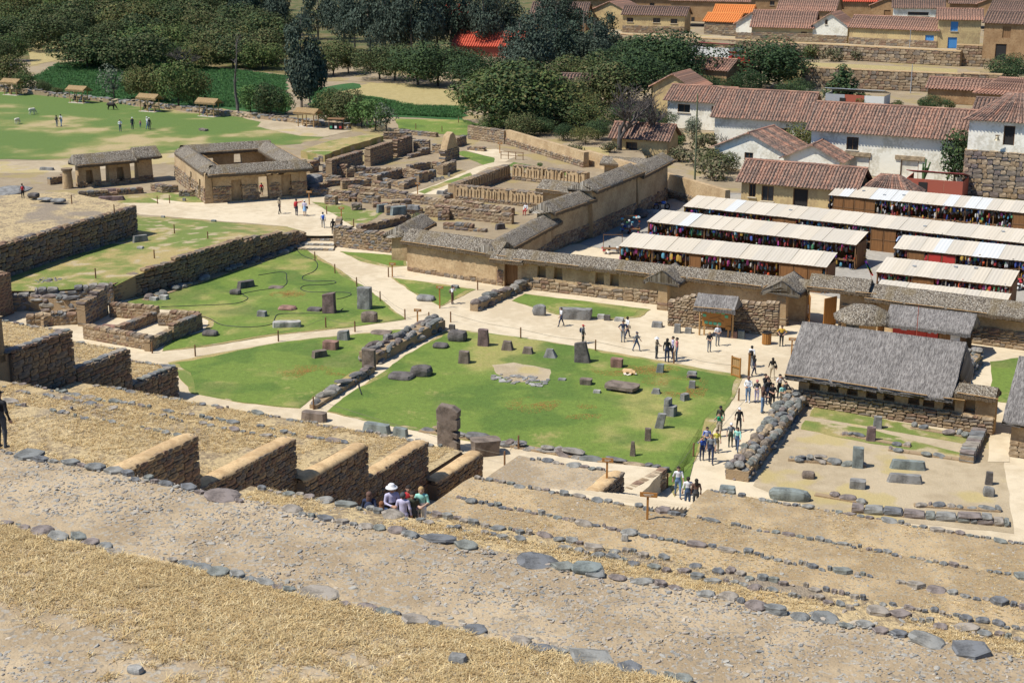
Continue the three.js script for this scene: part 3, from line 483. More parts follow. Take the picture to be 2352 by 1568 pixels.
{
  const pts = [[262, 694, 0], [310, 682, 0], [430, 653, 0], [585, 600, 0], [702, 562, 0]], o = thing('garden_wall', 'long leaning stone wall above the lawn with the black hose', 'retaining wall', V3(0, 0, 0));
  const tops = [1.45, 2.0, 2.6, 2.4, 1.35];
  for (let k = 0; k < 4; k++) { const a = site(...pts[k]), b = site(...pts[k + 1]), L = a.distanceTo(b), g = new THREE.Group(); g.name = 'wall_run'; g.position.copy(a); g.rotation.y = Math.atan2(-(b.z - a.z), b.x - a.x); o.add(g); part('core', metreUV(box(L + .3, Math.min(tops[k], tops[k + 1]) - .1, .7, L / 2, Math.min(tops[k], tops[k + 1]) / 2, -.55)), M.earthDark, g); masonry(g, { x0: 0, x1: L, top: x => lerp(tops[k], tops[k + 1], x / L), z: -.2, depth: .7, len: .6, hgt: .32, limit: 95, pal: [STONE[1], STONE[3], STONE[4], STONE[0]] }); }
}
ruin('field-stone wall of stacked cobbles beside the pale steps', 765, 566, 938, 586, 1.95, { base: 0, t: .9, limit: 200, len: .5, hgt: .27, name: 'cobble_wall', cat: 'stone wall', group: undefined, rag: .12 });
ruin('cobble wall end facing the pale steps', 774, 541, 766, 567, 1.9, { base: 0, t: .6, limit: 40, name: 'cobble_wall', cat: 'stone wall', group: undefined });
// the ruined town (zoomed survey sheet: zx, zy)
const zx = z => 712 + z * .1953, zy = z => 252.7 + z * .1953;
const RU = (l, ax, ay, bx, by, h, o) => ruin(l, zx(ax), zy(ay), zx(bx), zy(by), h, o);
RU('long tall ruin wall with two doorways, its face in shade', 262, 812, 1212, 498, 2.15, { t: .9, limit: 200, len: .6, rag: .1, gap: [[.36, .45], [.735, .80]], pal: [STONE[1], STONE[3], STONE[4], STONE[0]] });
RU('sunlit ruin wall with two narrow slits below the doorway wall', 145, 788, 432, 796, 1.35, { limit: 110, gap: [[.28, .34], [.42, .48]] }); RU('square dark pier at the corner of the slit wall', 432, 798, 538, 785, 1.15, { limit: 30 });
RU('sunlit chest-high ruin wall left of the small roofless room', 518, 832, 800, 876, .95, { limit: 70 }); RU('doorway stub at the corner of the small roofless room', 790, 880, 832, 872, 1.0, { limit: 14 });
RU('shaded wall of the small roofless room', 832, 855, 1085, 798, 1.05, { limit: 60 }); RU('sunlit back wall of the small roofless room', 1080, 800, 1340, 845, 1.05, { limit: 70 }); RU('dark side wall of the small roofless room beside the pale path', 1285, 862, 1490, 796, 1.15, { limit: 50 });
RU('knee-high front wall of the small roofless room', 840, 868, 1105, 932, .55, { limit: 50 }); RU('low dark wall meeting the pale path at its corner', 1106, 938, 1258, 884, .7, { limit: 36 });
RU('sunlit stub wall behind the row of small square stones', 1488, 748, 1568, 766, 1.2, { limit: 24 }); RU('shaded ruin wall behind the row of small square stones', 1568, 768, 1727, 712, 1.25, { limit: 46 }); RU('sunlit ruin wall reaching to the lone gable', 1425, 690, 1560, 700, .9, { limit: 34 });
RU('long low dark wall in front of the gravel court', 1180, 742, 1425, 690, .85, { limit: 54 }); RU('low sunlit wall along the gravel court', 720, 745, 1080, 745, .75, { limit: 70 }); RU('low shaded wall beside the gravel court', 545, 745, 715, 742, .8, { limit: 34 });
RU('stone wall at the back of the gravel court', 1212, 492, 1400, 500, 1.5, { limit: 80 }); RU('broken sloping wall inside the gravel court', 1150, 575, 1420, 512, .5, { limit: 46, ends: [.5, 1.9] }); RU('far low wall joining the lone gable', 1430, 500, 1600, 515, 1.1, { limit: 44 });
RU('farthest low wall behind the doorway wall', 860, 345, 1195, 340, .9, { limit: 60 }); RU('low wall at the edge of the bright green field', 985, 275, 1480, 320, .6, { limit: 70 }); RU('dark wall behind the lone gable', 1730, 440, 1845, 400, 1.1, { limit: 34 });
RU('tan stone wall at the far corner of the ruins', 1850, 340, 2280, 400, 1.8, { limit: 150, pal: STONE }); RU('low foundation near the footbridge', 1845, 470, 2045, 490, .4, { limit: 34 });
RU('sunlit ruin wall left of the stone doorway pair', 0, 1010, 240, 1015, .75, { limit: 44 }); RU('cube-shaped wall stub beside the sandy junction', 165, 1108, 295, 1120, .9, { limit: 28 }); RU('wall with a pair of dark trapezoid doorways', 215, 1060, 800, 1110, 1.15, { limit: 120, gap: [[.42, .47], [.53, .58]] });
RU('upper long wall running below the pale ruin path', 440, 985, 1190, 1080, .9, { limit: 130 }); RU('stepped wall in front of the slit wall', 200, 905, 515, 870, .6, { limit: 56 }); RU('shaded long wall across the middle of the ruins', 380, 935, 725, 905, .9, { limit: 60 }); RU('short wall end beside the pale ruin path', 715, 925, 920, 945, .65, { limit: 40 });
RU('upper of the two long walls below the adobe court', 1130, 1085, 2370, 1245, .85, { limit: 200, pal: STONE }); RU('lower of the two long walls below the adobe court', 1345, 1250, 2370, 1345, 1.15, { limit: 220, pal: STONE });
RU('small square ruin pier on the dry lawn', 490, 1185, 615, 1180, .75, { limit: 22, t: 1.1 }); RU('low rubble wall beside the long grey slab', 740, 1150, 1200, 1120, .5, { limit: 60 }); RU('thick wall base carrying the long tilted slabs', 900, 1240, 1335, 1215, .8, { limit: 70, t: 1.2 });
RU('dark diagonal wall behind the cobble wall', 600, 1455, 1190, 1320, .95, { limit: 90 }); RU('curved low foundation behind the adobe house', 1560, 1400, 2060, 1440, .5, { limit: 80 }); RU('dark earthen stump in front of the lower long wall', 1500, 1300, 1640, 1300, .9, { limit: 22, t: 1.2, ends: [.5, 1.1] });
RU('short dark wall at the corner of the adobe court', 1580, 1050, 1705, 1035, .55, { limit: 24 });
[[0, 745, 108, 725, 1.4, 'tall stub wall at the edge of the ruins'], [105, 655, 118, 640, 1.0, 'narrow stub wall among the small piers'], [150, 610, 290, 570, .7, 'low shaded wall in front of the small piers'], [0, 560, 115, 560, .6, 'front stub wall of the row of small piers'], [118, 540, 210, 520, .6, 'second stub wall of the row of small piers'], [210, 515, 298, 490, .6, 'third stub wall of the row of small piers'], [300, 490, 385, 470, .55, 'last stub wall of the row of small piers'], [460, 430, 815, 350, .6, 'curving low wall above the small piers'], [70, 945, 235, 900, .5, 'low wall near the small wooden sign'], [70, 800, 330, 835, .45, 'fallen wall base beside the slit wall']].forEach(([a, b, c, d, h, l]) => RU(l, a, b, c, d, h, { limit: 36 }));
{ // gable fragment
  const r = run(zx(1585), zy(612), zx(1755), zy(560), UP), o = thing('gable_ruin', 'tall lone gable fragment standing among the low ruins', 'ruined gable', r.a, r.turn);
  const sh = new THREE.Shape([[0, 0], [r.L, 0], [r.L * .93, 1.2], [r.L * .8, 2.2], [r.L * .72, 3.1], [r.L * .58, 3.45], [r.L * .4, 3.2], [r.L * .22, 2], [r.L * .1, 1]].map(p => new THREE.Vector2(...p))); const g = new THREE.ExtrudeGeometry(sh, { depth: .8, bevelEnabled: true, bevelSize: .08, bevelThickness: .08, bevelSegments: 2, steps: 2 }); g.translate(0, 0, -.85); roughen(g, .02, 2, 4); part('adobe_gable', metreUV(g), M.adobe, o);
  masonry(o, { x0: 0, x1: r.L, top: 1.5, z: -.42, depth: 1, len: .5, hgt: .3, limit: 50, pal: MIXED, hole: (x, y) => x < y * .18 });
}
// earth bank at the edge of the meadow
{ const w = outline([[690, 346, UP + .9], [760, 322, UP + .9], [860, 305, UP + .9], [880, 312, UP + .9], [800, 335, UP + .9], [745, 356, UP + .9]], 0, 1.5, .2); struct('earth_bank', sheetGeo(w, 1.1), M.dryLawn); }
// ---------- the long perimeter wall of the site ----------
{
  const r = run(1197, 662, 2003, 758, 0), L = r.L, X = px => { const f = (px - 1197) / (2003 - 1197), q = site(px, lerp(662, 758, f), 0); return q.distanceTo(r.a); };
  const o = thing('perimeter_wall', 'long adobe wall with niches under a pebbly thatched roof, facing the plaza', 'wall', r.a, r.turn);
  const gate0 = X(1858), gate1 = X(1917), niches = [1243, 1281, 1376, 1410].map(X);
  panel(o, 'wall', 0, gate0 - .3, 2.75, 1, niches.map(x => [x, 1.15, .85, 1.0]), M.adobe); panel(o, 'wall', gate1 + .3, L, 2.6, 1, [], M.adobe); part('niche_back', box(L * .5, 1.4, .1, L * .27, 1.6, -.62), M.adobe, o);
  masonry(o, { x0: 0, x1: X(1530), top: x => .95 + .25 * noise3(x * .7, 2, 1) + (x > X(1320) && x < X(1345) ? 1 : 0), z: -.25, depth: .7, len: .6, hgt: .3, limit: 230, pal: STONE, jut: .09 });
  thatch(o, -.5, X(1855), -.5, 1.08, 2.66, .75); thatch(o, X(1855), L - .3, -.5, 1.3, 3.1, .85);
  for (const [px, z, eave] of [[1537, 1.6, 2.45], [1808, 1.9, 2.75]]) { // porches
    const g = new THREE.Group(); g.name = 'porch'; g.position.set(X(px), 0, 0); g.rotation.y = -Math.PI / 2; o.add(g); thatch(g, -1.4, z + .4, 0, 1.6, eave, 1.0); panel(g, 'pier', z - .7, z, eave + .4, .9, [], M.adobe, { z: .45 }); masonry(g, { x0: z - .75, x1: z + .05, top: .7, z: 0, depth: 1.0, len: .5, hgt: .3, limit: 14 });
  }
  masonry(o, { x0: gate1 + .4, x1: L - .2, top: 1.8, z: -.25, depth: .66, len: .6, hgt: .32, limit: 60 });
  part('lintel', box(gate1 - gate0 + 1, .22, .9, (gate0 + gate1) / 2, 2.75, -.5), M.post, o);
  for (const [x, a] of [[gate0 - .1, -1.2], [gate1 + .1, Math.PI + 1.1]]) { const d = new THREE.Group(); d.name = 'gate_leaf'; d.position.set(x, 0, .05); d.rotation.y = a; o.add(d); for (let k = 0; k < 5; k++) part('plank', box(.27, 2.4, .07, .16 + k * .285, 1.25, 0), M.board, d); part('brace', box(1.4, .16, .1, .72, .5, .03), M.post, d); part('paper_notice', box(.26, .3, .02, .7, 1.5, .06), M.white, d); part('paper_notice', box(.24, .3, .02, .72, 1.12, .06), M.white, d); }
  const w = run(2003, 756, 2420, 814, 0), q = thing('perimeter_wall', 'adobe wall with thatch behind the red-doored store', 'wall', w.a, w.turn); panel(q, 'wall', 0, w.L, 2.7, 1, [], M.adobe); thatch(q, -.4, w.L, -.5, 1.6, 2.7, .9); masonry(q, { x0: w.L * .52, x1: w.L, top: 1.4, z: -.25, depth: .7, len: .55, hgt: .3, limit: 80 });
}
{ // wooden side door and its wall piece
  const r = run(1138, 655, 1197, 662, 0), o = thing('door_wall', 'short thatched adobe wall holding a brown wooden door', 'wall', r.a, r.turn); panel(o, 'wall', 0, r.L, 2.6, .9, [[r.L * .6, 0, 1.3, 2.05, 1]], M.adobe); thatch(o, -.2, r.L + .4, -.45, 1.3, 2.5, .8); const d = part('door', box(1.3, 2, .1, r.L * .6, 1.02, -.5), M.wood, o); part('door_frame', merge([box(.14, 2.1, .2, r.L * .6 - .66, 1.05, -.2), box(.14, 2.1, .2, r.L * .6 + .66, 1.05, -.2)]), M.wood, d);
  masonry(o, { x0: r.L * .05, x1: r.L * .3, top: 1.4, z: -.25, depth: .6, len: .4, hgt: .28, limit: 20 });
}
ruin('low wall of grey boulders ending at the plaza path', 1098, 716, 1210, 664, .75, { base: 0, t: .8, limit: 60, len: .75, hgt: .4, pal: GREYS, round: true, name: 'boulder_wall', cat: 'boulder wall', group: undefined });
// ---------- thatched adobe houses along the market side ----------
function adobeRun(label, ax, ay, bx, by, { h = 2.9, base = 0, t = 1.6, half = 1.5, rise = 1, holes = [], stone = .8, x0 = 0, name = 'adobe_building', mat = M.adobe, hipL, hipR, over = .4, limit = 80, pal = STONE } = {}) {
  const r = run(ax, ay, bx, by, base), o = thing(name, label, 'adobe building', r.a, r.turn);
  panel(o, 'wall', 0, r.L, h, t, holes.map(q => [q[0] * r.L, ...q.slice(1)]), mat); if (stone) masonry(o, { x0: 0, x1: r.L, top: x => stone + .2 * noise3(x, 1, 2), z: -.24, depth: .6, len: .55, hgt: .3, limit, pal });
  thatch(o, -over, r.L + over, -t / 2, half, h - .12, rise, M.pebble, { hipL, hipR }); return o;
}
adobeRun('adobe house with rough tan wall and broad pebbly roof beside the small triangular lawn', 935, 622, 1140, 655, { t: 2.2, half: 1.52, rise: 1.0, h: 2.9, stone: .4, limit: 60 });
adobeRun('thatched wing running back from the rough tan adobe house', 1142, 652, 1276, 573, { t: 1.7, half: 1.5, rise: .8, h: 2.9, stone: .9 });
adobeRun('small rear wing of the rough tan adobe house', 936, 600, 985, 570, { t: 1.6, half: 1.5, rise: .9, h: 2.6, stone: 0 });
adobeRun('shaded adobe wall section with its own gabled thatch', 1268, 578, 1355, 545, { t: 1.8, half: 1.5, rise: .95, h: 4.0, stone: 1.3 });
adobeRun('tall shaded adobe wall section with long thatched roof beside the market lane', 1362, 547, 1462, 500, { t: 2, half: 1.7, rise: .9, h: 5.0, stone: 1.6 });
adobeRun('farthest tall adobe wall section by the market lane', 1466, 498, 1534, 458, { t: 1.8, half: 1.6, rise: .8, h: 4.6, stone: 1.4 });
adobeRun('short thatched adobe wall facing the two long ruin walls', 1246, 492, 1312, 500, { base: .5, t: 1.6, half: 1.6, rise: .9, h: 2.9, stone: 0 });
adobeRun('thatched wall closing the far corner of the market lane', 1388, 395, 1500, 402, { base: UP, t: 1.4, half: 1.4, rise: .7, h: 1.3, stone: 0 });
// adobe court
{
  const AW = (l, ax, ay, bx, by, h, holes = []) => { const r = run(ax, ay, bx, by, UP), o = thing('adobe_court_wall', l, 'adobe wall', r.a, r.turn); panel(o, 'wall', 0, r.L, h, 1, holes.map(q => [q[0] * r.L, ...q.slice(1)]), M.adobe, { batter: .2 }); const gs = []; for (let x = .2; x < r.L; x += rr(.25, .6)) gs.push(box(rr(.1, .22), h * rr(.55, .9), .09, x, h * .5, .015)); part('weathered_ribs', metreUV(merge(gs)), M.adobe, o); const n = Math.round(r.L / .7), list = []; for (let i = 0; i < n; i++) list.push({ geo: pick(boulderShapes), mat: pick([STONE[1], STONE[4], STONE[0]]), p: V3((i + .5) / n * r.L, h, -.5), s: V3(.8, .22, 1.05), r: new THREE.Euler(0, rr(-.3, .3), 0), area: 1 }); addStones(o, list, 40, 'coping_stone'); masonry(o, { x0: 0, x1: r.L, top: .45, z: -.2, depth: .6, len: .5, hgt: .26, limit: 60 }); };
  AW('front wall of the adobe court with rain-worn grooves', 1045, 458, 1250, 478, 1.55); AW('side wall of the adobe court along the pale ruin path', 1046, 456, 1172, 408, 1.5); AW('back wall of the adobe court with square niches', 1176, 412, 1345, 432, 1.7, [[.15, .8, .8, .7], [.43, .8, .8, .7], [.7, .8, .8, .7]]);
  const r = run(1160, 330, 1340, 385, UP), o = thing('curved_adobe_wall', 'long pale adobe wall sloping behind the footbridge', 'adobe wall', r.a, r.turn); panel(o, 'wall', 0, r.L, 1.9, .8, [], M.adobe); masonry(o, { x0: 0, x1: r.L, top: .8, z: -.2, depth: .6, limit: 90 });
  const q = run(1340, 392, 1560, 460, 0), p = thing('lane_wall', 'weathered earth wall behind the market lane and lamp pole', 'adobe wall', q.a, q.turn); panel(p, 'wall', 0, q.L + 9, 2.6, .8, [], M.adobe); masonry(p, { x0: q.L * .7, x1: q.L + 9, top: .9, z: -.2, depth: .6, limit: 70 });
}
// ---------- the two roofed Inca buildings on the upper path ----------
{
  const c0 = site(490, 467, UP), c1 = site(706, 451, UP), c2 = site(404, 412, UP), fx = c1.clone().sub(c0), W = fx.length(), turn = Math.atan2(-fx.z, fx.x), D = c2.distanceTo(c0);
  const o = thing('niche_building', 'square roofless-court building with thatched walls and tall dark niches', 'building', c0, turn), H = 3.3;
  panel(o, 'front_wall', 0, W, H, .9, [[W * .25, .1, 1.3, 2.3, .85], [W * .535, .05, 1.25, 2.5, .85], [W * .78, .2, 1.3, 2.4, .85], [W * .6, 2.62, .8, .5, 1], [W * .72, 2.62, .8, .5, 1]], M.adobe);
  part('niche_back', merge([box(1.4, 2.5, .2, W * .25, 1.3, -.62), box(1.4, 2.6, .2, W * .78, 1.4, -.62)]), M.adobe, o);
  panel(o, 'back_wall', 0, W, H, .9, [[W * .3, .9, 1.2, 1.5], [W * .62, 1.6, 1, 1.1]], M.adobe, { z: -D + .9 });
  const side = (x, holes, name) => { const g = new THREE.Group(); g.name = name; g.position.set(x, 0, -D); g.rotation.y = -Math.PI / 2; o.add(g); panel(g, 'wall', 0, D, H, .9, holes, M.adobe, { z: .9 }); return g; };
  const lg = side(0, [[D * .56, .5, .8, 1.9], [D * .84, .2, .9, 2.1]], 'side_wall'); masonry(lg, { x0: 0, x1: D, top: 1.75, z: .62, depth: .7, len: .5, hgt: .28, limit: 160, hole: x => Math.abs(x - D * .56) < .5 || Math.abs(x - D * .84) < .55 }); side(W - .0, [], 'side_wall');
  masonry(o, { x0: 0, x1: W, top: 1.7, z: -.25, depth: .66, len: .5, hgt: .28, limit: 130, hole: x => [.25, .535, .78].some(k => Math.abs(x - W * k) < .72) });
  thatch(o, -.6, W + .6, -.45, 1.35, H - .05, .85, M.pebble, { hipL: .9, hipR: .9 }); thatch(o, -.6, W + .6, -D + .45, 1.35, H - .05, .85, M.pebble, { hipL: .9, hipR: .9 });
  for (const x of [.45, W - .45]) { const g = new THREE.Group(); g.name = 'side_roof'; g.position.set(x, 0, -D / 2); g.rotation.y = Math.PI / 2; o.add(g); thatch(g, -D / 2 + .5, D / 2 - .5, 0, 1.35, H - .05, .85); }
  const b = run(183, 431, 354, 414, UP), q = thing('pier_building', 'row of three adobe piers with dark niches under two thatched roofs', 'building', b.a, b.turn), L = b.L;
  for (const [a, c, nx] of [[0, .29, .14], [.40, .69, .55], [.79, .99, 0]]) { panel(q, 'pier', a * L, c * L, 2.75, 1.5, nx ? [[nx * L, .15, .95, 1.75, .8]] : [], M.adobe, { batter: .35 }); if (nx) part('niche_back', box(1.2, 2, .2, nx * L, 1.05, -1.1), M.adobe, q); masonry(q, { x0: a * L, x1: c * L, top: .6, z: -.4, depth: .9, len: .4, hgt: .25, limit: 12, hole: x => nx && Math.abs(x - nx * L) < .5 }); }
  part('sill_wall', metreUV(box(L, .35, 1.4, L / 2, .1, -.8)), M.adobe, q); thatch(q, -.4, L * .755, -.75, 1.75, 2.7, 1.05); thatch(q, L * .745, L * 1.08, -.75, 1.75, 2.95, 1.05);
  const pl = thing('adobe_pillar', 'lone stump of an adobe pillar beside the pier building', 'pillar', site(156, 432, UP)); part('shaft', metreUV(roughen(new THREE.CylinderGeometry(.5, .62, 2.1, 9, 5), .1, 2, 3).translate(0, 1.05, 0)), M.adobe, pl); part('top_cap', metreUV(roughen(new THREE.CylinderGeometry(.66, .6, .25, 9), .1, 2, 8).translate(0, 2.15, 0)), M.earthDark, pl);
}
[[115, 425, 150, 420, .9, 'low wall next to the lone adobe pillar'], [180, 455, 330, 444, .6, 'long stone bench wall in front of the pier building'], [345, 438, 372, 444, .9, 'small wall stub at the sandy fork'], [372, 444, 410, 442, .95, 'stub wall left of the niche building'], [410, 452, 455, 452, .7, 'low wall at the side of the niche building'], [455, 300, 470, 302, .4, 'low stones behind the pier building']].forEach(([a, b, c, d, h, l]) => ruin(l, a, b, c, d, h, { limit: 30 }));
// ---------- ruined room by the hose lawn ----------
const room = (l, ax, ay, bx, by, h, o) => ruin(l, ax, ay, bx, by, h, { base: 0, t: .55, limit: 90, len: .45, hgt: .27, group: 'walls of the ruined room by the lawn', ...o });
room('far wall of the ruined room, stones lit by the sun', 250, 728, 360, 738, 1.15, { pal: STONE }); room('short wall between the two chambers of the ruined room', 276, 772, 362, 738, .9); room('far wall of the second chamber of the ruined room', 362, 748, 455, 752, 1.1, { pal: STONE }); room('squared corner pier of the ruined room beside the lawn', 400, 782, 466, 756, 1.25);
room('front wall of the ruined room along the sandy path', 190, 778, 345, 806, 1.0, { pal: STONE }); room('dark end wall of the ruined room by the path corner', 345, 808, 397, 782, .85); room('tall broken wall stump of the ruined room', 198, 750, 250, 722, 2.3, { t: .8, ends: [.75, 1.05] }); room('long dark front wall under the rubble heap', 60, 752, 178, 745, .9, { t: .8 });
room('shaded cross wall under the rubble heap', 100, 752, 176, 732, .8); ruin('ragged bank of stones under the dry terrace lawn', 20, 716, 262, 700, 1.5, { base: 0, t: .9, limit: 120, len: .6, hgt: .35, pal: GREYS, name: 'stone_bank', cat: 'stone bank', group: undefined, rag: .4 });
room('dark wall at the frame edge behind the terraces', -40, 745, 32, 720, 3.6, { t: 1.2, pal: [STONE[1], STONE[3]], limit: 60 });
{ const R0 = site(120, 690, 0), o = thing('rubble_heap', 'heap of loose grey rubble above the ruined room', 'rubble heap', R0), list = []; for (let i = 0; i < 330; i++) { const x = rr(-4.2, 4.2), z = rr(-2.4, 2), hh = 1.7 * (1 - (x / 4.4) ** 2) * (1 - ((z + .3) / 2.8) ** 2); list.push({ geo: pick(boulderShapes), mat: pick(GREYS), p: V3(x, hh - .05, z), s: V3(rr(.2, .6), rr(.15, .4), rr(.2, .5)), r: new THREE.Euler(rr(0, 3), rr(0, 3), 0), area: R() }); } const g = new THREE.SphereGeometry(1, 18, 8, 0, 6.3, 0, 1.6); g.scale(4.6, 1.55, 2.9); part('earth_core', metreUV(g), M.earth, o); addStones(o, list, 300); }
ruin('front wall of large dark boulders below the rubble heap', 40, 712, 178, 722, 1.3, { base: 0, t: .9, limit: 60, len: .9, hgt: .45, pal: GREYS, round: true, name: 'boulder_wall', cat: 'boulder wall', group: undefined });
// ---------- market ----------
const GOODS = [[.45, .04, .04], [.5, .08, .02], [.06, .10, .35], [.55, .5, .42], [.03, .03, .04], [.35, .05, .2], [.5, .3, .05], [.08, .28, .12], [.6, .58, .55], [.25, .05, .05], [.1, .3, .4], [.02, .02, .025]];
const goodsMat = plain([1, 1, 1], .9);
const flagCols = [[.55, .02, .02], [.6, .22, .01], [.6, .5, .02], [.03, .35, .06], [.03, .15, .5], [.2, .04, .35]].map(c => plain(c, .8));
function stall(label, ax, ay, bx, by, { depth = 3.2, eave = 2.35, rise = .6, panels = [], goods = 1, door = false, sheetW = 1.12, pal = [M.cream, M.cream2, M.cream3], label2 } = {}) {
  const r = run(ax, ay, bx, by, eave), L = r.L, o = thing('market_stall', label, 'market stall', V3(r.a.x, 0, r.a.z), r.turn, 'rows of roofed market stalls');
  const n = Math.max(2, Math.round(L / sheetW)), w = L / n, mk = m => { const pos = [], idx = [], q = 7; for (let i = 0; i <= q; i++) { const x = i / q * w * 1.02, d = (i % 2) * .028; pos.push(x, eave + d, .25, x, eave + rise + d, -depth); } for (let i = 0; i < q; i++) { const a = i * 2; idx.push(a, a + 2, a + 1, a + 1, a + 2, a + 3); } const g = new THREE.BufferGeometry(); g.setAttribute('position', new THREE.Float32BufferAttribute(pos, 3)); g.setIndex(idx); const u = g.toNonIndexed(); u.computeVertexNormals(); return u; }, sg = mk();
  for (let i = 0; i < n; i++) { const m = part('roof_sheet', sg, R() < .06 ? M.pale : pick(pal), o); m.position.set(i * w, (i % 2) * .012 + rr(0, .01), rr(-.04, .04)); m.rotation.x = rr(-.004, .004); }
  for (let i = 0; i < L / 4; i++) if (R() < .35) { const m = part('roof_weight', box(.3, .07, .22), M.zinc, o); const f = rr(.3, .9); m.position.set(rr(1, L - 1), eave + rise * f + .1, -depth * f); }
  part('ridge_board', box(L, .12, .08, L / 2, eave + rise - .1, -depth + .05), M.post, o); part('eave_beam', box(L, .1, .08, L / 2, eave - .07, .05), M.post, o);
  const bays = Math.max(2, Math.round(L / 3)); for (let i = 0; i <= bays; i++) { const m = part('post', box(.09, eave - .05, .09), M.post, o); m.position.set(clamp(i / bays * L, .1, L - .1), (eave - .05) / 2, 0); }
  part('back_wall', box(L - .1, eave + .35, .06, L / 2, (eave + .35) / 2, -depth + .4), M.stall, o); for (const x of [.05, L - .05]) part('end_wall', box(.06, eave, depth - .5, x, eave / 2, -depth / 2), M.stall, o);
  for (let i = 1; i < bays; i++) if (i % 2) part('partition', box(.04, eave, depth - .6, i / bays * L, eave / 2, -depth / 2), M.stall, o);
  panels.forEach(([a, b, mat = M.stall]) => { const k = Math.max(1, Math.round((b - a) * L / 1.3)); for (let i = 0; i < k; i++) { const pw = (b - a) * L / k; const s = part('shutter', box(pw - .06, eave - .2, .06, a * L + (i + .5) * pw, (eave - .2) / 2, .04), mat, o); part('shutter_rail', merge([box(pw - .1, .07, .04, a * L + (i + .5) * pw, eave * .5, .09), box(.06, eave - .25, .04, a * L + i * pw + .08, (eave - .2) / 2, .09)]), M.post, s); } });
  if (goods) {
    const free = x => !panels.some(([a, b]) => x > a * L && x < b * L), m = Math.round(L * 26 * goods), g = boulderShapes[3], im = new THREE.InstancedMesh(g, goodsMat, m); im.name = 'hanging_goods'; im.userData.kind = 'stuff'; let k = 0, hue = pick(GOODS); for (let i = 0; i < m * 3 && k < m; i++) { const x = rr(.1, L - .1); if (!free(x)) continue; if (R() < .16) hue = pick(GOODS); const top = R() < .6, y = top ? eave - rr(.15, .75) : rr(.3, 1.3); im.setMatrixAt(k, mtx(x, y, top ? rr(-.5, .1) : rr(-.7, .35), rr(.1, .32), rr(.2, .68), rr(.06, .2), 0, rr(0, 3), rr(-.2, .2))); im.setColorAt(k, new THREE.Color(...mul3(R() < .38 ? [.03, .024, .024] : R() < .4 ? pick(GOODS) : hue, rr(.5, 1.1)))); k++; } im.count = k; im.castShadow = true; o.add(im);
    part('counter', box(L - .4, .08, .8, L / 2, .8, -.35), M.post, o);
  }
  return o;
}
stall('market row nearest the thatched perimeter wall, hung with rainbow flags', 1423, 564, 1901, 613, { panels: [[.35, .41], [.78, .98]] });
stall('second market row from the perimeter wall, with dark open stalls', 1488, 508, 1969, 562, {});
stall('longest market row, reaching past the gap in the stalls', 1571, 473, 2400, 563, { panels: [[.27, .34], [.55, .62]] });
stall('market row in front of the red-brown tile roof, with closed brown shutters', 1905, 447, 2420, 495, { panels: [[.02, .22], [.83, 1]], pal: [M.cream, M.cream2, M.pale, M.cream3], goods: .8 });
stall('market row with a shuttered corner and garments on hangers', 2054, 569, 2420, 606, { panels: [[.09, .2], [.22, .4, M.red]], goods: .8 });
stall('market row with drums and hats behind the gate', 2014, 623, 2324, 657, { panels: [[.27, .44]] });
stall('lowest market row, half hidden by the perimeter thatch', 2000, 678, 2304, 713, { goods: .4 });
for (const [px, py, tilt, l] of [[1480, 590, .5, 'rainbow flag nearest the lane on the first market row'], [1555, 592, .6, 'long rainbow flag leaning from the first market row'], [1625, 598, .4, 'red and blue flag on the first market row'], [1683, 606, .55, 'rainbow flag near the middle of the first market row'], [1637, 545, .5, 'striped flag on the second market row'], [1898, 625, .6, 'rainbow flag at the end of the first market row'], [2005, 640, -.6, 'rainbow flag at the corner of the drum stall'], [2100, 655, -.5, 'violet flag on the drum stall'], [2225, 660, .5, 'rainbow flag over the drum stall']]) {
  const o = thing('rainbow_flag', l, 'flag', site(px, py + 26, 0), 0, 'flags on the market stalls'); part('pole', cyl(.02, .02, 2.7, tilt * .4, 1.3, 0, 5, 0, -tilt * .5), M.postLight, o); for (let k = 0; k < 6; k++) part('stripe', box(.14, .5, .02, tilt * (.35 + k * .14), 1.5 + k * .17, .02, 0, 0, -tilt), flagCols[k], o);
}
function garment(px, py, c, l) { const o = thing('garment', l, 'garment', site(px, py, 0), .4, 'clothes hung out on the market stalls'); const m = plain(c, .9); const b = new THREE.CylinderGeometry(.16, .3, .9, 8, 2); b.scale(1, 1, .5); b.translate(0, 1.35, 0); part('body', b, m, o); for (const s of [-1, 1]) part('sleeve', cyl(.07, .09, .5, s * .28, 1.55, 0, 6, 0, s * .6), m, o); part('hanger', box(.5, .03, .03, 0, 1.85, 0), M.post, o); part('stand', box(.05, 1.9, .05, 0, .95, -.1), M.post, o); }
[[1545, 552, [.12, .25, .45], 'blue striped dress hung out on the second market row'], [1582, 556, [.65, .65, .65], 'white knitted top hung out on the second market row'], [2018, 568, [.7, .69, .66], 'white garment on the rack by the stall gap'], [2030, 562, [.66, .65, .63], 'cream dress on the rack by the stall gap'], [2066, 585, [.4, .5, .65], 'pale blue dress at the corner stall'], [2075, 590, [.5, .2, .25], 'rose-coloured dress at the corner stall'], [2220, 620, [.05, .06, .09], 'dark jacket on a hanger in the garment row'], [2238, 622, [.08, .09, .12], 'charcoal jacket beside the dark jacket'], [2250, 625, [.4, .04, .05], 'red garment beside the charcoal jacket']].forEach(([a, b, c, l]) => garment(a, b, c, l));
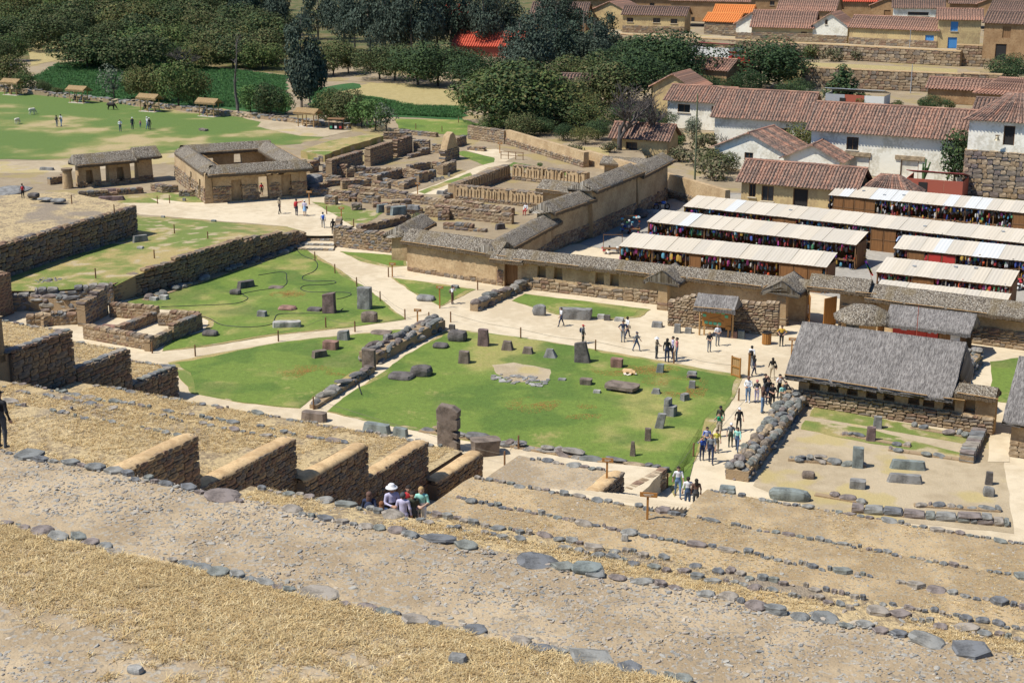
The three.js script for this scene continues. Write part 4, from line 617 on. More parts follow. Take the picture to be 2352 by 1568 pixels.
for (const [px, py, n, l] of [[1965, 605, 60, 'heap of bright souvenirs at the end of the second market row'], [1945, 590, 60, 'rack of necklaces at the end of the second market row'], [1448, 536, 36, 'colourful goods stacked by the lane end of the second row'], [1408, 582, 10, 'white and red stuffed toys by the lane'], [2330, 665, 80, 'pile of black and white hats at the frame edge'], [2320, 640, 60, 'hanging clothes at the end of the drum stall']]) {
  const o = thing('goods_display', l, 'market goods', site(px, py, 0)); const im = new THREE.InstancedMesh(boulderShapes[1], goodsMat, n); im.name = 'goods'; im.userData.kind = 'stuff'; const hats = l.includes('hats') || l.includes('toys'); for (let i = 0; i < n; i++) { im.setMatrixAt(i, mtx(rr(-1, 1), rr(.1, hats ? .9 : 1.7), rr(-.5, .5), rr(.15, .35), rr(.15, .3), rr(.15, .35), 0, rr(0, 3), 0)); im.setColorAt(i, new THREE.Color(...(hats ? pick([[.6, .6, .58], [.03, .03, .03], [.62, .6, .55], [.5, .04, .05]]) : pick(GOODS)))); } o.add(im); part('rack', merge([box(2, .05, .8, 0, .5, 0), box(.05, 1.8, .05, -.9, .9, -.4), box(.05, 1.8, .05, .9, .9, -.4), box(1.9, .05, .05, 0, 1.75, -.4)]), M.post, o);
}
{ const o = thing('hanging_drum', 'round tan drum hung on the drum stall', 'drum', site(2050, 660, 0)); part('skin', cyl(.32, .32, .12, 0, 1.75, .1, 16, Math.PI / 2), plain([.5, .36, .12]), o); part('rim', new THREE.TorusGeometry(.33, .04, 6, 16).translate(0, 1.75, .14), M.post, o); }

// ---------- houses ----------
function tileSlope(parent, A, B, C, D, { pitch = .36, limit = 110, mats, merged = false } = {}) { // A,B eave ends; D,C ridge ends above A and B
  const eave = B.clone().sub(A), n = Math.max(3, Math.round(eave.length() / pitch)), base = new THREE.BufferGeometry(); base.setAttribute('position', new THREE.Float32BufferAttribute([A, B, C, A, C, D].flatMap(p => [p.x, p.y, p.z]), 3)); base.computeVertexNormals(); const m = part('roof_slope', metreUV(base), mats ? mats[0] : ROOF[1], parent), gs = [];
  const ridge = C.clone().sub(D), out = B.clone().sub(A).cross(D.clone().sub(A)).normalize(); if (out.y < 0) out.negate();
  for (let i = 0; i < n; i++) {
    const f = (i + .5) / n, p = A.clone().lerp(B, f), dir = D.clone().sub(A).addScaledVector(ridge.clone().sub(eave), .5 * 0), top = D.clone().lerp(C, f), v = top.clone().sub(p), l = v.length(); if (l < .3) continue;
    const y = v.normalize(), z = out, x = y.clone().cross(z), q = new THREE.Matrix4().makeBasis(x, y, z);
    if (merged) { const g = COLUMN.clone(); g.applyMatrix4(new THREE.Matrix4().compose(p, new THREE.Quaternion().setFromRotationMatrix(q), V3(pitch * .62, l, pitch * .5))); gs.push(g); }
    else { const t = part('tile_column', pick(COLUMNS), pick(mats || ROOF), m); t.position.copy(p); t.quaternion.setFromRotationMatrix(q); t.scale.set(pitch * .62, l, pitch * .5); }
  }
  if (merged) stuff('tile_columns', merge(gs), mats ? mats[mats.length - 1] : pick(ROOF), m);
  return m;
}
function columnGeo(k, seed) { const pos = [], idx = [], uv = [], q = 3; for (let i = 0; i < k; i++) for (const e of [0, 1]) { const w = e ? .84 : 1.04; for (let j = 0; j <= q; j++) { const a = j / q * Math.PI; pos.push(.5 * w * Math.cos(a), (i + e) / k - (e ? 0 : .012), w * Math.sin(a) * .9); uv.push(j * .1 + seed * .37, (i + e) * .31 + seed); } } for (let i = 0; i < k; i++) for (let j = 0; j < q; j++) { const a = i * 2 * (q + 1) + j; idx.push(a, a + 1, a + q + 1, a + 1, a + q + 2, a + q + 1); } const g = new THREE.BufferGeometry(); g.setAttribute('position', new THREE.Float32BufferAttribute(pos, 3)); g.setAttribute('uv', new THREE.Float32BufferAttribute(uv, 2)); g.setIndex(idx); g.computeVertexNormals(); return g; }
const COLUMNS = [0, 1, 2, 3].map(k => columnGeo(8, k * .7)), COLUMN = columnGeo(4, .3).toNonIndexed();
const tileMat = c => mapped(tTile, .95, null, 0, { color: new THREE.Color(...c) });
const ROOF = [[1, 1, 1], [.8, .85, .88], [1.15, 1.05, 1], [.72, .7, .7], [1.3, 1.1, 1]].map(tileMat), ROOF_OLD = [[.8, .8, .8], [.95, .85, .8], [.65, .65, .66]].map(tileMat), ROOF_RED = [plain([.52, .09, .045], .9), plain([.58, .11, .06], .9), plain([.46, .08, .04], .9)], ROOF_ORANGE = [plain([.60, .20, .05], .9), plain([.66, .24, .06], .9)];
// house: front base line in the survey, local x along it, front = +z
function house(label, ax, ay, bx, by, { base = 0, h = 4, depth = 6, rise = 1.8, over = .5, wall = M.plaster, roof = ROOF, ridge = 'x', stone = 0, openings = [], far = true, name = 'house', pitch, hip = 0, low = 0 } = {}) {
  const r = run(ax, ay, bx, by, base), L = r.L, o = thing(name, label, 'house', r.a, r.turn), D = depth;
  const holes = openings.map(q => [q[0] * L, q[1], q[2], q[3], 1]);
  panel(o, 'front_wall', 0, L, h, .35, holes, wall, { batter: 0, y0: -low, gable: ridge === 'z' ? rise : 0 }); part('back_wall', metreUV(box(L, h, .3, L / 2, h / 2, -D + .15)), wall, o);
  for (const x of [.15, L - .15]) { const sh = new THREE.Shape([[-D + .35, -low], [-.36, -low], [-.36, h], ...(ridge === 'x' && !hip ? [[-D / 2, h + rise]] : []), [-D + .35, h]].map(p => new THREE.Vector2(...p))), g = new THREE.ExtrudeGeometry(sh, { depth: .3, bevelEnabled: false }); g.rotateY(-Math.PI / 2); g.translate(x + .15, 0, 0); part('side_wall', metreUV(g), wall, o); }
  if (stone) { part('stone_base', metreUV(box(L + .1, stone + low, .3, L / 2, (stone - low) / 2, .02)), M.earth, o); masonry(o, { x0: 0, x1: L, y0: -low, top: stone, z: .06, depth: .35, len: far ? .9 : .6, hgt: far ? .5 : .34, limit: far ? 40 : 160, pal: STONE }); }
  for (const [f, y, w, hh, kind = 'window', mat] of openings) { const x = f * L, win = part(kind === 'door' ? 'door' : 'window', box(w, hh, .06, x, y + hh / 2, -.22), mat || (kind === 'door' ? M.wood : M.glass), o); part('frame', merge([box(.08, hh, .1, x - w / 2 + .04, y + hh / 2, -.12), box(.08, hh, .1, x + w / 2 - .04, y + hh / 2, -.12), box(w, .08, .1, x, y + hh - .04, -.12), ...(kind === 'window' ? [box(.05, hh, .06, x, y + hh / 2, -.15)] : [])]), mat === M.blue ? M.blue : M.post, win); if (kind === 'window') part('sill', box(w + .2, .08, .25, x, y - .05, .05), M.cream, win); }
  const e = h - over * rise / (D / 2), z0 = over, z1 = -D - over, zr = -D / 2, xa = -over, xb = L + over, o2 = { merged: far, mats: roof, pitch: pitch || (far ? .55 : .36) };
  if (ridge === 'x') { tileSlope(o, V3(xa, e, z0), V3(xb, e, z0), V3(xb - hip, h + rise, zr), V3(xa + hip, h + rise, zr), o2); tileSlope(o, V3(xb, e, z1), V3(xa, e, z1), V3(xa + hip, h + rise, zr), V3(xb - hip, h + rise, zr), { ...o2, merged: true, pitch: .7 }); if (hip) { tileSlope(o, V3(xa, e, z1), V3(xa, e, z0), V3(xa + hip, h + rise, zr), V3(xa + hip, h + rise, zr), o2); tileSlope(o, V3(xb, e, z0), V3(xb, e, z1), V3(xb - hip, h + rise, zr), V3(xb - hip, h + rise, zr), o2); } }
  else { const k = rise / (L / 2), ee = h - over * k; tileSlope(o, V3(xa, ee, z1), V3(xa, ee, z0), V3(L / 2, h + rise, z0), V3(L / 2, h + rise, z1), o2); tileSlope(o, V3(xb, ee, z0), V3(xb, ee, z1), V3(L / 2, h + rise, z1), V3(L / 2, h + rise, z0), o2); }
  part('ridge_tiles', ridge === 'x' ? cyl(.18, .18, L + 2 * over - 2 * hip, L / 2, h + rise + .02, zr, 6, 0, Math.PI / 2) : cyl(.18, .18, D + 2 * over, L / 2, h + rise + .02, zr, 6, Math.PI / 2), roof[roof.length - 1], o);
  return o;
}
const near = { far: false };
{ // long white church hall
  const o = house('long white hall with a red-brown tile roof and two plain doorways', 1860, 392, 2222, 421, { h: 5.6, depth: 8, rise: 2.6, over: .7, ...near, openings: [[.27, 3.0, 1.5, 1.6], [.3, .2, 3.4, 2.1, 'door', M.plaster], [.64, 0, 2.2, 2.3, 'door', M.plaster]], pitch: .4 });
  const L = site(1860, 392).distanceTo(site(2222, 421)); for (const x of [.3, .64]) part('stone_lintel', metreUV(box(3.6, .5, .3, x * L, 2.55, .05)), STONE[2], o);
}
house('tall white house with a steep tiled roof beside the long hall', 1640, 338, 1846, 352, { h: 4.6, depth: 9, rise: 3, over: .6, ...near, pitch: .4, openings: [[.78, 2.3, 1.6, .9]] });
house('small white gabled house with one barred window', 1640, 382, 1800, 398, { h: 2.6, depth: 7, rise: 2.1, ridge: 'z', ...near, openings: [[.5, 1.2, 1.2, 1]], pitch: .4 });
house('little white gabled annex behind the leafy tree', 1800, 402, 1928, 412, { h: 2.3, depth: 6, rise: 1.7, ridge: 'z', ...near, pitch: .4 });
{
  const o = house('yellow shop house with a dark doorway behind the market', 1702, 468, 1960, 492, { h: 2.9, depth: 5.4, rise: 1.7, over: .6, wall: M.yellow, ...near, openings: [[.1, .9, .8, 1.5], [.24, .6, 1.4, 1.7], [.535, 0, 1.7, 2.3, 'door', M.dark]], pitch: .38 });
  const L = site(1702, 468).distanceTo(site(1960, 492)), sg = part('sign_board', box(1.1, .34, .06, L * .55, 2.62, .12), plain([.05, .03, .02]), o);
  const cv = document.createElement('canvas'); cv.width = 256; cv.height = 64; const c = cv.getContext('2d'); c.fillStyle = '#1d130c'; c.fillRect(0, 0, 256, 64); c.fillStyle = '#c9b48a'; c.font = 'bold 44px serif'; c.textAlign = 'center'; c.textBaseline = 'middle'; c.fillText('ILLAPU', 128, 34); const ct = new THREE.CanvasTexture(cv); ct.colorSpace = THREE.SRGBColorSpace; const pg = new THREE.PlaneGeometry(1.06, .3); pg.translate(L * .55, 2.62, .153); part('lettering', pg, new THREE.MeshStandardMaterial({ map: ct, roughness: .8 }), sg);
  house('low tiled extension of the yellow shop house', 1968, 492, 2085, 502, { h: 2.4, depth: 5.4, rise: 1.6, wall: M.yellow, ...near, hip: 2.2, pitch: .4 });
}
house('white house with a long tiled roof behind the bare tree', 1532, 292, 1668, 302, { h: 4.4, depth: 6, rise: 1.7, over: .6, ...near, openings: [[.28, 2.4, 2, 1.2], [.86, 2.3, 2.2, 1.3]], pitch: .42 });
house('small tiled gable house behind the long white house', 1498, 262, 1590, 268, { h: 4.6, depth: 7, rise: 1.9, ridge: 'z', wall: M.yellow });
{
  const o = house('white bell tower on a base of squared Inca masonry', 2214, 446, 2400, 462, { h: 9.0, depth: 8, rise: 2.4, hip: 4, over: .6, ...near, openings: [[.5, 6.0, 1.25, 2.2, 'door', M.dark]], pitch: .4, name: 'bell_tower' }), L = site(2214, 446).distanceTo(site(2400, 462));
  masonry(o, { x0: -.15, x1: L + .1, top: 5.2, z: .1, depth: .6, len: .75, hgt: .45, limit: 200, pal: [STONE[0], STONE[4], STONE[2], GREYS[3], STONE[5]] }); masonry(o, { x0: -8, x1: -.1, top: 5.2, z: -.05, depth: .5, len: .75, hgt: .45, limit: 40, axis: 'z' });
  const b = thing('bronze_bell', 'bronze bell hanging in the tower opening', 'bell', site(2291, 322, 6.6).add(V3(0, 0, -.0))); part('bell_body', new THREE.LatheGeometry([[.02, .5], [.14, .47], [.2, .3], [.24, .12], [.34, 0]].map(p => new THREE.Vector2(...p)), 12), plain([.35, .3, .2], .5, { metalness: .5 }), b); part('yoke', box(.5, .1, .1, 0, .55, 0), M.post, b);
}
house('small yellow house half hidden by the bare tree', 1405, 356, 1532, 364, { h: 2.6, depth: 5, rise: 1.5, wall: M.yellow, ...near, openings: [[.36, .2, 1.6, 1.7]], pitch: .42 });
house('tan earth house at the edge of the wood', 1285, 248, 1345, 250, { h: 3.6, depth: 6, rise: 1.6, wall: M.brownWall, roof: ROOF_OLD, openings: [[.35, 1.4, 1.2, 1]], base: UP });
house('brick-red house with a tiled roof behind the dark trees', 1580, 205, 1668, 212, { h: 4, depth: 6, rise: 1.6, wall: M.brownWall, openings: [[.75, .8, 1.6, 1.6]] });
{ // sheds with sheet roofs
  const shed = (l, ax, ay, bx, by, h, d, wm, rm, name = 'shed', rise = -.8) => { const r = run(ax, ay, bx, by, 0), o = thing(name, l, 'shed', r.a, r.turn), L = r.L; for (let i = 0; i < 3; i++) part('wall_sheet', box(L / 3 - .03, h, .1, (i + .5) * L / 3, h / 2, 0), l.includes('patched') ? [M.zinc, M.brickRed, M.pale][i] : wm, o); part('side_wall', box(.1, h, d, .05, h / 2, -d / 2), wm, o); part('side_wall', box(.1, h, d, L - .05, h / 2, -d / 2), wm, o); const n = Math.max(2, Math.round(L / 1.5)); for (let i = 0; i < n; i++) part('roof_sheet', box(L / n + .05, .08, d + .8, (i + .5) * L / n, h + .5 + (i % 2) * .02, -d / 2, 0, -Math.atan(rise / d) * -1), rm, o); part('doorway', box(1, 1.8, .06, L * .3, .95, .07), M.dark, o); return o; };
  shed('shed with a faded pink-red sheet roof among the dark trees', 1588, 140, 1675, 146, 3.2, 6, M.pale, plain([.48, .12, .12], .6)); shed('bright red shack beside the dark round tree', 1672, 164, 1722, 166, 3, 4, M.red, M.red, 'shack'); shed('makeshift shed patched with pale sheets below the stone terraces', 1895, 248, 2030, 256, 2.4, 4, M.pale, M.zinc); shed('low maroon sheet roof beside the bell tower', 2080, 452, 2210, 462, 2.2, 4, M.brickRed, M.maroon);
  shed('street awning striped red and white', 1575, 48, 1632, 50, 6.4, 4, M.brownWall, plain([.45, .03, .06], .7), 'awning_stall');
}
house('low tiled roof in front of the pale terrace wall end', 2236, 300, 2330, 306, { h: 3, depth: 6, rise: 1.6, wall: M.brownWall, roof: ROOF_OLD });
house('long low tiled roof below the stone terraces', 2130, 235, 2330, 246, { h: 2.6, depth: 6, rise: 1.4, wall: M.brownWall, roof: ROOF }); house('orange-tiled house at the frame edge above the bell tower', 2240, 268, 2400, 280, { h: 4, depth: 7, rise: 2, wall: M.brownWall, roof: ROOF, hip: 3 }); 
// the upper town street
const TB = 2.8;
house('yellow house with a stone base and small dark windows on the street', 1430, 74, 1572, 78, { base: TB, h: 4.4, depth: 6, rise: 1.7, wall: M.yellow, roof: ROOF_OLD, stone: 1.7, openings: [[.12, 2.5, 1.6, 1], [.55, 2.5, 1.8, 1.1], [.83, 2.4, 1.7, 1.1]] });
house('yellow gabled house peeping over the grove', 1362, 64, 1440, 68, { base: TB, h: 4.6, depth: 8, rise: 2, ridge: 'z', wall: M.yellow, openings: [[.5, 2.6, 1.6, 1]] });
house('stone house with a bright orange roof on the street', 1618, 78, 1692, 81, { base: TB, h: 3.2, depth: 6, rise: 1.6, wall: M.brownWall, roof: ROOF_ORANGE, stone: 2.6 }); house('orange-roofed house behind the striped awning', 1640, 56, 1725, 58, { base: TB, h: 3.2, depth: 7, rise: 1.6, wall: M.brownWall, roof: ROOF_ORANGE });
house('cream gabled house with a stepped roof on the street', 1690, 88, 1762, 91, { base: TB, h: 3.5, depth: 8, rise: 2.4, ridge: 'z', wall: M.plaster, stone: 1.4, openings: [[.5, 3, .7, 1]] });
house('long street house with a big tiled roof and brown door', 1726, 92, 1866, 96, { base: TB, h: 3.3, depth: 8, rise: 3.2, wall: M.yellow, stone: 1.8, openings: [[.86, 0, 1.3, 2.2, 'door']] }); house('cream gabled house beside the dark passage', 1866, 96, 1946, 99, { base: TB, h: 3.8, depth: 8, rise: 2.6, ridge: 'z', wall: M.plaster, stone: 1.6, openings: [[.38, 3.9, .6, 1.1]] });
house('long ochre house with a blue double door', 1950, 100, 2152, 110, { base: TB, h: 3.8, depth: 7, rise: 2.2, wall: M.yellow, stone: 1.5, openings: [[.915, 0, 1.9, 2.6, 'door', M.blue]] });
house('two-storey ochre house with a blue balcony and blue door', 2152, 110, 2250, 112, { base: TB, h: 6.2, depth: 7, rise: 1.9, wall: M.yellow, openings: [[.38, 3.6, 1.5, 2.0, 'window', M.blue], [.36, 0, 1.9, 2.3, 'door', M.blue]] });
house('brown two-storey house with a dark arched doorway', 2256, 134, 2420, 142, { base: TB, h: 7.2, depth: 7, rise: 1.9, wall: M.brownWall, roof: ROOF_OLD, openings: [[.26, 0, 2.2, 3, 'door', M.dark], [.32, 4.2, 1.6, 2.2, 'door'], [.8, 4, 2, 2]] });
house('house with a broad tiled roof and two skylights', 1786, 62, 1915, 66, { base: 2.6, h: 4.6, depth: 9, rise: 3.4, wall: M.brownWall, openings: [] }); house('house with a bright red tiled roof', 1920, 50, 2010, 52, { base: 2.6, h: 5.6, depth: 10, rise: 3, wall: M.brownWall, roof: ROOF_RED, openings: [] });
house('grey-tiled house with a white upper wall', 2050, 66, 2165, 68, { base: 2.6, h: 5.4, depth: 7, rise: 2.4, wall: M.plaster, roof: ROOF_OLD, openings: [[.5, 3.4, 5, .8]] }); house('long brown roofed house behind the striped awning', 1540, 38, 1720, 42, { base: 2.6, h: 4.6, depth: 10, rise: 3, wall: M.brownWall });
house('earth gable house in the middle of the upper town', 2000, 52, 2075, 55, { base: 2.6, h: 4.6, depth: 8, rise: 1.9, ridge: 'z', wall: M.brownWall, openings: [[.5, .8, 1.8, 2.6, 'door']] }); house('earth gable house near the upper corner', 2245, 48, 2335, 51, { base: 2.6, h: 4.6, depth: 8, rise: 2.2, ridge: 'z', wall: M.brownWall });
[[2180, 42, 2330, 46, ROOF_OLD, 'grey-brown roof behind the blue balcony house'], [2270, 64, 2420, 70, ROOF_OLD, 'weathered roof above the brown two-storey house'], [2020, 24, 2200, 28, ROOF, 'reddish roof at the top of the town'], [2200, 22, 2400, 27, ROOF_OLD, 'dull roof at the top corner of the town'], [1720, 22, 1900, 24, ROOF, 'red-brown roof at the top edge of the town'], [1400, 26, 1540, 28, ROOF_OLD, 'thatch-brown roof behind the yellow gable'], [1220, 70, 1345, 72, ROOF_OLD, 'dark barn roof among the eucalyptus'], [1900, 8, 2040, 10, ROOF_OLD, 'roof on the topmost row of the town'], [1250, 30, 1400, 31, ROOF, 'tiled roof glimpsed through the eucalyptus'], [2060, 2, 2400, 4, ROOF, 'long roof at the far edge of the town']].forEach(([a, b, c, d, roof, l]) => house(l, a, b, c, d, { base: 2.6, h: 4.2, depth: 9, rise: 2.4, wall: M.brownWall, roof, openings: [[.3, 1.4, 1.4, 1.2], [.7, 1.4, 1.4, 1.2]] }));
house('long brick-red roof glimpsed behind the eucalyptus grove', 1040, 128, 1200, 132, { base: UP, h: 2.4, depth: 10, rise: 2.6, wall: M.brickRed, roof: ROOF_RED }); house('orange-red roof behind the tallest trees', 990, 60, 1080, 61, { base: UP, h: 3.5, depth: 8, rise: 2.2, wall: M.yellow, roof: ROOF_RED });
{ // stone terraces below the street
  const TW = (l, ax, ay, bx, by, h, lim) => { const r = run(ax, ay, bx, by, 0), o = thing('street_terrace_wall', l, 'retaining wall', r.a, r.turn, 'stone terrace walls below the town'); part('core', metreUV(box(r.L, h, 3, r.L / 2, h / 2, -1.6)), M.earth, o); masonry(o, { x0: 0, x1: r.L, top: h, z: -.15, depth: .5, len: 1.0, hgt: .55, limit: lim, pal: STONE }); part('coping', metreUV(box(r.L, .2, .8, r.L / 2, h + .08, -.3)), M.cap, o); };
  TW('upper stone terrace wall carrying the town street', 1425, 108, 2205, 152, 3.0, 290); TW('lower stone terrace wall behind the conifer', 1838, 196, 2205, 214, 3.3, 180); TW('pale wall end joining the upper street wall', 2195, 150, 2330, 156, 4.2, 70); TW('short terrace wall behind the leaning tree', 2205, 196, 2300, 200, 2.2, 50);
  sheet('street', [[1380, 70], [2200, 105], [2205, 118], [1380, 80]], TB - .03, M.soil, { thick: 1 });
  sheet('terrace_scrub', [[1800, 175], [2200, 192], [2200, 158], [1800, 140]], 1.2, M.stubble, { thick: 1.2, jit: 0 });
}
// thatched hall of the lower courtyard
{
  const r = run(1832, 928, 2282, 998, 0), L = r.L, o = thing('thatched_hall', 'hall with a broad grey thatched roof and a row of dark niches', 'hall', r.a, r.turn), H = 2.55, nf = [.085, .185, .285, .385, .475, .60, .675, .775, .875];
  panel(o, 'front_wall', 0, L, H, .7, nf.map(f => [f * L, 1.15, .75, 1.15, .84]), M.adobe); part('niche_back', box(L - .6, 1.5, .1, L / 2, 1.7, -.75), M.adobe, o); panel(o, 'back_wall', 0, L * .8, H, .6, [], M.adobe, { z: -4.2 });
  for (const x of [0, L * .8 - .6]) part('end_wall', metreUV(box(.6, H, 3.4, x + .3, H / 2, -2.6)), M.adobe, o); masonry(o, { x0: 0, x1: L, top: x => 1.05 + .1 * noise3(x, 4, 4), z: -.05, depth: .6, len: .5, hgt: .27, limit: 240, pal: STONE });
  thatch(o, -.7, L * .80, -2.4, 3.3, H - .35, 2.9, M.grey, { thick: .35 }); thatch(o, L * .80, L * 1.0, -.4, .9, H - .05, .5, M.pebble);
  const e = run(2292, 1000, 2420, 1020, 0); const q = thing('thatched_hall', 'second grey thatched hall cut by the frame edge', 'hall', site(2318, 1046, 0), r.turn); panel(q, 'front_wall', 0, 9, 2.6, .6, [], M.adobe); panel(q, 'back_wall', 0, 9, 2.6, .6, [], M.adobe, { z: -7 }); part('end_wall', metreUV(box(.6, 2.6, 7, .3, 1.3, -3.6)), M.adobe, q); const g = new THREE.Group(); g.name = 'roof'; g.position.set(0, 0, -3.6); q.add(g); thatch(g, -.5, 9.5, 0, 4.2, 2.3, 3, M.grey); masonry(q, { x0: 0, x1: 9, top: 1, z: -.05, depth: .5, limit: 40 });
}
{ // ticket kiosk, store, information board
  const k = thing('ticket_kiosk', 'small wooden kiosk under a rounded pebbly thatch beside the gate', 'kiosk', site(1982, 792, 0), TURN_S); for (let i = 0; i < 8; i++) part('plank', box(.31, 2.0, .06, -1.24 + i * .32, 1, 1), M.postLight, k); part('side_wall', box(.08, 2, 2, -1.3, 1, 0), M.board, k); part('side_wall', box(.08, 2, 2, 1.3, 1, 0), M.board, k); part('window', box(.95, 1.0, .08, -.6, 1.35, 1.03), M.glass, k); part('paper_notice', box(.3, .24, .02, .55, 1.3, 1.05), M.white, k); part('paper_notice', box(.26, .16, .02, .5, .8, 1.05), M.white, k);
  const rg = new THREE.LatheGeometry([[2.05, -.15], [2.1, .05], [1.6, .55], [.9, .95], [.05, 1.15]].map(p => new THREE.Vector2(...p)), 20); rg.scale(1.1, 1, .85); rg.translate(0, 2.1, 0); part('thatch_roof', metreUV(roughen(rg, .03, 3, 5)), M.pebble, k);
  const r = run(2048, 800, 2218, 822, 0), s = thing('store', 'thatched store with wide red doors and a brown side panel', 'store', r.a, r.turn), L = r.L; for (let i = 0; i < 4; i++) part('red_door', box(L * .62 / 4 - .03, 2, .08, L * .62 * (i + .5) / 4, 1, 0), M.red, s); part('side_panel', box(L * .36, 2, .08, L * .81, 1, 0), M.wood, s); part('notice', box(.7, .5, .03, L * .85, 1.5, .06), M.white, s); part('back_wall', box(L, 2.2, .1, L / 2, 1.1, -2), M.wood, s); thatch(s, -.5, L + .4, -.9, 1.8, 2.1, 1.1, M.grey);
  const pole = thing('flagpole', 'thin rusty pole in front of the red store', 'pole', site(2101, 838, 0)); part('shaft', cyl(.03, .025, 4.4, 0, 2.2, 0, 6), M.brickRed, pole); part('foot', cyl(.09, .08, .12, 0, .06, 0, 8), M.zinc, pole);
  const w = run(1533, 748, 1786, 772, 0), q = thing('board_wall', 'broken stone wall behind the information board', 'stone wall', w.a, w.turn); part('core', metreUV(box(w.L, 1.9, .5, w.L / 2, .95, -.4)), M.earth, q); masonry(q, { x0: 0, x1: w.L, top: x => 2.5 + .25 * noise3(x * .6, 5, 2) - .5 * smooth(2, 0, x), z: -.35, depth: .75, len: .36, hgt: .2, limit: 290 });
  const b = thing('information_board', 'wooden map board with green panels under its own grey thatch', 'information board', site(1645, 772, 0), TURN_S * .8); part('panel', box(2.3, 1.4, .08, 0, 1.45, 0), M.board, b); for (const x of [-1.3, 1.3]) part('post', cyl(.08, .07, 2.7, x, 1.35, .1, 7), M.postLight, b); for (const x of [-.95, .95]) part('short_post', box(.12, 1, .1, x, .5, -.02), M.postLight, b); thatch(b, -1.6, 1.6, -.15, 1.25, 2.45, .85, M.grey);
  const gm = plain([.12, .42, .25], .8), wm = M.white; [[-.3, 1.95], [.1, 1.95], [.5, 1.92], [.78, 1.65], [-.95, 1.6], [-.8, 1.05], [-.45, 1.02], [-.1, 1.02], [.25, 1.02], [-.9, 2.0]].forEach(([x, y], i) => part('green_card', box(.27, .22, .02, x, y, .06), gm, b)); part('map_outline', merge([box(.9, .03, .02, -.1, 1.5, .055, 0, 0, .3), box(.5, .03, .02, .35, 1.35, .055, 0, 0, -.5)]), M.post, b); part('small_sign', box(.4, .26, .05, .95, .75, .08), M.board, b);
}
ruin('long low wall of mixed stones between the crowd path and the courtyard', 1722, 1108, 1860, 925, .85, { base: 0, t: 1.5, limit: 230, len: .6, hgt: .32, pal: [...SLATE, STONE[2], STONE[4]], round: true, name: 'path_wall', cat: 'stone wall', group: undefined, rag: .15 });
ruin('thick rubble wall beside the grey thatched hall', 2196, 905, 2262, 835, 1.1, { base: 0, t: 2.6, limit: 120, len: .8, hgt: .4, pal: GREYS, round: true, name: 'rubble_wall', cat: 'rubble wall', group: undefined });
ruin('low wall stub at the courtyard path', 2238, 1066, 2268, 1000, .5, { base: 0, t: .9, limit: 40, pal: SLATE }); ruin('stone row closing the near side of the courtyard', 1955, 1178, 2320, 1212, .35, { base: 0, t: .8, limit: 60, len: .7, pal: SLATE });
{ // diagonal boulder line between the lawns and the big heap by the fork
  ruin('long line of hewn stones between the two green lawns', 728, 940, 862, 855, .5, { base: 0, t: .6, limit: 40, len: 1.1, hgt: .45, pal: GREYS, round: true, name: 'boulder_line', cat: 'stone row', group: undefined }); ruin('heaped wall of grey boulders at the top of the lawns', 866, 838, 1025, 756, 1.0, { base: 0, t: 1.6, limit: 110, len: .95, hgt: .5, pal: GREYS, round: true, name: 'boulder_line', cat: 'stone row', group: undefined, rag: .5 });
  ruin('row of flat stones along the near rim of the big lawn', 960, 992, 1530, 1090, .28, { base: 0, t: .7, limit: 90, len: .9, hgt: .3, pal: [...GREYS, STONE[2]], round: true, name: 'lawn_edging', cat: 'edging stones', group: undefined }); ruin('loose dark stones along the foot of the leaning wall', 340, 692, 690, 572, .4, { base: 0, t: .8, limit: 80, len: .8, hgt: .35, pal: GREYS, round: true, name: 'boulder_line', cat: 'stone row', group: undefined, rag: .5 });
  ruin('dry-stone field wall behind the meadow shelters', -30, 206, 800, 296, .9, { t: .7, limit: 280, len: .8, hgt: .4, pal: [...GREYS, STONE[2], STONE[5]], round: true, name: 'field_wall', cat: 'field wall', group: undefined });
}

[[2040, 1036, 2235, 1064, 'thin row of small stones below the dry strips'], [1930, 1000, 2090, 1030, 'thin row of stones between the dry strips'], [1870, 1140, 1990, 1160, 'row of grey stones by the long pale boulder'], [2100, 1165, 2300, 1178, 'broken row of stones near the courtyard corner'], [1810, 1060, 1990, 1075, 'scattered stone row beside the path wall'], [2090, 985, 2225, 1008, 'stone row edging the upper dry strip']].forEach(([a, b, c, d, l]) => ruin(l, a, b, c, d, .2, { base: 0, t: .45, limit: 40, len: .55, hgt: .3, pal: SLATE, round: true, name: 'stone_row', cat: 'stone row', group: undefined, rag: .35 }));
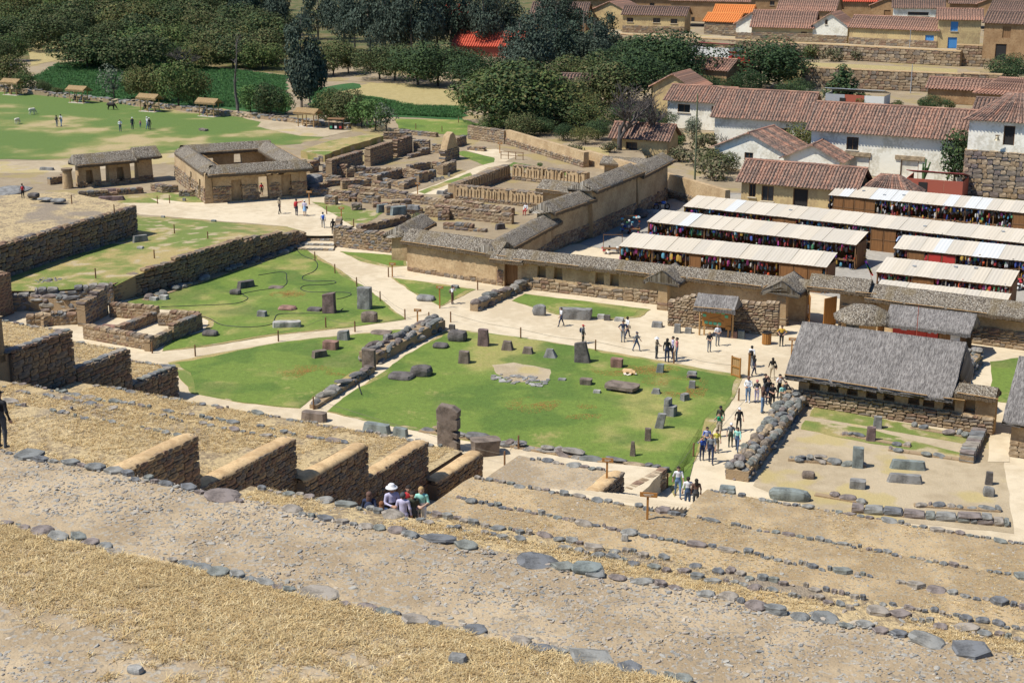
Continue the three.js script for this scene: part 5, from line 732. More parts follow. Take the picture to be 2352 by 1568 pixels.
// ---------- trees and shrubs ----------
function leafMesh(blobs, n, size, cols, droop = 0, fill = .35) {
  const pos = [], col = [], nor = [], vol = blobs.map(b => b[3] * b[4] * b[5]), tot = vol.reduce((a, b) => a + b, 0), v = V3(), d = V3(), a = V3(), b = V3(), q = V3();
  for (let i = 0; i < n; i++) {
    let k = R() * tot, j = 0; while ((k -= vol[j]) > 0 && j < blobs.length - 1) j++;
    const [bx, by, bz, rx, ry, rz] = blobs[j]; d.set(rr(-1, 1), rr(-1, 1), rr(-1, 1)); if (d.lengthSq() > 1 || d.lengthSq() < .01) { i--; continue; } d.normalize();
    const rad = R() < fill ? Math.cbrt(R()) : rr(.78, 1.06) + .16 * noise3(d.x * 3 + bx, d.y * 3 + by, d.z * 3 + bz); v.set(bx + d.x * rx * rad, by + d.y * ry * rad, bz + d.z * rz * rad);
    q.copy(d).add(V3(rr(-.8, .8), rr(-.4, 1), rr(-.8, .8))).normalize(); a.set(rr(-1, 1), rr(-1, 1) - droop, rr(-1, 1)).cross(q).normalize(); b.copy(q).cross(a); if (droop) { b.y -= droop; b.normalize(); }
    const s = size * rr(.6, 1.35), w = s * rr(.45, .8), P = [[0, -s * .5], [w * .5, 0], [0, s * .5], [-w * .5, 0]].map(([x, y]) => [v.x + a.x * x + b.x * y, v.y + a.y * x + b.y * y - Math.abs(x) * .2, v.z + a.z * x + b.z * y]);
    const c = mul3(pick(cols), rr(.72, 1.25)); for (const t of [0, 1, 2, 0, 2, 3]) { pos.push(...P[t]); col.push(...c); nor.push(q.x, q.y, q.z); }
  }
  const g = new THREE.BufferGeometry(); g.setAttribute('position', new THREE.Float32BufferAttribute(pos, 3)); g.setAttribute('color', new THREE.Float32BufferAttribute(col, 3)); g.computeVertexNormals(); return g;
}
function limb(p0, p1, r0, r1, n = 6) { const d = p1.clone().sub(p0), g = new THREE.CylinderGeometry(r1, r0, d.length(), n, 1, true); g.applyQuaternion(new THREE.Quaternion().setFromUnitVectors(V3(0, 1, 0), d.clone().normalize())); const m = p0.clone().lerp(p1, .5); g.translate(m.x, m.y, m.z); return g; }
function branchy(p, dir, len, r, depth, spread, out) { const e = p.clone().addScaledVector(dir, len); out.push(limb(p, e, r, r * .66, depth > 2 ? 6 : 4)); if (!depth) return; const k = depth > 3 ? 3 : 2 + (R() < .45); for (let i = 0; i < k; i++) branchy(p.clone().lerp(e, depth > 3 ? rr(.45, 1) : rr(.6, 1)), dir.clone().add(V3(rr(-spread, spread), rr(-.25, .35), rr(-spread, spread))).normalize(), len * rr(.62, .85), r * .62, depth - 1, spread, out); }
const leafMat = new THREE.MeshPhysicalMaterial({ vertexColors: true, roughness: .9, side: THREE.DoubleSide, transmission: .0 });
const leafMats = [[1, 1, 1], [1.15, 1.08, .9], [.66, .78, .7], [.95, 1.15, .85], [.85, .92, .8]].map(c => { const m = leafMat.clone(); m.color.setRGB(...c); return m; }), barkD = plain([.09, .07, .055], 1), barkL = plain([.22, .18, .14], 1), barkG = plain([.10, .085, .075], 1);
const OLIVE = [[.075, .10, .026], [.055, .08, .02], [.10, .12, .035], [.06, .07, .02], [.105, .10, .03], [.13, .11, .04]], DEEP = [[.032, .062, .018], [.045, .08, .02], [.025, .05, .016], [.06, .095, .025]], EUC = [[.040, .062, .040], [.055, .08, .052], [.03, .046, .03], [.07, .09, .06]], FRESH = [[.075, .14, .028], [.055, .11, .022], [.10, .16, .04]], SAGE = [[.11, .13, .085], [.085, .105, .065], [.14, .155, .10]], SCRUB = [[.10, .10, .045], [.14, .12, .06], [.07, .085, .03], [.17, .14, .075]];
function crownTree(h, w, cols, n, { trunk = .3, lobes = 9, size = .45, bark = barkD, squat = .8, fill = .3 } = {}) {
  const blobs = [], y0 = h * trunk, R0 = w / 2, ch = h - y0; for (let i = 0; i < lobes; i++) { const a = i * 2.4 + rr(-.4, .4), k = i / lobes, rad = R0 * .8 * Math.sin(Math.PI * (.2 + .72 * k)) * rr(.7, 1.2), s = R0 * rr(.44, .66); blobs.push([Math.cos(a) * rad, y0 + ch * (.22 + .66 * k), Math.sin(a) * rad, s, s * squat, s]); }
  const t = []; const mid = V3(rr(-.2, .2), y0 + ch * .3, rr(-.2, .2)); t.push(limb(V3(0, -.2, 0), mid, .035 * h * .7, .02 * h * .8)); blobs.forEach((b, i) => { if (i % 2 === 0) t.push(limb(mid.clone().multiplyScalar(rr(.6, 1)), V3(b[0], b[1], b[2]), .012 * h, .004 * h, 5)); });
  return { crown: leafMesh(blobs, n, size, cols, 0, fill), trunk: merge(t), bark, h };
}
function eucalypt(h, n, cols = EUC) { const blobs = [], t = [], lean = rr(-.04, .04); let y = h * rr(.22, .32); const W = h * .2; while (y < h * .95) { const k = (y / h - .22) / .75, rad = W * (1.15 - .75 * k), m = 2 + (R() < .6); for (let i = 0; i < m; i++) { const a = rr(0, 6.28), s = rad * rr(.4, .75); blobs.push([Math.cos(a) * rad * .75 + lean * y, y + rr(-.5, .5), Math.sin(a) * rad * .75, s, s * 1.25, s]); t.push(limb(V3(lean * y * .9, y - rad * .9, 0), V3(Math.cos(a) * rad * .6 + lean * y, y, Math.sin(a) * rad * .6), .05, .02, 4)); } y += h * .07; } for (let i = 0; i < 6; i++) t.push(limb(V3(lean * h * i / 6, h * i / 6 * .95, 0), V3(lean * h * (i + 1) / 6, h * (i + 1) / 6 * .95, 0), .3 * (1 - i / 7) * h / 20, .3 * (1 - (i + 1) / 7) * h / 20)); return { crown: leafMesh(blobs, n, .6, cols, .9, .25), trunk: merge(t), bark: barkL, h }; }
function conifer(h, n) { const blobs = []; for (let i = 0; i < 15; i++) { const k = i / 15, a = i * 2.4, r = h * .3 * (1 - k * .8); blobs.push([Math.cos(a) * r * .55, h * (.12 + .8 * k), Math.sin(a) * r * .55, r * .6 + .3, h * .09 + .3, r * .6 + .3]); } return { crown: leafMesh(blobs, n, .5, DEEP, .3, .3), trunk: limb(V3(0, 0, 0), V3(0, h * .9, 0), .25, .05), bark: barkD, h }; }
function shrub(h, w, cols, n, size = .32) { const blobs = []; for (let i = 0; i < 7; i++) { const a = i * 2.4, rad = w * .3 * rr(.2, 1), s = w * rr(.16, .28); blobs.push([Math.cos(a) * rad, h * rr(.3, .7), Math.sin(a) * rad, s, h * rr(.22, .36), s]); } const t = []; for (let i = 0; i < 4; i++) t.push(limb(V3(rr(-.1, .1), 0, rr(-.1, .1)), V3(rr(-w, w) * .25, h * .6, rr(-w, w) * .25), .05, .02, 4)); return { crown: leafMesh(blobs, n, size, cols), trunk: merge(t), bark: barkD, h }; }
function bare(h, spread = .75, depth = 6) { const t = []; branchy(V3(0, -.1, 0), V3(rr(-.1, .1), 1, 0).normalize(), h * .26, h * .028, depth, spread, t); const g = merge(t); g.computeBoundingBox(); return { trunk: g, bark: barkG, h: g.boundingBox.max.y }; }
function snag() { const t = [], top = V3(.5, 12, .2); let p = V3(0, -.1, 0); for (let i = 1; i <= 6; i++) { const q = V3(.5 * Math.sin(i * .9), i * 1.7, .2 * Math.cos(i)); t.push(limb(p, q, .32 - i * .036, .29 - i * .036)); p = q; if (i > 2) branchy(q.clone().add(V3(0, -.5, 0)), V3(i % 2 ? 1 : -1, .8, rr(-.5, .5)).normalize(), 1.1 - i * .07, .1, 2, .6, t); } branchy(p, V3(-.4, 1, 0).normalize(), 1.2, .1, 3, .5, t); branchy(p, V3(.5, 1, .1).normalize(), 1.3, .1, 3, .5, t); const g = merge(t); g.computeBoundingBox(); return { trunk: g, bark: barkG, h: g.boundingBox.max.y }; }
const LIB = {
  round: [0, 1, 2].map(() => crownTree(8, 8, OLIVE, 4400, { trunk: .2, size: .36 })), dark: [0, 1, 2].map(() => crownTree(9, 9.5, DEEP, 6000, { trunk: .12, lobes: 12, size: .38 })), fresh: [0, 1].map(() => crownTree(6, 5.6, FRESH, 1700, { trunk: .16, size: .4 })),
  wood: [0, 1, 2, 3].map(k => crownTree(7.5, 8.5, k % 2 ? OLIVE : [...OLIVE, ...DEEP], 5200, { trunk: .06, lobes: 11, size: .4 })), euc: [0, 1, 2, 3].map(() => eucalypt(22, 5600)), bigEuc: [eucalypt(22, 9000)], conifer: [conifer(9, 2600)],
  shrub: [0, 1].map(() => shrub(2.6, 3.4, OLIVE, 700)), scrub: [0, 1].map(() => shrub(2.2, 3.6, SCRUB, 600)), sage: [shrub(4, 4.5, SAGE, 1300, .26)], bare: [bare(11, .8, 6)], snag: [snag()], thin: [crownTree(5, 3.4, SAGE, 520, { trunk: .2, lobes: 7, size: .34 })], column: [crownTree(7, 3.2, DEEP, 1700, { trunk: .05, lobes: 12, size: .36, squat: 1.3 })], leafyBare: [bare(2.6, .7, 4)],
};
let treeK = 0;
function tree(name, kind, label, px, by, ty, { base = 0, group, wide = 1, cat = 'tree', turn } = {}) {
  const lib = LIB[kind], src = lib[treeK++ % lib.length], hh = (by - ty) / scaleAt(by, base), k = hh / src.h, o = thing(name, label, cat, site(px, by, base), turn ?? rr(0, 6.28), group);
  o.scale.set(k * wide, k, k * wide); part('trunk', src.trunk, src.bark, o); if (src.crown) part('crown', src.crown, kind === 'wood' || kind === 'round' ? pick(leafMats) : kind === 'euc' || kind === 'dark' ? leafMats[R() < .35 ? 2 : 0] : leafMat, o); return o;
}
const TH = ['first', 'second', 'third', 'fourth', 'fifth', 'sixth', 'seventh', 'eighth', 'ninth', 'tenth'], woodG = 'trees of the dense wood behind the fields', U2 = { base: UP };
for (const [y, ty, n, x0, x1, l] of [[158, 88, 4, 175, 345, 'bushy tree in the front rank of the wood'], [160, 92, 4, 400, 620, 'rounded tree on the wood edge above the crop'], [140, 70, 6, 300, 640, 'olive tree in the second rank of the wood'], [112, 48, 9, -10, 640, 'tree in the middle rank of the dense wood'], [88, 20, 9, -20, 640, 'tree deep inside the dense wood'], [66, 0, 9, 0, 660, 'tree near the back of the wood'], [44, -22, 9, -20, 640, 'tree at the top of the wood'], [22, -40, 8, 0, 640, 'tree in the farthest rank of the wood']]) for (let i = 0; i < n; i++) tree('wood_tree', 'wood', `${TH[i]} ${l} from the dry clearing`, lerp(x0, x1, (i + .5) / n) + rr(-16, 16), y + rr(-5, 5), ty + rr(-12, 12), { ...U2, group: woodG, wide: rr(1.15, 1.5) });
let ek = 0; const EG = 'eucalyptus trees of the tall grove';
for (const [px, by, ty] of [[560, 70, -60], [600, 80, -55], [640, 82, -60], [730, 90, -70], [790, 96, -60], [815, 118, -50], [850, 125, -60], [885, 130, -45], [915, 128, -62], [945, 132, -50], [975, 128, -66], [1005, 118, -45], [1035, 122, -62], [1085, 118, -30], [1110, 125, -50], [1145, 120, -40], [1175, 118, -20], [1260, 100, -40], [1300, 95, -40]]) tree('eucalyptus_tree', 'euc', px < 800 ? `${TH[ek++ % 5]} tall eucalyptus behind the wood, counted from the meadow` : px < 1060 ? `${TH[ek++ - 5]} slender eucalyptus of the grove above the dry field` : `${TH[ek++ - 13]} eucalyptus before the long brick-red roof`, px, by, ty, { ...U2, group: EG, wide: rr(1, 1.3) });
tree('eucalyptus_tree', 'bigEuc', 'tallest dark eucalyptus, standing alone by the meadow wall', 692, 246, 28, { ...U2, wide: 1.05 }); tree('eucalyptus_tree', 'euc', 'second stem of dark eucalyptus beside the tallest one', 712, 246, 90, U2);
[[1225, 195, 25, 'broad dark eucalyptus left of the pole houses'], [1195, 170, 35, 'eucalyptus beside the broad dark one'], [1275, 175, 10, 'eucalyptus with a dense crown above the tan house'], [1365, 170, 40, 'eucalyptus in front of the yellow gable'], [1395, 150, 30, 'eucalyptus beside the yellow street house'], [1340, 160, 20, 'eucalyptus between the barn roof and the yellow gable']].forEach(([a, b, c, l]) => tree('eucalyptus_tree', 'euc', l, a, b, c, { wide: 1.5, base: UP, group: EG }));
[[765, 172, 95, 'round', 'round green tree standing in the dry field'], [800, 168, 105, 'round', 'green tree at the near side of the eucalyptus grove'], [872, 182, 105, 'round', 'thin-trunked tree leaning over the stubble field'], [906, 186, 108, 'round', 'dark-trunked tree behind the stubble field'], [960, 195, 102, 'dark', 'dense tree behind the stubble field'], [1005, 198, 98, 'dark', 'largest dense tree behind the stubble field'], [1105, 208, 120, 'dark', 'dark tree at the corner of the stubble field'], [1045, 178, 118, 'round', 'tree half hidden behind the dense field trees'],
 [1130, 282, 170, 'round', 'leafy tree at the edge of the bright green field'], [1175, 290, 150, 'wood', 'big bushy tree behind the ruins'], [1225, 288, 165, 'wood', 'second big bushy tree behind the ruins'], [1262, 286, 170, 'round', 'tree above the low garden wall'], [1150, 240, 150, 'wood', 'bushy tree behind the leafy ones'], [1310, 260, 180, 'round', 'tree beside the tan earth house'], [1390, 245, 145, 'wood', 'bushy tree behind the bare tree'], [1445, 240, 128, 'dark', 'dark tree between the bare tree and the sheds'], [1505, 208, 85, 'dark', 'tall dark evergreen near the striped awning'], [1540, 205, 70, 'dark', 'pointed dark evergreen below the orange roofs'], [1440, 180, 95, 'dark', 'dark reddish-green tree below the street'], [1560, 215, 140, 'dark', 'dark tree beside the brick-red house'], [1480, 320, 255, 'dark', 'dark tree against the white house'],
 [1748, 202, 92, 'dark', 'largest dark round tree below the street wall'], [1790, 200, 110, 'dark', 'dark tree touching the largest round tree'], [1640, 222, 175, 'dark', 'rounded bush tree beside the brick-red house'], [1720, 215, 160, 'dark', 'dark tree in front of the red shack'], [1935, 236, 145, 'conifer', 'dark conifer in front of the stone terraces'], [2315, 190, 125, 'dark', 'dark tree leaning from the pale wall end'], [1848, 366, 288, 'round', 'leafy tree in front of the white annex'], [2192, 425, 290, 'column', 'narrow leafy tree at the corner of the bell tower'], [1240, 310, 270, 'dark', 'round bush by the low garden wall'], [1295, 322, 285, 'dark', 'dark bush on the low garden wall'],
].forEach(([a, b, c, k, l]) => tree(k === 'conifer' ? 'conifer_tree' : 'leafy_tree', k, l, a, b, c, { base: a < 1470 ? UP : 0, wide: k === 'conifer' ? 1.7 : l.includes('largest dark round') ? 1.6 : k === 'column' ? 1 : 1.3 }));
[[262, 232, 145, 'thin', 'slim pale sapling by the meadow wall'], [345, 235, 150, 'round', 'spreading tree by the third shelter'], [320, 232, 158, 'round', 'smaller tree beside the spreading one'], [410, 248, 140, 'round', 'tree with a forked trunk by the meadow wall'], [445, 240, 160, 'round', 'leaning tree behind the fourth shelter'], [20, 205, 130, 'wood', 'large bush at the edge of the meadow'], [60, 212, 165, 'wood', 'olive bush beside the first shelter'], [100, 215, 185, 'wood', 'low bush behind the dry-stone wall'], [130, 218, 195, 'shrub', 'small bush behind the second shelter'], [575, 258, 195, 'fresh', 'light green bush by the dead tree'], [622, 262, 195, 'wood', 'bush left of the tallest eucalyptus'], [655, 262, 215, 'fresh', 'bright bush beside the tallest eucalyptus'], [760, 278, 205, 'wood', 'bush behind the last shelter'], [800, 285, 208, 'wood', 'dark bush behind the waste bins'], [830, 292, 222, 'fresh', 'fresh green bush by the waste bins'], [862, 300, 228, 'fresh', 'bright bush at the corner of the ruins'], [888, 304, 235, 'thin', 'thin tree at the corner of the ruins'], [0, 150, 90, 'wood', 'dark bush at the frame edge above the meadow'], [30, 140, 80, 'wood', 'dark bush beside the dry clearing']].forEach(([a, b, c, k, l]) => tree(k === 'shrub' ? 'shrub' : 'leafy_tree', k, l, a, b, c, { ...U2, cat: l.includes('bush') ? 'bush' : 'tree' }));
tree('dead_tree', 'snag', 'tall dead tree with a bare forked top by the meadow wall', 546, 266, 78, { ...U2, turn: 2 }); tree('bare_tree', 'bare', 'large leafless tree in front of the yellow house', 1422, 352, 185, { base: .5 }); tree('bare_tree', 'bare', 'second leafless tree reaching over the tiled roof', 1478, 345, 215, { base: .5 }); tree('bare_tree', 'leafyBare', 'grey leafless sapling in front of the small white gable', 1665, 378, 305, {}); tree('bare_tree', 'bare', 'bare crown among the trees above the crop field', 425, 165, 105, { ...U2, wide: 1.3 });
[[1590, 318, 262, 'sage', 'silvery shrub below the white house'], [1560, 330, 295, 'shrub', 'green shrub beside the silvery one'], [1620, 345, 300, 'scrub', 'tangled scrub by the lamp pole'], [1560, 370, 330, 'scrub', 'dry scrub above the market lane'], [1640, 410, 355, 'scrub', 'dark scrub on the lane wall'], [1320, 356, 325, 'scrub', 'dry weeds behind the pale adobe wall'], [1530, 352, 318, 'shrub', 'bush beside the yellow house'], [1995, 245, 222, 'shrub', 'shrub beside the patched shed'], [2060, 252, 225, 'shrub', 'shrub in front of the patched shed'], [2120, 250, 222, 'shrub', 'shrub before the long low roof'], [2180, 250, 225, 'shrub', 'shrub under the long low roof'], [1860, 135, 95, 'shrub', 'bush growing on the upper terrace wall'], [1910, 140, 105, 'scrub', 'weeds on the upper terrace wall'], [1970, 138, 108, 'scrub', 'dry weeds on the upper terrace wall'], [2045, 140, 112, 'shrub', 'green weeds on the upper terrace wall'], [1440, 95, 62, 'shrub', 'small tree in front of the yellow street house'], [1475, 92, 30, 'round', 'young tree in front of the yellow street house'], [2265, 442, 425, 'scrub', 'orange flowering bush at the tower base'], [2320, 445, 415, 'fresh', 'green bush at the tower base'], [2110, 432, 415, 'shrub', 'low plants below the white hall'], [960, 512, 488, 'fresh', 'green bush among the ruins behind the adobe house'], [105, 655, 635, 'scrub', 'dry plant growing on the rubble heap'], [1240, 385, 372, 'fresh', 'low green plants by the footbridge'], [1400, 350, 320, 'scrub', 'dry bush by the yellow house corner']].forEach(([a, b, c, k, l]) => tree('shrub', k, l, a, b, c, { cat: 'shrub', base: a < 1450 && b > 200 && b < 600 ? UP : 0 }));
tree('bare_shrub', 'leafyBare', 'grey leafless shrub behind the adobe house', 940, 520, 478, { ...U2, cat: 'shrub' });
{ const o = thing('cactus', 'tall branching cactus in front of the white hall', 'cactus', site(2082 + 38, 428, 0)); const gs = []; for (let k = 0; k < 7; k++) gs.push(limb(V3(0, .6, 0), V3(rr(-1, 1), rr(2.2, 3.4), rr(-.3, .3)), .12, .1, 7)); gs.push(limb(V3(0, 0, 0), V3(0, .9, 0), .2, .14, 7)); part('stems', merge(gs), plain([.07, .13, .04]), o); }

[[1520, 255, 215, 'dark', 'dark bush tree behind the long white house'], [1680, 250, 205, 'dark', 'dark tree behind the steep tiled roof'], [1600, 245, 205, 'round', 'tree between the white house and the brick-red house'], [1830, 230, 180, 'dark', 'tree at the foot of the lower terrace wall'], [1868, 240, 200, 'sage', 'silvery tree beside the conifer'], [1980, 250, 215, 'fresh', 'green tree behind the long white hall roof'], [2145, 255, 218, 'dark', 'bushy tree under the long low roof'], [1350, 300, 235, 'wood', 'bushy tree beside the tan earth house garden'], [1440, 300, 240, 'dark', 'dark tree behind the large leafless one'], [1345, 330, 290, 'round', 'small tree on the pale adobe wall terrace'], [1100, 250, 200, 'wood', 'bushy tree beside the stubble field corner'], [1185, 235, 140, 'wood', 'tall bush at the foot of the eucalyptus'], [1320, 210, 130, 'wood', 'bush under the dense-crowned eucalyptus'], [1395, 200, 120, 'wood', 'bush under the street eucalyptus'], [1455, 130, 85, 'dark', 'dark bush below the street corner'], [1620, 125, 95, 'dark', 'dark bush under the stone street house'], [1690, 130, 100, 'shrub', 'weedy bush under the street wall'], [1560, 130, 100, 'dark', 'bush against the street wall'], [2240, 190, 160, 'shrub', 'bush on the pale wall end']].forEach(([a, b, c, k, l]) => tree('leafy_tree', k, l, a, b, c, { cat: 'tree', base: a < 1470 ? UP : 0, wide: 1.4 }));

[[1130, 300, 262, 'wood', 'bush in front of the leafy field-edge tree'], [1200, 312, 262, 'wood', 'bush above the tan stone ruin wall'], [1275, 300, 232, 'wood', 'dense bush above the low garden wall'], [1330, 285, 215, 'wood', 'dense bush left of the large leafless tree'], [1375, 320, 275, 'dark', 'dark bush under the large leafless tree'], [1510, 300, 250, 'dark', 'dark bush right of the leafless trees'], [1545, 345, 305, 'fresh', 'fresh green bush beside the yellow house'], [1655, 395, 345, 'wood', 'overgrown bush on the market lane wall'], [1615, 380, 335, 'scrub', 'tangled dry bush by the lane wall'], [1800, 148, 110, 'dark', 'dark bush on the weedy terrace'], [1885, 178, 150, 'scrub', 'brown weeds on the weedy terrace'], [1960, 182, 155, 'scrub', 'tawny weeds in the middle of the weedy terrace'], [2040, 186, 160, 'scrub', 'dry bush on the weedy terrace'], [2120, 190, 162, 'scrub', 'rusty bush at the end of the weedy terrace'], [1010, 150, 110, 'wood', 'dark bush behind the largest dense tree'], [850, 160, 118, 'wood', 'bush at the foot of the grove'], [925, 160, 110, 'wood', 'bush behind the dark-trunked tree'], [1070, 170, 120, 'wood', 'bush left of the dark corner tree'], [725, 175, 120, 'wood', 'bush behind the tallest eucalyptus'], [1160, 200, 140, 'dark', 'dark bush beside the broad eucalyptus'], [1250, 225, 160, 'wood', 'bush below the broad eucalyptus']].forEach(([a, b, c, k, l]) => tree('leafy_bush', k, l, a, b, c, { cat: 'bush', base: a < 1470 ? UP : 0, wide: 1.35 }));
// ---------- carved and standing stones ----------
function hewn(w, h, d, { top = .85, lean = 0, slope = 0, amp = .09, seed = 1, wedge = 0 } = {}) {
  const g = new THREE.BoxGeometry(1, 1, 1, 4, 5, 3), p = g.attributes.position; for (let i = 0; i < p.count; i++) { let x = p.getX(i), y = p.getY(i) + .5, z = p.getZ(i); const k = lerp(1, top, y), c = Math.abs(x) > .45 && Math.abs(z) > .45 ? .9 : 1; let X = x * w * k * c + lean * y * h + wedge * (y > .9 ? x : 0), Y = (y + slope * x * (y > .5 ? y - .5 : 0)) * h, Z = z * d * k * c; const n = amp * Math.min(w, h, d); X += n * noise3(X * 1.7 + seed, Y * 1.7, Z * 1.7); Z += n * noise3(X * 1.7, Y * 1.7 + seed, Z * 1.7); if (y > .1) Y += n * .8 * noise3(X * 1.7, Z * 1.7, seed); p.setXYZ(i, X, Y - .06, Z); }
  return metreUV(flat(g));
}
let stoneSeed = 3;
function stone(name, label, x0, x1, ty, by, mat, o = {}) { // outline in the survey: left, right, top, foot
  const base = o.base ?? 0, a = across(by, base), s = scaleAt(by, base), w = (x1 - x0) / a, d = o.d ?? w * (o.deep ?? .75), h = Math.max(.15, ((by - ty) - d * .32 * s) / s), P = site((x0 + x1) / 2, by, base); P.z -= d * .35;
  const g = o.round ? metreUV(flat((() => { const b = new THREE.IcosahedronGeometry(.5, 2); roughen(b, .35, 2.3, stoneSeed); const q = b.attributes.position; for (let i = 0; i < q.count; i++) { const m = Math.max(Math.abs(q.getX(i)), Math.abs(q.getY(i)), Math.abs(q.getZ(i))) * 2, k = lerp(1, 1 / Math.max(.6, m), .4); q.setXYZ(i, q.getX(i) * k, q.getY(i) * k, q.getZ(i) * k); } b.scale(w * 1.05, h * 1.25, d * 1.05); b.translate(0, h * .42, 0); return b; })())) : hewn(w, h, d, { seed: stoneSeed, ...o });
  stoneSeed += 7.3; const m = single(name, g, mat, label, 'stone', o.group); m.position.copy(P); m.rotation.y = o.turn ?? -.25; return m;
}
const ST = (l, x0, x1, ty, by, mat, o) => stone(o?.n || (o?.round ? 'boulder' : 'standing_stone'), l, x0, x1, ty, by, mat, o);
{ // notched monolith
  const P = site(1027, 1037, 0), sh = new THREE.Shape([[-.62, 0], [.6, 0], [.6, .62], [.33, .75], [.33, .98], [.6, .9], [.6, 1.12], [.3, 1.2], [.3, 1.38], [.62, 1.45], [.62, 2.0], [.5, 2.08], [.64, 2.2], [.66, 2.55], [.3, 2.78], [-.5, 2.85], [-.66, 2.6], [-.64, 2.0], [-.5, 1.95], [-.5, 1.84], [-.62, 1.8], [-.6, .35], [-.45, .3], [-.45, .15]].map(p => new THREE.Vector2(...p)));
  const g = new THREE.ExtrudeGeometry(sh, { depth: .55, bevelEnabled: true, bevelSize: .05, bevelThickness: .06, bevelSegments: 2 }); g.translate(0, 0, -.6); const m = single('notched_monolith', metreUV(g), BROWNROCK, 'tall monolith with square notches cut in its side', 'standing stone'); m.position.copy(P); m.rotation.y = -.3;
}
ST('large angular hewn block beside the notched monolith', 1083, 1145, 998, 1047, BROWNROCK, { top: 1.12, slope: -.1, deep: .7, turn: .3 }); ST('tall brown slab at the end of the boulder heap between the lawns', 830, 864, 797, 850, BROWNROCK, { top: .95, deep: .5 }); ST('reddish squared block in the corner of the lower lawn', 741, 776, 776, 804, ROSE, { top: 1 }); ST('dark slab lying beside the reddish squared block', 713, 752, 799, 822, BROWNROCK, { n: 'stone_slab', turn: .6, deep: .5 });
ST('flat dark boulder on the big lawn', 888, 950, 848, 873, DARKROCK, { round: true }); ST('black angular rock beside the flat dark boulder', 943, 992, 831, 866, DARKROCK, { round: true, deep: .8 }); ST('dark upright stone near the flagstone patch', 1052, 1080, 800, 836, BROWNROCK, { top: .85 }); ST('long squared block on the terrace rim between the lawns', 689, 752, 939, 968, BROWNROCK, { n: 'hewn_block', top: .95, deep: .4, turn: -.35 });
ST('long pale slab lying along the lawn rim', 828, 900, 966, 995, TEALROCK, { n: 'stone_slab', deep: .35, turn: -.35 }); ST('shorter pale slab at the end of the long one', 900, 938, 977, 1003, TEALROCK, { n: 'stone_slab', deep: .5, turn: -.35 });
ST('reddish upright stone with a broken top on the hose lawn', 739, 772, 668, 720, PURPLE, { top: .9, slope: .25, deep: .6 }); ST('tall grey squared pillar stone on the hose lawn', 820, 854, 653, 711, GREYROCK, { top: .95, deep: .7 }); ST('dark rock below the tall grey pillar stone', 830, 867, 710, 741, BROWNROCK, { round: true }); ST('dark slab beside the reddish upright stone', 703, 741, 699, 716, DARKROCK, { n: 'stone_slab' }); ST('pale grey rectangular block lying on the hose lawn', 624, 690, 731, 753, PALEROCK, { n: 'hewn_block', top: .97, deep: .35, turn: .1 });
ST('small grey block with a groove on the hose lawn', 588, 612, 708, 728, GREYROCK, { n: 'hewn_block' }); ST('rose-brown boulder in a dirt ring', 638, 678, 696, 713, ROSE, { round: true }); ST('flat stone in a dirt ring near the hose loops', 613, 652, 651, 663, BROWNROCK, { n: 'stone_slab' }); ST('grey leaning block beside the sandy path', 773, 803, 753, 782, GREYROCK, { slope: .3 }); ST('low rock stained with orange lichen', 848, 900, 754, 769, BROWNROCK, { round: true });
ST('big round boulder at the head of the lawns', 1028, 1072, 752, 785, DARKROCK, { round: true }); ST('purple-brown upright stone at the top of the big lawn', 1096, 1124, 751, 796, PURPLE, { top: .85, deep: .6 }); ST('short dark post stone beside the round boulder', 1030, 1046, 741, 758, DARKROCK, {}); ST('square stone on a plinth on the big lawn', 1150, 1181, 776, 806, BROWNROCK, { top: .6 }); ST('flat dark boulder under the boulder heap', 993, 1029, 782, 801, DARKROCK, { round: true });
ST('small grey stone in the triangular lawn', 1035, 1054, 651, 663, GREYROCK, { round: true }); ST('low grey rocks at the side of the triangular lawn', 956, 1000, 671, 692, GREYROCK, { round: true }); ST('pale slab inside the ruined room', 229, 272, 741, 753, ROSE, { n: 'stone_slab', deep: .4 }); ST('dark squared beam lying in a cut of the hose lawn', 541, 586, 639, 662, DARKROCK, { n: 'hewn_block', turn: .7, deep: .4 }); ST('dark rock beside the squared beam', 526, 552, 660, 678, DARKROCK, { round: true });
ST('pale block in the group by the leaning wall', 341, 362, 677, 691, PALEROCK, { n: 'hewn_block' }); ST('larger pale block beside it near the leaning wall', 362, 386, 672, 689, PALEROCK, { n: 'hewn_block' }); ST('dark rock in a pit beside the ruined room', 462, 500, 752, 773, DARKROCK, { round: true });
const U3 = { base: UP }; ST('long weathered stone beam in front of the pier building', 222, 316, 427, 441, PURPLE, { n: 'stone_beam', deep: .18, turn: .1, ...U3 }); ST('purple stone beam lying before the bench wall', 221, 286, 446, 461, PURPLE, { n: 'stone_beam', deep: .22, turn: .15, ...U3 }); ST('huge smooth grey boulder at the frame edge', -40, 46, 400, 452, GREYROCK, { round: true, base: 3.4, d: 6 }); ST('grey stone on the platform beside the walker', 62, 87, 438, 455, DARKROCK, { round: true, base: 4.6 }); ST('flat grey stone on the platform', 83, 116, 448, 460, GREYROCK, { round: true, base: 4.6 }); ST('long grey stone on the platform near the post', 114, 147, 450, 465, GREYROCK, { round: true, base: 4.6 });
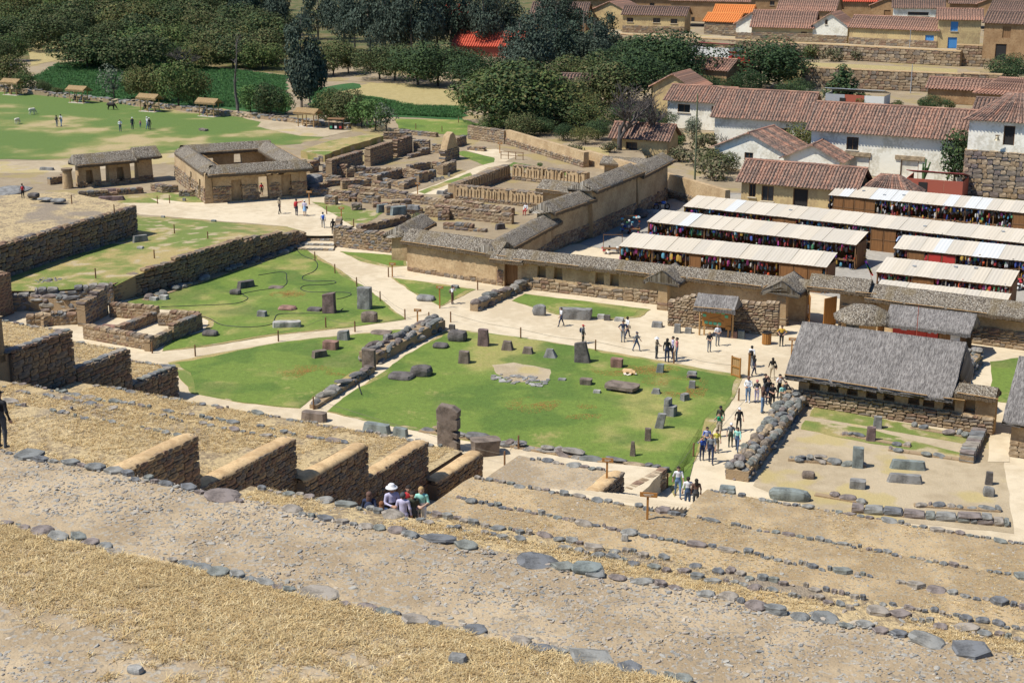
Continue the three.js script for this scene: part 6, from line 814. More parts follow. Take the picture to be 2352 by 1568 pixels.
ST('broken beam on the dry terrace lawn under the platform', 302, 340, 536, 556, GREYROCK, { n: 'stone_beam', turn: .6, deep: .3, base: 1.8 }); ST('small pale stone on the dry terrace lawn', 312, 329, 562, 573, PALEROCK, { round: true, base: 1.9 }); ST('small stone at the edge of the upper path', 368, 378, 492, 501, PALEROCK, { ...U3 }); ST('teal-grey stone on the dry terrace lawn', 484, 496, 502, 511, TEALROCK, { round: true, ...U3 }); ST('log-shaped stone on the meadow edge', 86, 125, 380, 391, GREYROCK, { n: 'stone_beam', deep: .3, ...U3 }); ST('small block stone by the niche building', 418, 426, 452, 462, GREYROCK, U3);
ST('long grey slab lying among the ruins', 862, 895, 465, 488, TEALROCK, { n: 'stone_slab', deep: .35, turn: .6, ...U3 }); ST('long tilted slab on the thick ruin wall', 893, 936, 468, 492, TEALROCK, { n: 'stone_slab', deep: .4, turn: .55, base: 2.2 }); ST('second tilted slab on the thick ruin wall', 934, 965, 466, 480, GREYROCK, { n: 'stone_slab', deep: .5, base: 2.2 }); ST('round boulder at the end of the sandy junction', 818, 846, 508, 523, GREYROCK, { round: true, ...U3 }); ST('grey carved boulder outcrop beside the niche building', 690, 736, 386, 430, GREYROCK, { round: true, ...U3, d: 3 }); ST('dark boulder under the grey outcrop', 694, 730, 415, 440, DARKROCK, { round: true, ...U3, d: 2 }); ST('dark beam on the foundation behind the adobe house', 1136, 1162, 510, 527, DARKROCK, { n: 'stone_beam', turn: .5, deep: .4, ...U3 });
[[989, 996, 410, 419], [996, 1004, 406, 416], [1004, 1012, 404, 413], [1012, 1020, 402, 411], [1028, 1034, 395, 406]].forEach(([a, b, c, d], i) => ST(['first small square stone of the row beside the ruin path', 'second small square stone of the row', 'third small square stone of the row', 'fourth small square stone of the row', 'last small square stone of the row, nearest the gable'][i], a, b, c, d, GREYROCK, { ...U3, group: 'small square stones beside the ruin path' })); ST('grey block at the corner of the adobe court', 1002, 1022, 433, 446, GREYROCK, { n: 'hewn_block', ...U3 }); ST('dark broken stones at the corner of the adobe court', 1020, 1040, 430, 448, DARKROCK, { round: true, ...U3 });
ST('tall dark leaning stone on the big lawn', 1319, 1359, 781, 834, DARKROCK, { top: .7, lean: -.12, deep: .5, slope: .25 }); ST('pale wedge-shaped stone on the big lawn', 1247, 1283, 794, 823, GREYROCK, { top: .45, lean: -.1 }); ST('dark squat stone beside the pale wedge', 1198, 1226, 791, 814, BROWNROCK, { top: .7 }); ST('reddish cube stone near the rope line', 1403, 1431, 817, 845, ROSE, { top: 1.02 }); ST('grey-green standing stone near the sleeping dog', 1507, 1525, 831, 857, TEALROCK, { lean: .1 }); ST('upper of two stacked squat stones', 1579, 1603, 848, 858, GREYROCK, { base: .45 }); ST('lower of two stacked squat stones', 1577, 1603, 857, 869, BROWNROCK, {});
ST('rounded stone below the stacked pair', 1582, 1599, 870, 893, GREYROCK, { top: .8 }); ST('bench-shaped stone near the path rope', 1563, 1585, 899, 921, GREYROCK, { n: 'hewn_block', turn: .7 }); ST('leaning grey stone in the curved row', 1503, 1524, 945, 985, GREYROCK, { lean: .2, top: .9, deep: .6 }); ST('slim brown stone in the curved row', 1481, 1496, 979, 1014, BROWNROCK, { top: .9 }); ST('pointed stone at the near end of the curved row', 1446, 1461, 1009, 1049, BROWNROCK, { top: .5 }); ST('carved grey stone with steps near the table slab', 1495, 1520, 887, 906, GREYROCK, { top: .6 }); ST('small pale block beside the table slab', 1362, 1381, 891, 904, PALEROCK, { n: 'hewn_block' }); ST('brown block with an undercut on the big lawn', 1332, 1360, 863, 885, BROWNROCK, { top: 1.05 }); ST('small dark block on a dirt patch', 1281, 1302, 864, 875, GREYROCK, { n: 'hewn_block' });
{ const P = site(1540, 954, 0), o = thing('stepped_stone', 'grey stone cut in the shape of a seat in the curved row', 'stone', P, -.5); part('seat_block', hewn(.78, .75, .7, { top: .97, amp: .04 }), GREYROCK, o); part('back_block', hewn(.4, 1.2, .68, { top: .95, amp: .04 }).translate(-.2, 0, -.02), GREYROCK, o);
  const q = thing('stone_table', 'large flat stone slab resting on low feet on the big lawn', 'stone table', site(1424, 900, 0), -.45); part('slab', hewn(2.3, .22, 1.5, { top: 1, amp: .25, seed: 5 }).translate(0, .28, -.4), BROWNROCK, q); for (const [x, z] of [[-.8, 0], [.7, 0], [-.6, -.9], [.8, -.9]]) part('foot', hewn(.4, .3, .3, { seed: x }).translate(x, 0, z), GREYROCK, q);
  const f = thing('flagstone_patch', 'bare patch of cracked flagstones in the big lawn', 'paving', site(1196, 870, 0), -.3); part('dirt', sheetGeo(outline([[1130, 838], [1180, 832], [1264, 848], [1262, 872], [1180, 878], [1140, 858]], .045, .8, .12).map(p => p.sub(f.position)).map(p => p.applyAxisAngle(V3(0, 1, 0), .3)), .03), M.soil, f); const list = []; for (let i = 0; i < 46; i++) list.push({ geo: pick(slabShapes), mat: pick([PALEROCK, GREYROCK, GREYS[2]]), p: V3(rr(-2, 2), .06, rr(-.8, 1.4)), s: V3(rr(.2, .6), .08, rr(.2, .5)), r: new THREE.Euler(0, rr(0, 6), 0), area: R() }); addStones(f, list, 46, 'flagstone'); }
ST('rounded grey stone at the edge of the wall lawn', 1223, 1255, 697, 725, GREYROCK, { round: true, deep: .5 }); ST('massive grey block beside the walking woman', 1286, 1359, 701, 734, GREYROCK, { n: 'hewn_block', top: 1.04, deep: .35, turn: -.15 }); ST('pale block by the massive grey block', 1371, 1390, 717, 733, PALEROCK, { n: 'hewn_block' }); ST('dark cube stone by the massive grey block', 1387, 1403, 719, 736, DARKROCK, { n: 'hewn_block' }); ST('pale slab near the standing couple', 1411, 1435, 724, 738, PALEROCK, { n: 'stone_slab' }); ST('grey block at the foot of the first porch', 1497, 1524, 733, 752, GREYROCK, { n: 'hewn_block' }); ST('upright grey stone left of the information board', 1548, 1565, 740, 765, GREYROCK, {}); ST('short grey stone beside the board post', 1573, 1590, 748, 766, GREYROCK, {}); ST('rose-grey stone right of the information board', 1678, 1695, 756, 777, ROSE, {}); ST('teal stone right of the information board', 1695, 1712, 754, 778, TEALROCK, {});
ST('far one of two upright stones by the dry strip', 2006, 2027, 951, 985, GREYROCK, {}); ST('near one of two upright stones by the dry strip', 1991, 2013, 976, 1014, PURPLE, {}); ST('tall grey-green stone in the courtyard', 1959, 1985, 1022, 1075, TEALROCK, { top: .95 }); ST('grey cube stone in the courtyard', 1953, 1991, 1095, 1123, GREYROCK, { n: 'hewn_block', top: .98 }); ST('upper of two long stone beams in the courtyard', 2045, 2130, 1052, 1079, TEALROCK, { n: 'stone_beam', deep: .2, turn: -.2 }); ST('lower of two long stone beams in the courtyard', 2039, 2122, 1084, 1110, GREYROCK, { n: 'stone_beam', deep: .22, turn: -.2 }); ST('dark upright stone near the frame edge courtyard', 2264, 2282, 1079, 1114, DARKROCK, {}); ST('squat dark stone below it near the frame edge', 2261, 2286, 1114, 1141, GREYROCK, { round: true }); ST('long pale boulder at the near side of the courtyard', 1764, 1862, 1116, 1151, TEALROCK, { round: true, deep: .35 }); ST('fallen column drum by the thatched hall', 2210, 2243, 969, 984, PALEROCK, { n: 'stone_beam', deep: .35, round: true }); ST('brown rock at the foot of the path wall', 1844, 1873, 1079, 1100, BROWNROCK, { round: true }); ST('teal block on the path wall end', 1652, 1692, 1110, 1136, TEALROCK, { n: 'hewn_block', base: .3 });
ST('loose grey stone lying alone in the golden grass', 1030, 1072, 1498, 1527, GREYROCK, { n: 'loose_stone', base: 19.3, round: true, deep: .7 }); ST('pale loose stone at the bottom of the bare ground', 288, 328, 1528, 1551, PALEROCK, { n: 'loose_stone', base: 19.3, round: true, deep: .7 }); ST('loose pale stone on the second row of edging stones', 1428, 1444, 1224, 1242, PALEROCK, { n: 'loose_stone', base: 8, round: true }); ST('largest flat grey boulder on the far side of the gravel path', 1314, 1382, 1290, 1318, TEALROCK, { n: 'loose_stone', base: 17.3, round: true });
// ---------- rope posts, signs ----------
function post(l, px, py, { base = 0, h = .85, mat = M.post, r = .055 } = {}) { const o = thing('rope_post', l, 'post', site(px, py, base), 0, 'wooden posts of the rope barriers'); part('shaft', cyl(r * 1.1, r, h, 0, h / 2, 0, 7), mat, o); part('top', cyl(r, r * .6, .05, 0, h + .02, 0, 7), mat, o); return o; }
const ropes = [
  ['along the hose lawn and the curving path', [[672, 564], [723, 599], [769, 628], [819, 659], [873, 692], [930, 734]], 0], ['along the path below the hose lawn', [[448, 818], [639, 784], [748, 753], [815, 762], [985, 741]], 0], ['along the top of the big lawn', [[1035, 740], [1196, 777], [1368, 806], [1548, 835], [1690, 862]], 0], ['along the crowd path beside the big lawn', [[1697, 920], [1593, 1049], [1533, 1120]], 0], ['along the near rim of the big lawn', [[720, 940], [1159, 1068], [1191, 1031]], 0], ['around the triangular lawn', [[892, 636], [1097, 666]], 0], ['on the dry terrace lawn', [[400, 536], [477, 553], [354, 596], [219, 639]], 1.9], ['on the grassy platform', [[164, 468], [262, 491]], 4.6], ['at the upper path fork', [[361, 468], [389, 467]], UP], ['at the sandy junction by the ruins', [[750, 492], [812, 522]], UP], ['by the bright green field', [[955, 297], [1015, 303], [1053, 282]], UP], ['by the ruined room', [[349, 811]], 0],
];
const nth = ['first', 'second', 'third', 'fourth', 'fifth', 'sixth'];
for (const [where, pts, base] of ropes) { const tops = []; pts.forEach(([x, y], i) => { post(pts.length > 1 ? `${nth[i]} rope post ${where}` : `lone rope post ${where}`, x, y, { base }); tops.push(site(x, y, base).add(V3(0, .72, 0))); }); if (tops.length > 2 && !where.includes('terrace lawn') && !where.includes('green field')) { const pts3 = []; tops.forEach((p, i) => { pts3.push(p); if (tops[i + 1]) pts3.push(p.clone().lerp(tops[i + 1], .5).add(V3(0, -.14, 0))); }); single('barrier_rope', new THREE.TubeGeometry(new THREE.CatmullRomCurve3(pts3), pts3.length * 8, .012, 4), M.rope, `thin barrier rope ${where}`, 'rope'); } }
function sign(l, px, py, { base = 0, h = 1.3, w = .6, turn = -.2, mat = M.board } = {}) { const o = thing('trail_sign', l, 'sign', site(px, py, base), turn, 'wooden trail signs'); part('post', box(.1, h, .08, 0, h / 2, 0), mat, o); const b = part('board', box(w, .22, .06, .04, h - .08, .06), mat, o); part('lettering', merge([box(w * .6, .03, .01, .04, h - .05, .094), box(w * .4, .03, .01, .0, h - .11, .094)]), M.cream, b); return o; }
[['wooden sign at the fork of the sandy paths', 959, 746], ['tall wooden sign at the tip of the triangular lawn', 1010, 708, { h: 1.9 }], ['wooden sign beside the triangular lawn post', 901, 636], ['small wooden sign on the dry lawn by the ruins', 784, 504, { base: UP }], ['wooden sign beside the three walkers', 710, 470, { base: UP, h: 1.5 }], ['wooden sign on the pale ruin path', 959, 448, { base: UP, h: 1.4 }], ['wooden sign on the bare earth terrace', 1394, 1103, { base: 2.6, h: 1.25 }], ['wooden arrow sign at the lower stair', 1487, 1192, { base: 5, w: .8 }], ['wooden sign in front of the grey thatched hall', 1818, 824, { h: 1.6 }], ['wooden sign near the footbridge', 1148, 352, { base: UP, h: 1.4 }]].forEach(([l, x, y, o]) => sign(l, x, y, o));
{ const g = thing('garden_gate', 'open wooden gate leaf standing on the path beside the lawn', 'gate', site(1690, 866, 0), -.9); for (const x of [-.4, .4]) part('stile', box(.09, 1.5, .08, x, .75, 0), M.board, g); for (const y of [.12, .75, 1.4]) part('rail', box(.8, .1, .06, 0, y, 0), M.board, g); for (let k = 0; k < 4; k++) part('plank', box(.17, 1.3, .03, -.29 + k * .19, .76, -.03), M.postLight, g); const p = thing('gate_post', 'tall wooden post across from the open gate leaf', 'post', site(1720, 866, 0)); part('shaft', box(.14, 1.7, .14, 0, .85, 0), M.board, p); part('cap', box(.18, .08, .18, 0, 1.72, 0), M.post, p);
  const b = thing('litter_bin', 'slatted wooden litter bin with a black rim', 'litter bin', site(1761, 790, 0)); for (let k = 0; k < 12; k++) { const a = k / 12 * 6.283; part('slat', box(.15, .85, .03, Math.cos(a) * .33, .47, Math.sin(a) * .33, -a + Math.PI / 2), M.board, b); } part('liner', cyl(.3, .3, .8, 0, .46, 0, 12), M.dark, b); part('rim', new THREE.TorusGeometry(.33, .06, 6, 16).rotateX(Math.PI / 2).translate(0, .92, 0), M.dark, b); }
// hoses
const hose = (l, pts) => single('garden_hose', new THREE.TubeGeometry(new THREE.CatmullRomCurve3(pts.map(([x, y]) => site(x, y, .06))), pts.length * 10, .035, 6), plain([.03, .033, .03], .5), l, 'hose', 'black hoses on the lawn');
const hq = (l, o, pts) => hose(l, pts.map(([x, y]) => [o + x / 4, 392 + y / 4]));
hq('black hose looping down from the steps across the lawn', 588, [[470, 660], [400, 680], [370, 700], [430, 780], [540, 825], [562, 880], [520, 930], [430, 970], [440, 1003], [560, 1015], [715, 1012], [725, 1032], [640, 1045], [450, 1055], [408, 1080], [470, 1110], [650, 1116], [850, 1120], [872, 1137], [800, 1168], [740, 1178]]); hq('black hose lying around the squared beam', 0, [[1480, 1250], [1800, 1238], [2180, 1215], [2275, 1170], [2230, 1130], [2340, 1105], [2600, 1060], [2630, 985], [2600, 930], [2370, 960]]); hq('black hose running past the pale rectangular block', 0, [[1600, 1275], [1900, 1350], [2060, 1420], [2360, 1432], [2500, 1405], [2520, 1360], [2560, 1318], [2800, 1310], [3080, 1305], [3150, 1265]]);
{ const o = single('irrigation_pipe', new THREE.TubeGeometry(new THREE.CatmullRomCurve3([[1390, 870], [1360, 845], [1310, 860], [1290, 880], [1320, 905]].map(([x, y]) => site(x / 4 + 500 - 0, y, .1))), 30, .035, 6), plain([.03, .033, .03], .5), 'short curved black pipe beside the tall brown slab', 'hose'); }
// ---------- meadow shelters, bins, poles ----------
[[28, 218, 'leftmost straw-roofed shelter beside the meadow bushes'], [180, 236, 'second straw-roofed shelter along the meadow wall'], [343, 256, 'straw-roofed shelter under the spreading tree'], [479, 267, 'straw-roofed shelter beside the dead tree'], [707, 292, 'straw-roofed shelter next to the waste bins']].forEach(([x, y, l]) => {
  const o = thing('picnic_shelter', l, 'shelter', site(x, y, UP), -.45, 'straw-roofed shelters around the meadow'); for (const [a, b] of [[-1.35, .5], [.1, .5], [1.35, .5], [-1.35, -.7], [1.35, -.7]]) part('post', cyl(.08, .07, 2.2, a, 1.1, b, 7), M.postLight, o); for (const a of [-.75, .7]) { const b = part('bench', box(1.15, .07, .4, a, .45, -.45), M.postLight, o); part('bench_back', box(1.15, .3, .05, a, .75, -.64), M.postLight, b); part('bench_leg', box(.08, .42, .35, a, .21, -.45), M.postLight, b); } part('slab', box(3.2, .1, 1.7, 0, .03, -.1), M.cream, o); thatch(o, -1.9, 1.9, -.1, 1.05, 2.2, .62, M.strawRoof, { thick: .2 });
});
{ const o = thing('waste_bins', 'rack of three dark recycling bins under a small roof', 'waste bins', site(772, 298, UP), -.2); [plain([.05, .3, .15]), M.white, M.red].forEach((m, k) => { const b = part('bin', box(.55, .95, .5, (k - 1) * .7, .55, 0), M.dark, o); part('label', box(.34, .34, .02, (k - 1) * .7, .42, .26), m, b); }); for (const x of [-1.1, 1.1]) part('post', box(.09, 1.6, .09, x, .8, -.1), M.post, o); part('roof', box(2.5, .07, .9, 0, 1.62, 0, 0, .1), M.post, o); }
function pole(l, px, by, ty, { base = 0, r = .12, arm, mat = M.zinc, name = 'utility_pole' } = {}) { const h = (by - ty) / scaleAt(by, base), o = thing(name, l, 'pole', site(px, by, base)); part('shaft', cyl(r, r * .7, h, 0, h / 2, 0, 8), mat, o); if (arm) part('crossarm', box(1.4, .1, .1, 0, h - .5, 0), M.post, o); else part('cap', cyl(r * .7, r * .3, .2, 0, h + .1, 0, 8), mat, o); }
pole('tall mossy lamp pole rising behind the market lane', 1595, 452, 222, { mat: plain([.13, .14, .07]) }); pole('wooden pole among the sheds', 1612, 205, 105, { arm: true, mat: plain([.3, .27, .23]) }); pole('twin pole among the sheds', 1604, 182, 112, { mat: plain([.28, .25, .21]) }); pole('thin street pole in front of the ochre house', 2090, 110, 70, { base: 2.8, r: .08 }); pole('street pole at the dark passage', 1923, 98, 62, { base: 2.8, r: .08 }); pole('pole in front of the lower terrace wall', 2092, 214, 150, { r: .1 });
{ // motorbike in the lane
  const o = thing('motorbike', 'blue motorbike parked at the end of the market lane', 'motorbike', site(1520, 482, 0), .3); for (const x of [-.65, .65]) { const w = part('wheel', new THREE.TorusGeometry(.28, .07, 8, 18).translate(x, .35, 0), M.dark, o); part('hub', cyl(.05, .05, .16, x, .35, 0, 8, Math.PI / 2), M.metal, w); } part('tank', new THREE.SphereGeometry(.22, 10, 8).scale(1.4, .8, .8).translate(.18, .8, 0), plain([.04, .13, .5], .3), o); part('seat', box(.7, .12, .26, -.38, .8, 0), M.dark, o); part('engine', box(.4, .35, .25, .05, .45, 0), M.metal, o); part('fork', limb(V3(.65, .35, 0), V3(.42, 1.0, 0), .04, .04), M.metal, o); part('handlebar', cyl(.02, .02, .7, .42, 1.05, 0, 6, Math.PI / 2), M.dark, o); part('rear_fender', box(.4, .05, .16, -.7, .68, 0), plain([.04, .13, .5], .3), o);
  const t = thing('fallen_slab', 'pale slab lying in the market lane', 'stone', site(1495, 489, 0), .2); part('slab', hewn(2, .4, .9, { seed: 3 }), PALEROCK, t); const b = thing('lane_boulder', 'dark mound of stones against the lane wall', 'boulder', site(1465, 500, 0)); part('rock', boulderShapes[2].clone().scale(2.4, 1.2, 1.6).translate(0, .45, 0), DARKROCK, b);
  const f = thing('footbridge_railing', 'small wooden footbridge railing behind the ruins', 'railing', site(1176, 366, UP), -.35); for (let k = 0; k < 4; k++) part('post', box(.08, 1, .08, -1.5 + k, .5, 0), M.post, f); for (const y of [.5, .95]) part('rail', box(3.1, .07, .05, 0, y, 0), M.post, f); }
// ---------- people ----------
function sdfMesh(bones, cell) { // naive surface nets over smooth-joined tapered capsules; returns positions, indices and the bone nearest each vertex
  let lo = [9, 9, 9], hi = [-9, -9, -9]; for (const [a, b, ra, rb] of bones) for (const [p, r] of [[a, ra], [b, rb]]) for (let k = 0; k < 3; k++) { lo[k] = Math.min(lo[k], p[k] - r - cell * 2.5); hi[k] = Math.max(hi[k], p[k] + r + cell * 2.5); }
  const n = [0, 1, 2].map(k => Math.ceil((hi[k] - lo[k]) / cell) + 1), F = new Float32Array(n[0] * n[1] * n[2]), ix = (x, y, z) => (z * n[1] + y) * n[0] + x;
  const dist = (px, py, pz, B) => { const [a, b, ra, rb, , fz = 1] = B; const bx = b[0] - a[0], by = b[1] - a[1], bz = b[2] - a[2], L = bx * bx + by * by + bz * bz || 1e-6, t = clamp(((px - a[0]) * bx + (py - a[1]) * by + (pz - a[2]) * bz) / L), dx = px - a[0] - bx * t, dy = py - a[1] - by * t, dz = (pz - a[2] - bz * t) * fz; return Math.sqrt(dx * dx + dy * dy + dz * dz) - lerp(ra, rb, t); };
  for (let z = 0; z < n[2]; z++) for (let y = 0; y < n[1]; y++) for (let x = 0; x < n[0]; x++) { const px = lo[0] + x * cell, py = lo[1] + y * cell, pz = lo[2] + z * cell; let s = 0; for (const B of bones) { const d = dist(px, py, pz, B); if (d < .25) s += Math.exp(-d * 60); } F[ix(x, y, z)] = s > 0 ? -Math.log(s) / 60 : .25; }
  const pos = [], id = new Int32Array(F.length).fill(-1), tagOf = [], idx = [];
  for (let z = 0; z < n[2] - 1; z++) for (let y = 0; y < n[1] - 1; y++) for (let x = 0; x < n[0] - 1; x++) {
    let sx = 0, sy = 0, sz = 0, c = 0; const v = []; for (let k = 0; k < 8; k++) v.push(F[ix(x + (k & 1), y + (k >> 1 & 1), z + (k >> 2))]);
    for (let a = 0; a < 8; a++) for (const bit of [1, 2, 4]) { const b = a | bit; if (b === a || (v[a] < 0) === (v[b] < 0)) continue; const t = v[a] / (v[a] - v[b]); sx += (a & 1) + (bit === 1 ? t : 0); sy += (a >> 1 & 1) + (bit === 2 ? t : 0); sz += (a >> 2) + (bit === 4 ? t : 0); c++; }
    if (!c) continue; id[ix(x, y, z)] = pos.length / 3; const P = [lo[0] + (x + sx / c) * cell, lo[1] + (y + sy / c) * cell, lo[2] + (z + sz / c) * cell]; pos.push(...P); let best = 9, bt = 0; for (const B of bones) { const d = dist(...P, B); if (d < best) { best = d; bt = B[4]; } } tagOf.push(bt);
  }
  for (let z = 1; z < n[2] - 1; z++) for (let y = 1; y < n[1] - 1; y++) for (let x = 1; x < n[0] - 1; x++) { const a = F[ix(x, y, z)]; [[1, 0, 0], [0, 1, 0], [0, 0, 1]].forEach((d, k) => { const b = F[ix(x + d[0], y + d[1], z + d[2])]; if ((a < 0) === (b < 0)) return; const u = [[0, 1, 0], [0, 0, 1], [1, 0, 0]][k], w = [[0, 0, 1], [1, 0, 0], [0, 1, 0]][k], q = (i, j) => id[ix(x - u[0] * i - w[0] * j, y - u[1] * i - w[1] * j, z - u[2] * i - w[2] * j)], Q = [q(0, 0), q(1, 0), q(1, 1), q(0, 1)]; if (Q.some(e => e < 0)) return; a < 0 ? idx.push(Q[0], Q[1], Q[2], Q[0], Q[2], Q[3]) : idx.push(Q[0], Q[2], Q[1], Q[0], Q[3], Q[2]); }); }
  const g = new THREE.BufferGeometry(); g.setAttribute('position', new THREE.Float32BufferAttribute(pos, 3)); g.setIndex(idx); g.computeVertexNormals(); return { g, tagOf };
}
const ARMS = { // elbow, wrist for the left (+x) arm; the right mirrors unless given
  stand: [[[.25, 1.13, -.02], [.26, .88, .07]]], walk: [[[.24, 1.14, .1], [.25, .95, .26]], [[-.25, 1.14, -.12], [-.26, .92, -.14]]], point: [[[.24, 1.14, -.03], [.26, .88, .04]], [[-.42, 1.42, .12], [-.66, 1.52, .2]]], hips: [[[.37, 1.17, -.08], [.2, 1.02, .08]]], raise: [[[.28, 1.24, .18], [.1, 1.5, .2]]], hold: [[[.25, 1.14, .04], [.08, 1.1, .28]]], shadeEyes: [[[.25, 1.13, 0], [.26, .9, .06]], [[-.3, 1.36, .18], [-.06, 1.6, .15]]], sit: [[[.24, 1.15, .06], [.16, 1.0, .3]]],
};
function skeleton(pose) {
  const arms = ARMS[pose] || ARMS.stand, wl = arms[0], wr = arms[1] || arms[0].map(p => [-p[0], p[1], p[2]]), st = pose === 'walk' ? .2 : pose === 'point' ? .05 : 0, B = [], leg = (s, k) => { const hip = [.09 * s, .9, 0]; let kn = [.1 * s, .49, k * .9 + .02], an = [.105 * s, .08, k * 1.5 - .02]; if (pose === 'sit') { kn = [.12 * s, .9, .42]; an = [.12 * s, .48, .44]; } B.push([hip, kn, .09, .062, 'pants'], [kn, an, .06, .042, 'pants2'], [an, [an[0] + .015 * s, an[1] - .035, an[2] + .13], .042, .034, 'shoe']); };
  leg(1, st); leg(-1, -st); B.push([[0, .93, 0], [0, 1.12, 0], .135, .125, 'hip', 1.25], [[0, 1.12, 0], [0, 1.33, 0], .125, .15, 'shirt', 1.35], [[-.14, 1.385, 0], [.14, 1.385, 0], .07, .07, 'shirt'], [[0, 1.4, 0], [0, 1.5, .01], .052, .05, 'skin'], [[0, 1.57, .025], [0, 1.625, .01], .078, .092, 'head', 1], [[0, 1.585, .1], [0, 1.57, .118], .014, .018, 'skin'], [[.085, 1.585, .01], [.092, 1.6, .005], .018, .018, 'skin'], [[-.085, 1.585, .01], [-.092, 1.6, .005], .018, .018, 'skin']);
  [[wl, 1], [wr, -1]].forEach(([[e, w], s]) => { const sh = [.185 * s, 1.385, 0], d = [w[0] - e[0], w[1] - e[1], w[2] - e[2]], l = Math.hypot(...d), u = d.map(x => x / l), at = (k, o = 0, f = 0) => [w[0] + u[0] * k + o, w[1] + u[1] * k, w[2] + u[2] * k + f]; B.push([sh, e, .056, .044, 'sleeve'], [e, w, .042, .03, 'arm'], [w, at(.07), .03, .034, 'skin']); for (let f = 0; f < 4; f++) B.push([at(.08, (f - 1.5) * .017), at(.145 - Math.abs(f - 1.4) * .012, (f - 1.5) * .02, .015), .01, .008, 'skin']); B.push([at(.03, -s * .02, .02), at(.08, -s * .03, .05), .012, .009, 'skin']); });
  return B;
}
const bodyCache = {}; function bodyOf(pose) { return bodyCache[pose] || (bodyCache[pose] = sdfMesh(skeleton(pose), .024)); }
const SKIN = [.42, .24, .155], SKIN2 = [.52, .33, .24], bodyMat = new THREE.MeshStandardMaterial({ vertexColors: true, roughness: .85, side: THREE.DoubleSide });
const C = { black: [.012, .012, .014], white: [.68, .68, .68], navy: [.02, .03, .07], jeans: [.05, .09, .17], ljeans: [.12, .2, .32], grey: [.2, .21, .22], dgrey: [.06, .065, .07], red: [.42, .02, .025], blue: [.03, .1, .45], tan: [.34, .27, .18], beige: [.45, .38, .27], khaki: [.2, .17, .11], yellow: [.62, .55, .08], green: [.01, .34, .16], mint: [.3, .62, .52], lav: [.5, .47, .62], pink: [.5, .18, .17], brown: [.13, .07, .05], olive: [.05, .055, .035], sky: [.25, .42, .62], gold: [.5, .3, .03], hair: [.02, .014, .01], blond: [.4, .26, .11], ginger: [.2, .08, .03] };
const hairGeo = (() => { const g = new THREE.SphereGeometry(.106, 12, 8, 0, 6.3, 0, 1.75); g.scale(1, 1.02, 1.1); g.rotateX(-.35); g.translate(0, 1.622, -.012); return g; })(), longGeo = (() => { const g = new THREE.SphereGeometry(.1, 10, 8); g.scale(1, 2.0, .6); g.translate(0, 1.46, -.075); return g; })(), brimGeo = (() => { const g = new THREE.LatheGeometry([[.2, -.03], [.19, 0], [.115, .015], [.11, .08], [.075, .115], [.01, .125]].map(p => new THREE.Vector2(...p)), 16); g.translate(0, 1.655, 0); return g; })(), capGeo = (() => { const a = new THREE.SphereGeometry(.109, 12, 6, 0, 6.3, 0, 1.5); a.translate(0, 1.64, 0); return merge([a, box(.15, .015, .12, 0, 1.645, .14)]); })(), packGeo = (() => { const g = new THREE.SphereGeometry(.2, 10, 8); g.scale(.85, 1.15, .6); g.translate(0, 1.2, -.22); return g; })(), skirtGeo = (() => { const g = new THREE.CylinderGeometry(.15, .24, .42, 12, 1, true); g.translate(0, .82, 0); return g; })(), clothMats = new Map(), clothMat = c => { const k = c.join(); if (!clothMats.has(k)) clothMats.set(k, plain(c, .85)); return clothMats.get(k); };
function person(label, px, fy, ty, pose, face, shirt, pants, { hat, hatCol = 'white', hair = 'hair', long, pack, base = 0, short, shorts, skirt, shoe = 'dgrey', skin = SKIN, h, bag, stripes, statue } = {}) {
  const P = site(px, fy, base), hh = h || clamp((fy - ty) / scaleAt(fy, base) * 1.0, 1.5, 1.84), src = bodyOf(pose), o = thing('person', label, 'person', P, face * Math.PI / 180), k = hh / 1.73; o.scale.setScalar(k); if (pose === 'sit') o.position.y -= 0;
  const col = []; const p = src.g.attributes.position; src.tagOf.forEach((t, i) => { let c = C[shirt]; if (t === 'skin') c = skin; else if (t === 'arm') c = short === false ? C[shirt] : (short ? skin : C[shirt]); else if (t === 'pants' || t === 'hip') c = C[pants]; else if (t === 'pants2') c = shorts ? skin : C[pants]; else if (t === 'shoe') c = C[shoe]; else if (t === 'head') { const y = p.getY(i), z = p.getZ(i); c = z < -.01 || y > 1.66 ? C[hair] : skin; if (z > .08 && y > 1.59 && y < 1.615) c = C.brown; if (z > .085 && y < 1.545) c = [.35, .14, .11]; } if (t === 'shirt' && stripes && Math.floor(p.getY(i) * 22) % 2) c = C[stripes]; col.push(...c); });
  const g = src.g.clone(); g.setAttribute('color', new THREE.Float32BufferAttribute(col, 3)); part('body', g, bodyMat, o);
  if (!hat || long) part('hair', hairGeo, clothMat(C[hair]), o); if (long) part('long_hair', longGeo, clothMat(C[hair]), o); if (hat === 'brim') part('sun_hat', brimGeo, clothMat(C[hatCol]), o); if (hat === 'cap') part('cap', capGeo, clothMat(C[hatCol]), o); if (pack) part('backpack', packGeo, clothMat(C[pack]), o); if (skirt) part('skirt', skirtGeo, clothMat(C[skirt]), o); if (bag) { part('shoulder_bag', box(.24, .22, .1, -.24, .95, .02), clothMat(C[bag]), o); }
  return o;
}
const P_ = person, T1 = { base: 11.5 };
P_('person in black with a cap and backpack at the frame edge', 6, 1030, 898, 'stand', 160, 'black', 'dgrey', { base: 17.3, hat: 'cap', hatCol: 'black', pack: 'dgrey' });
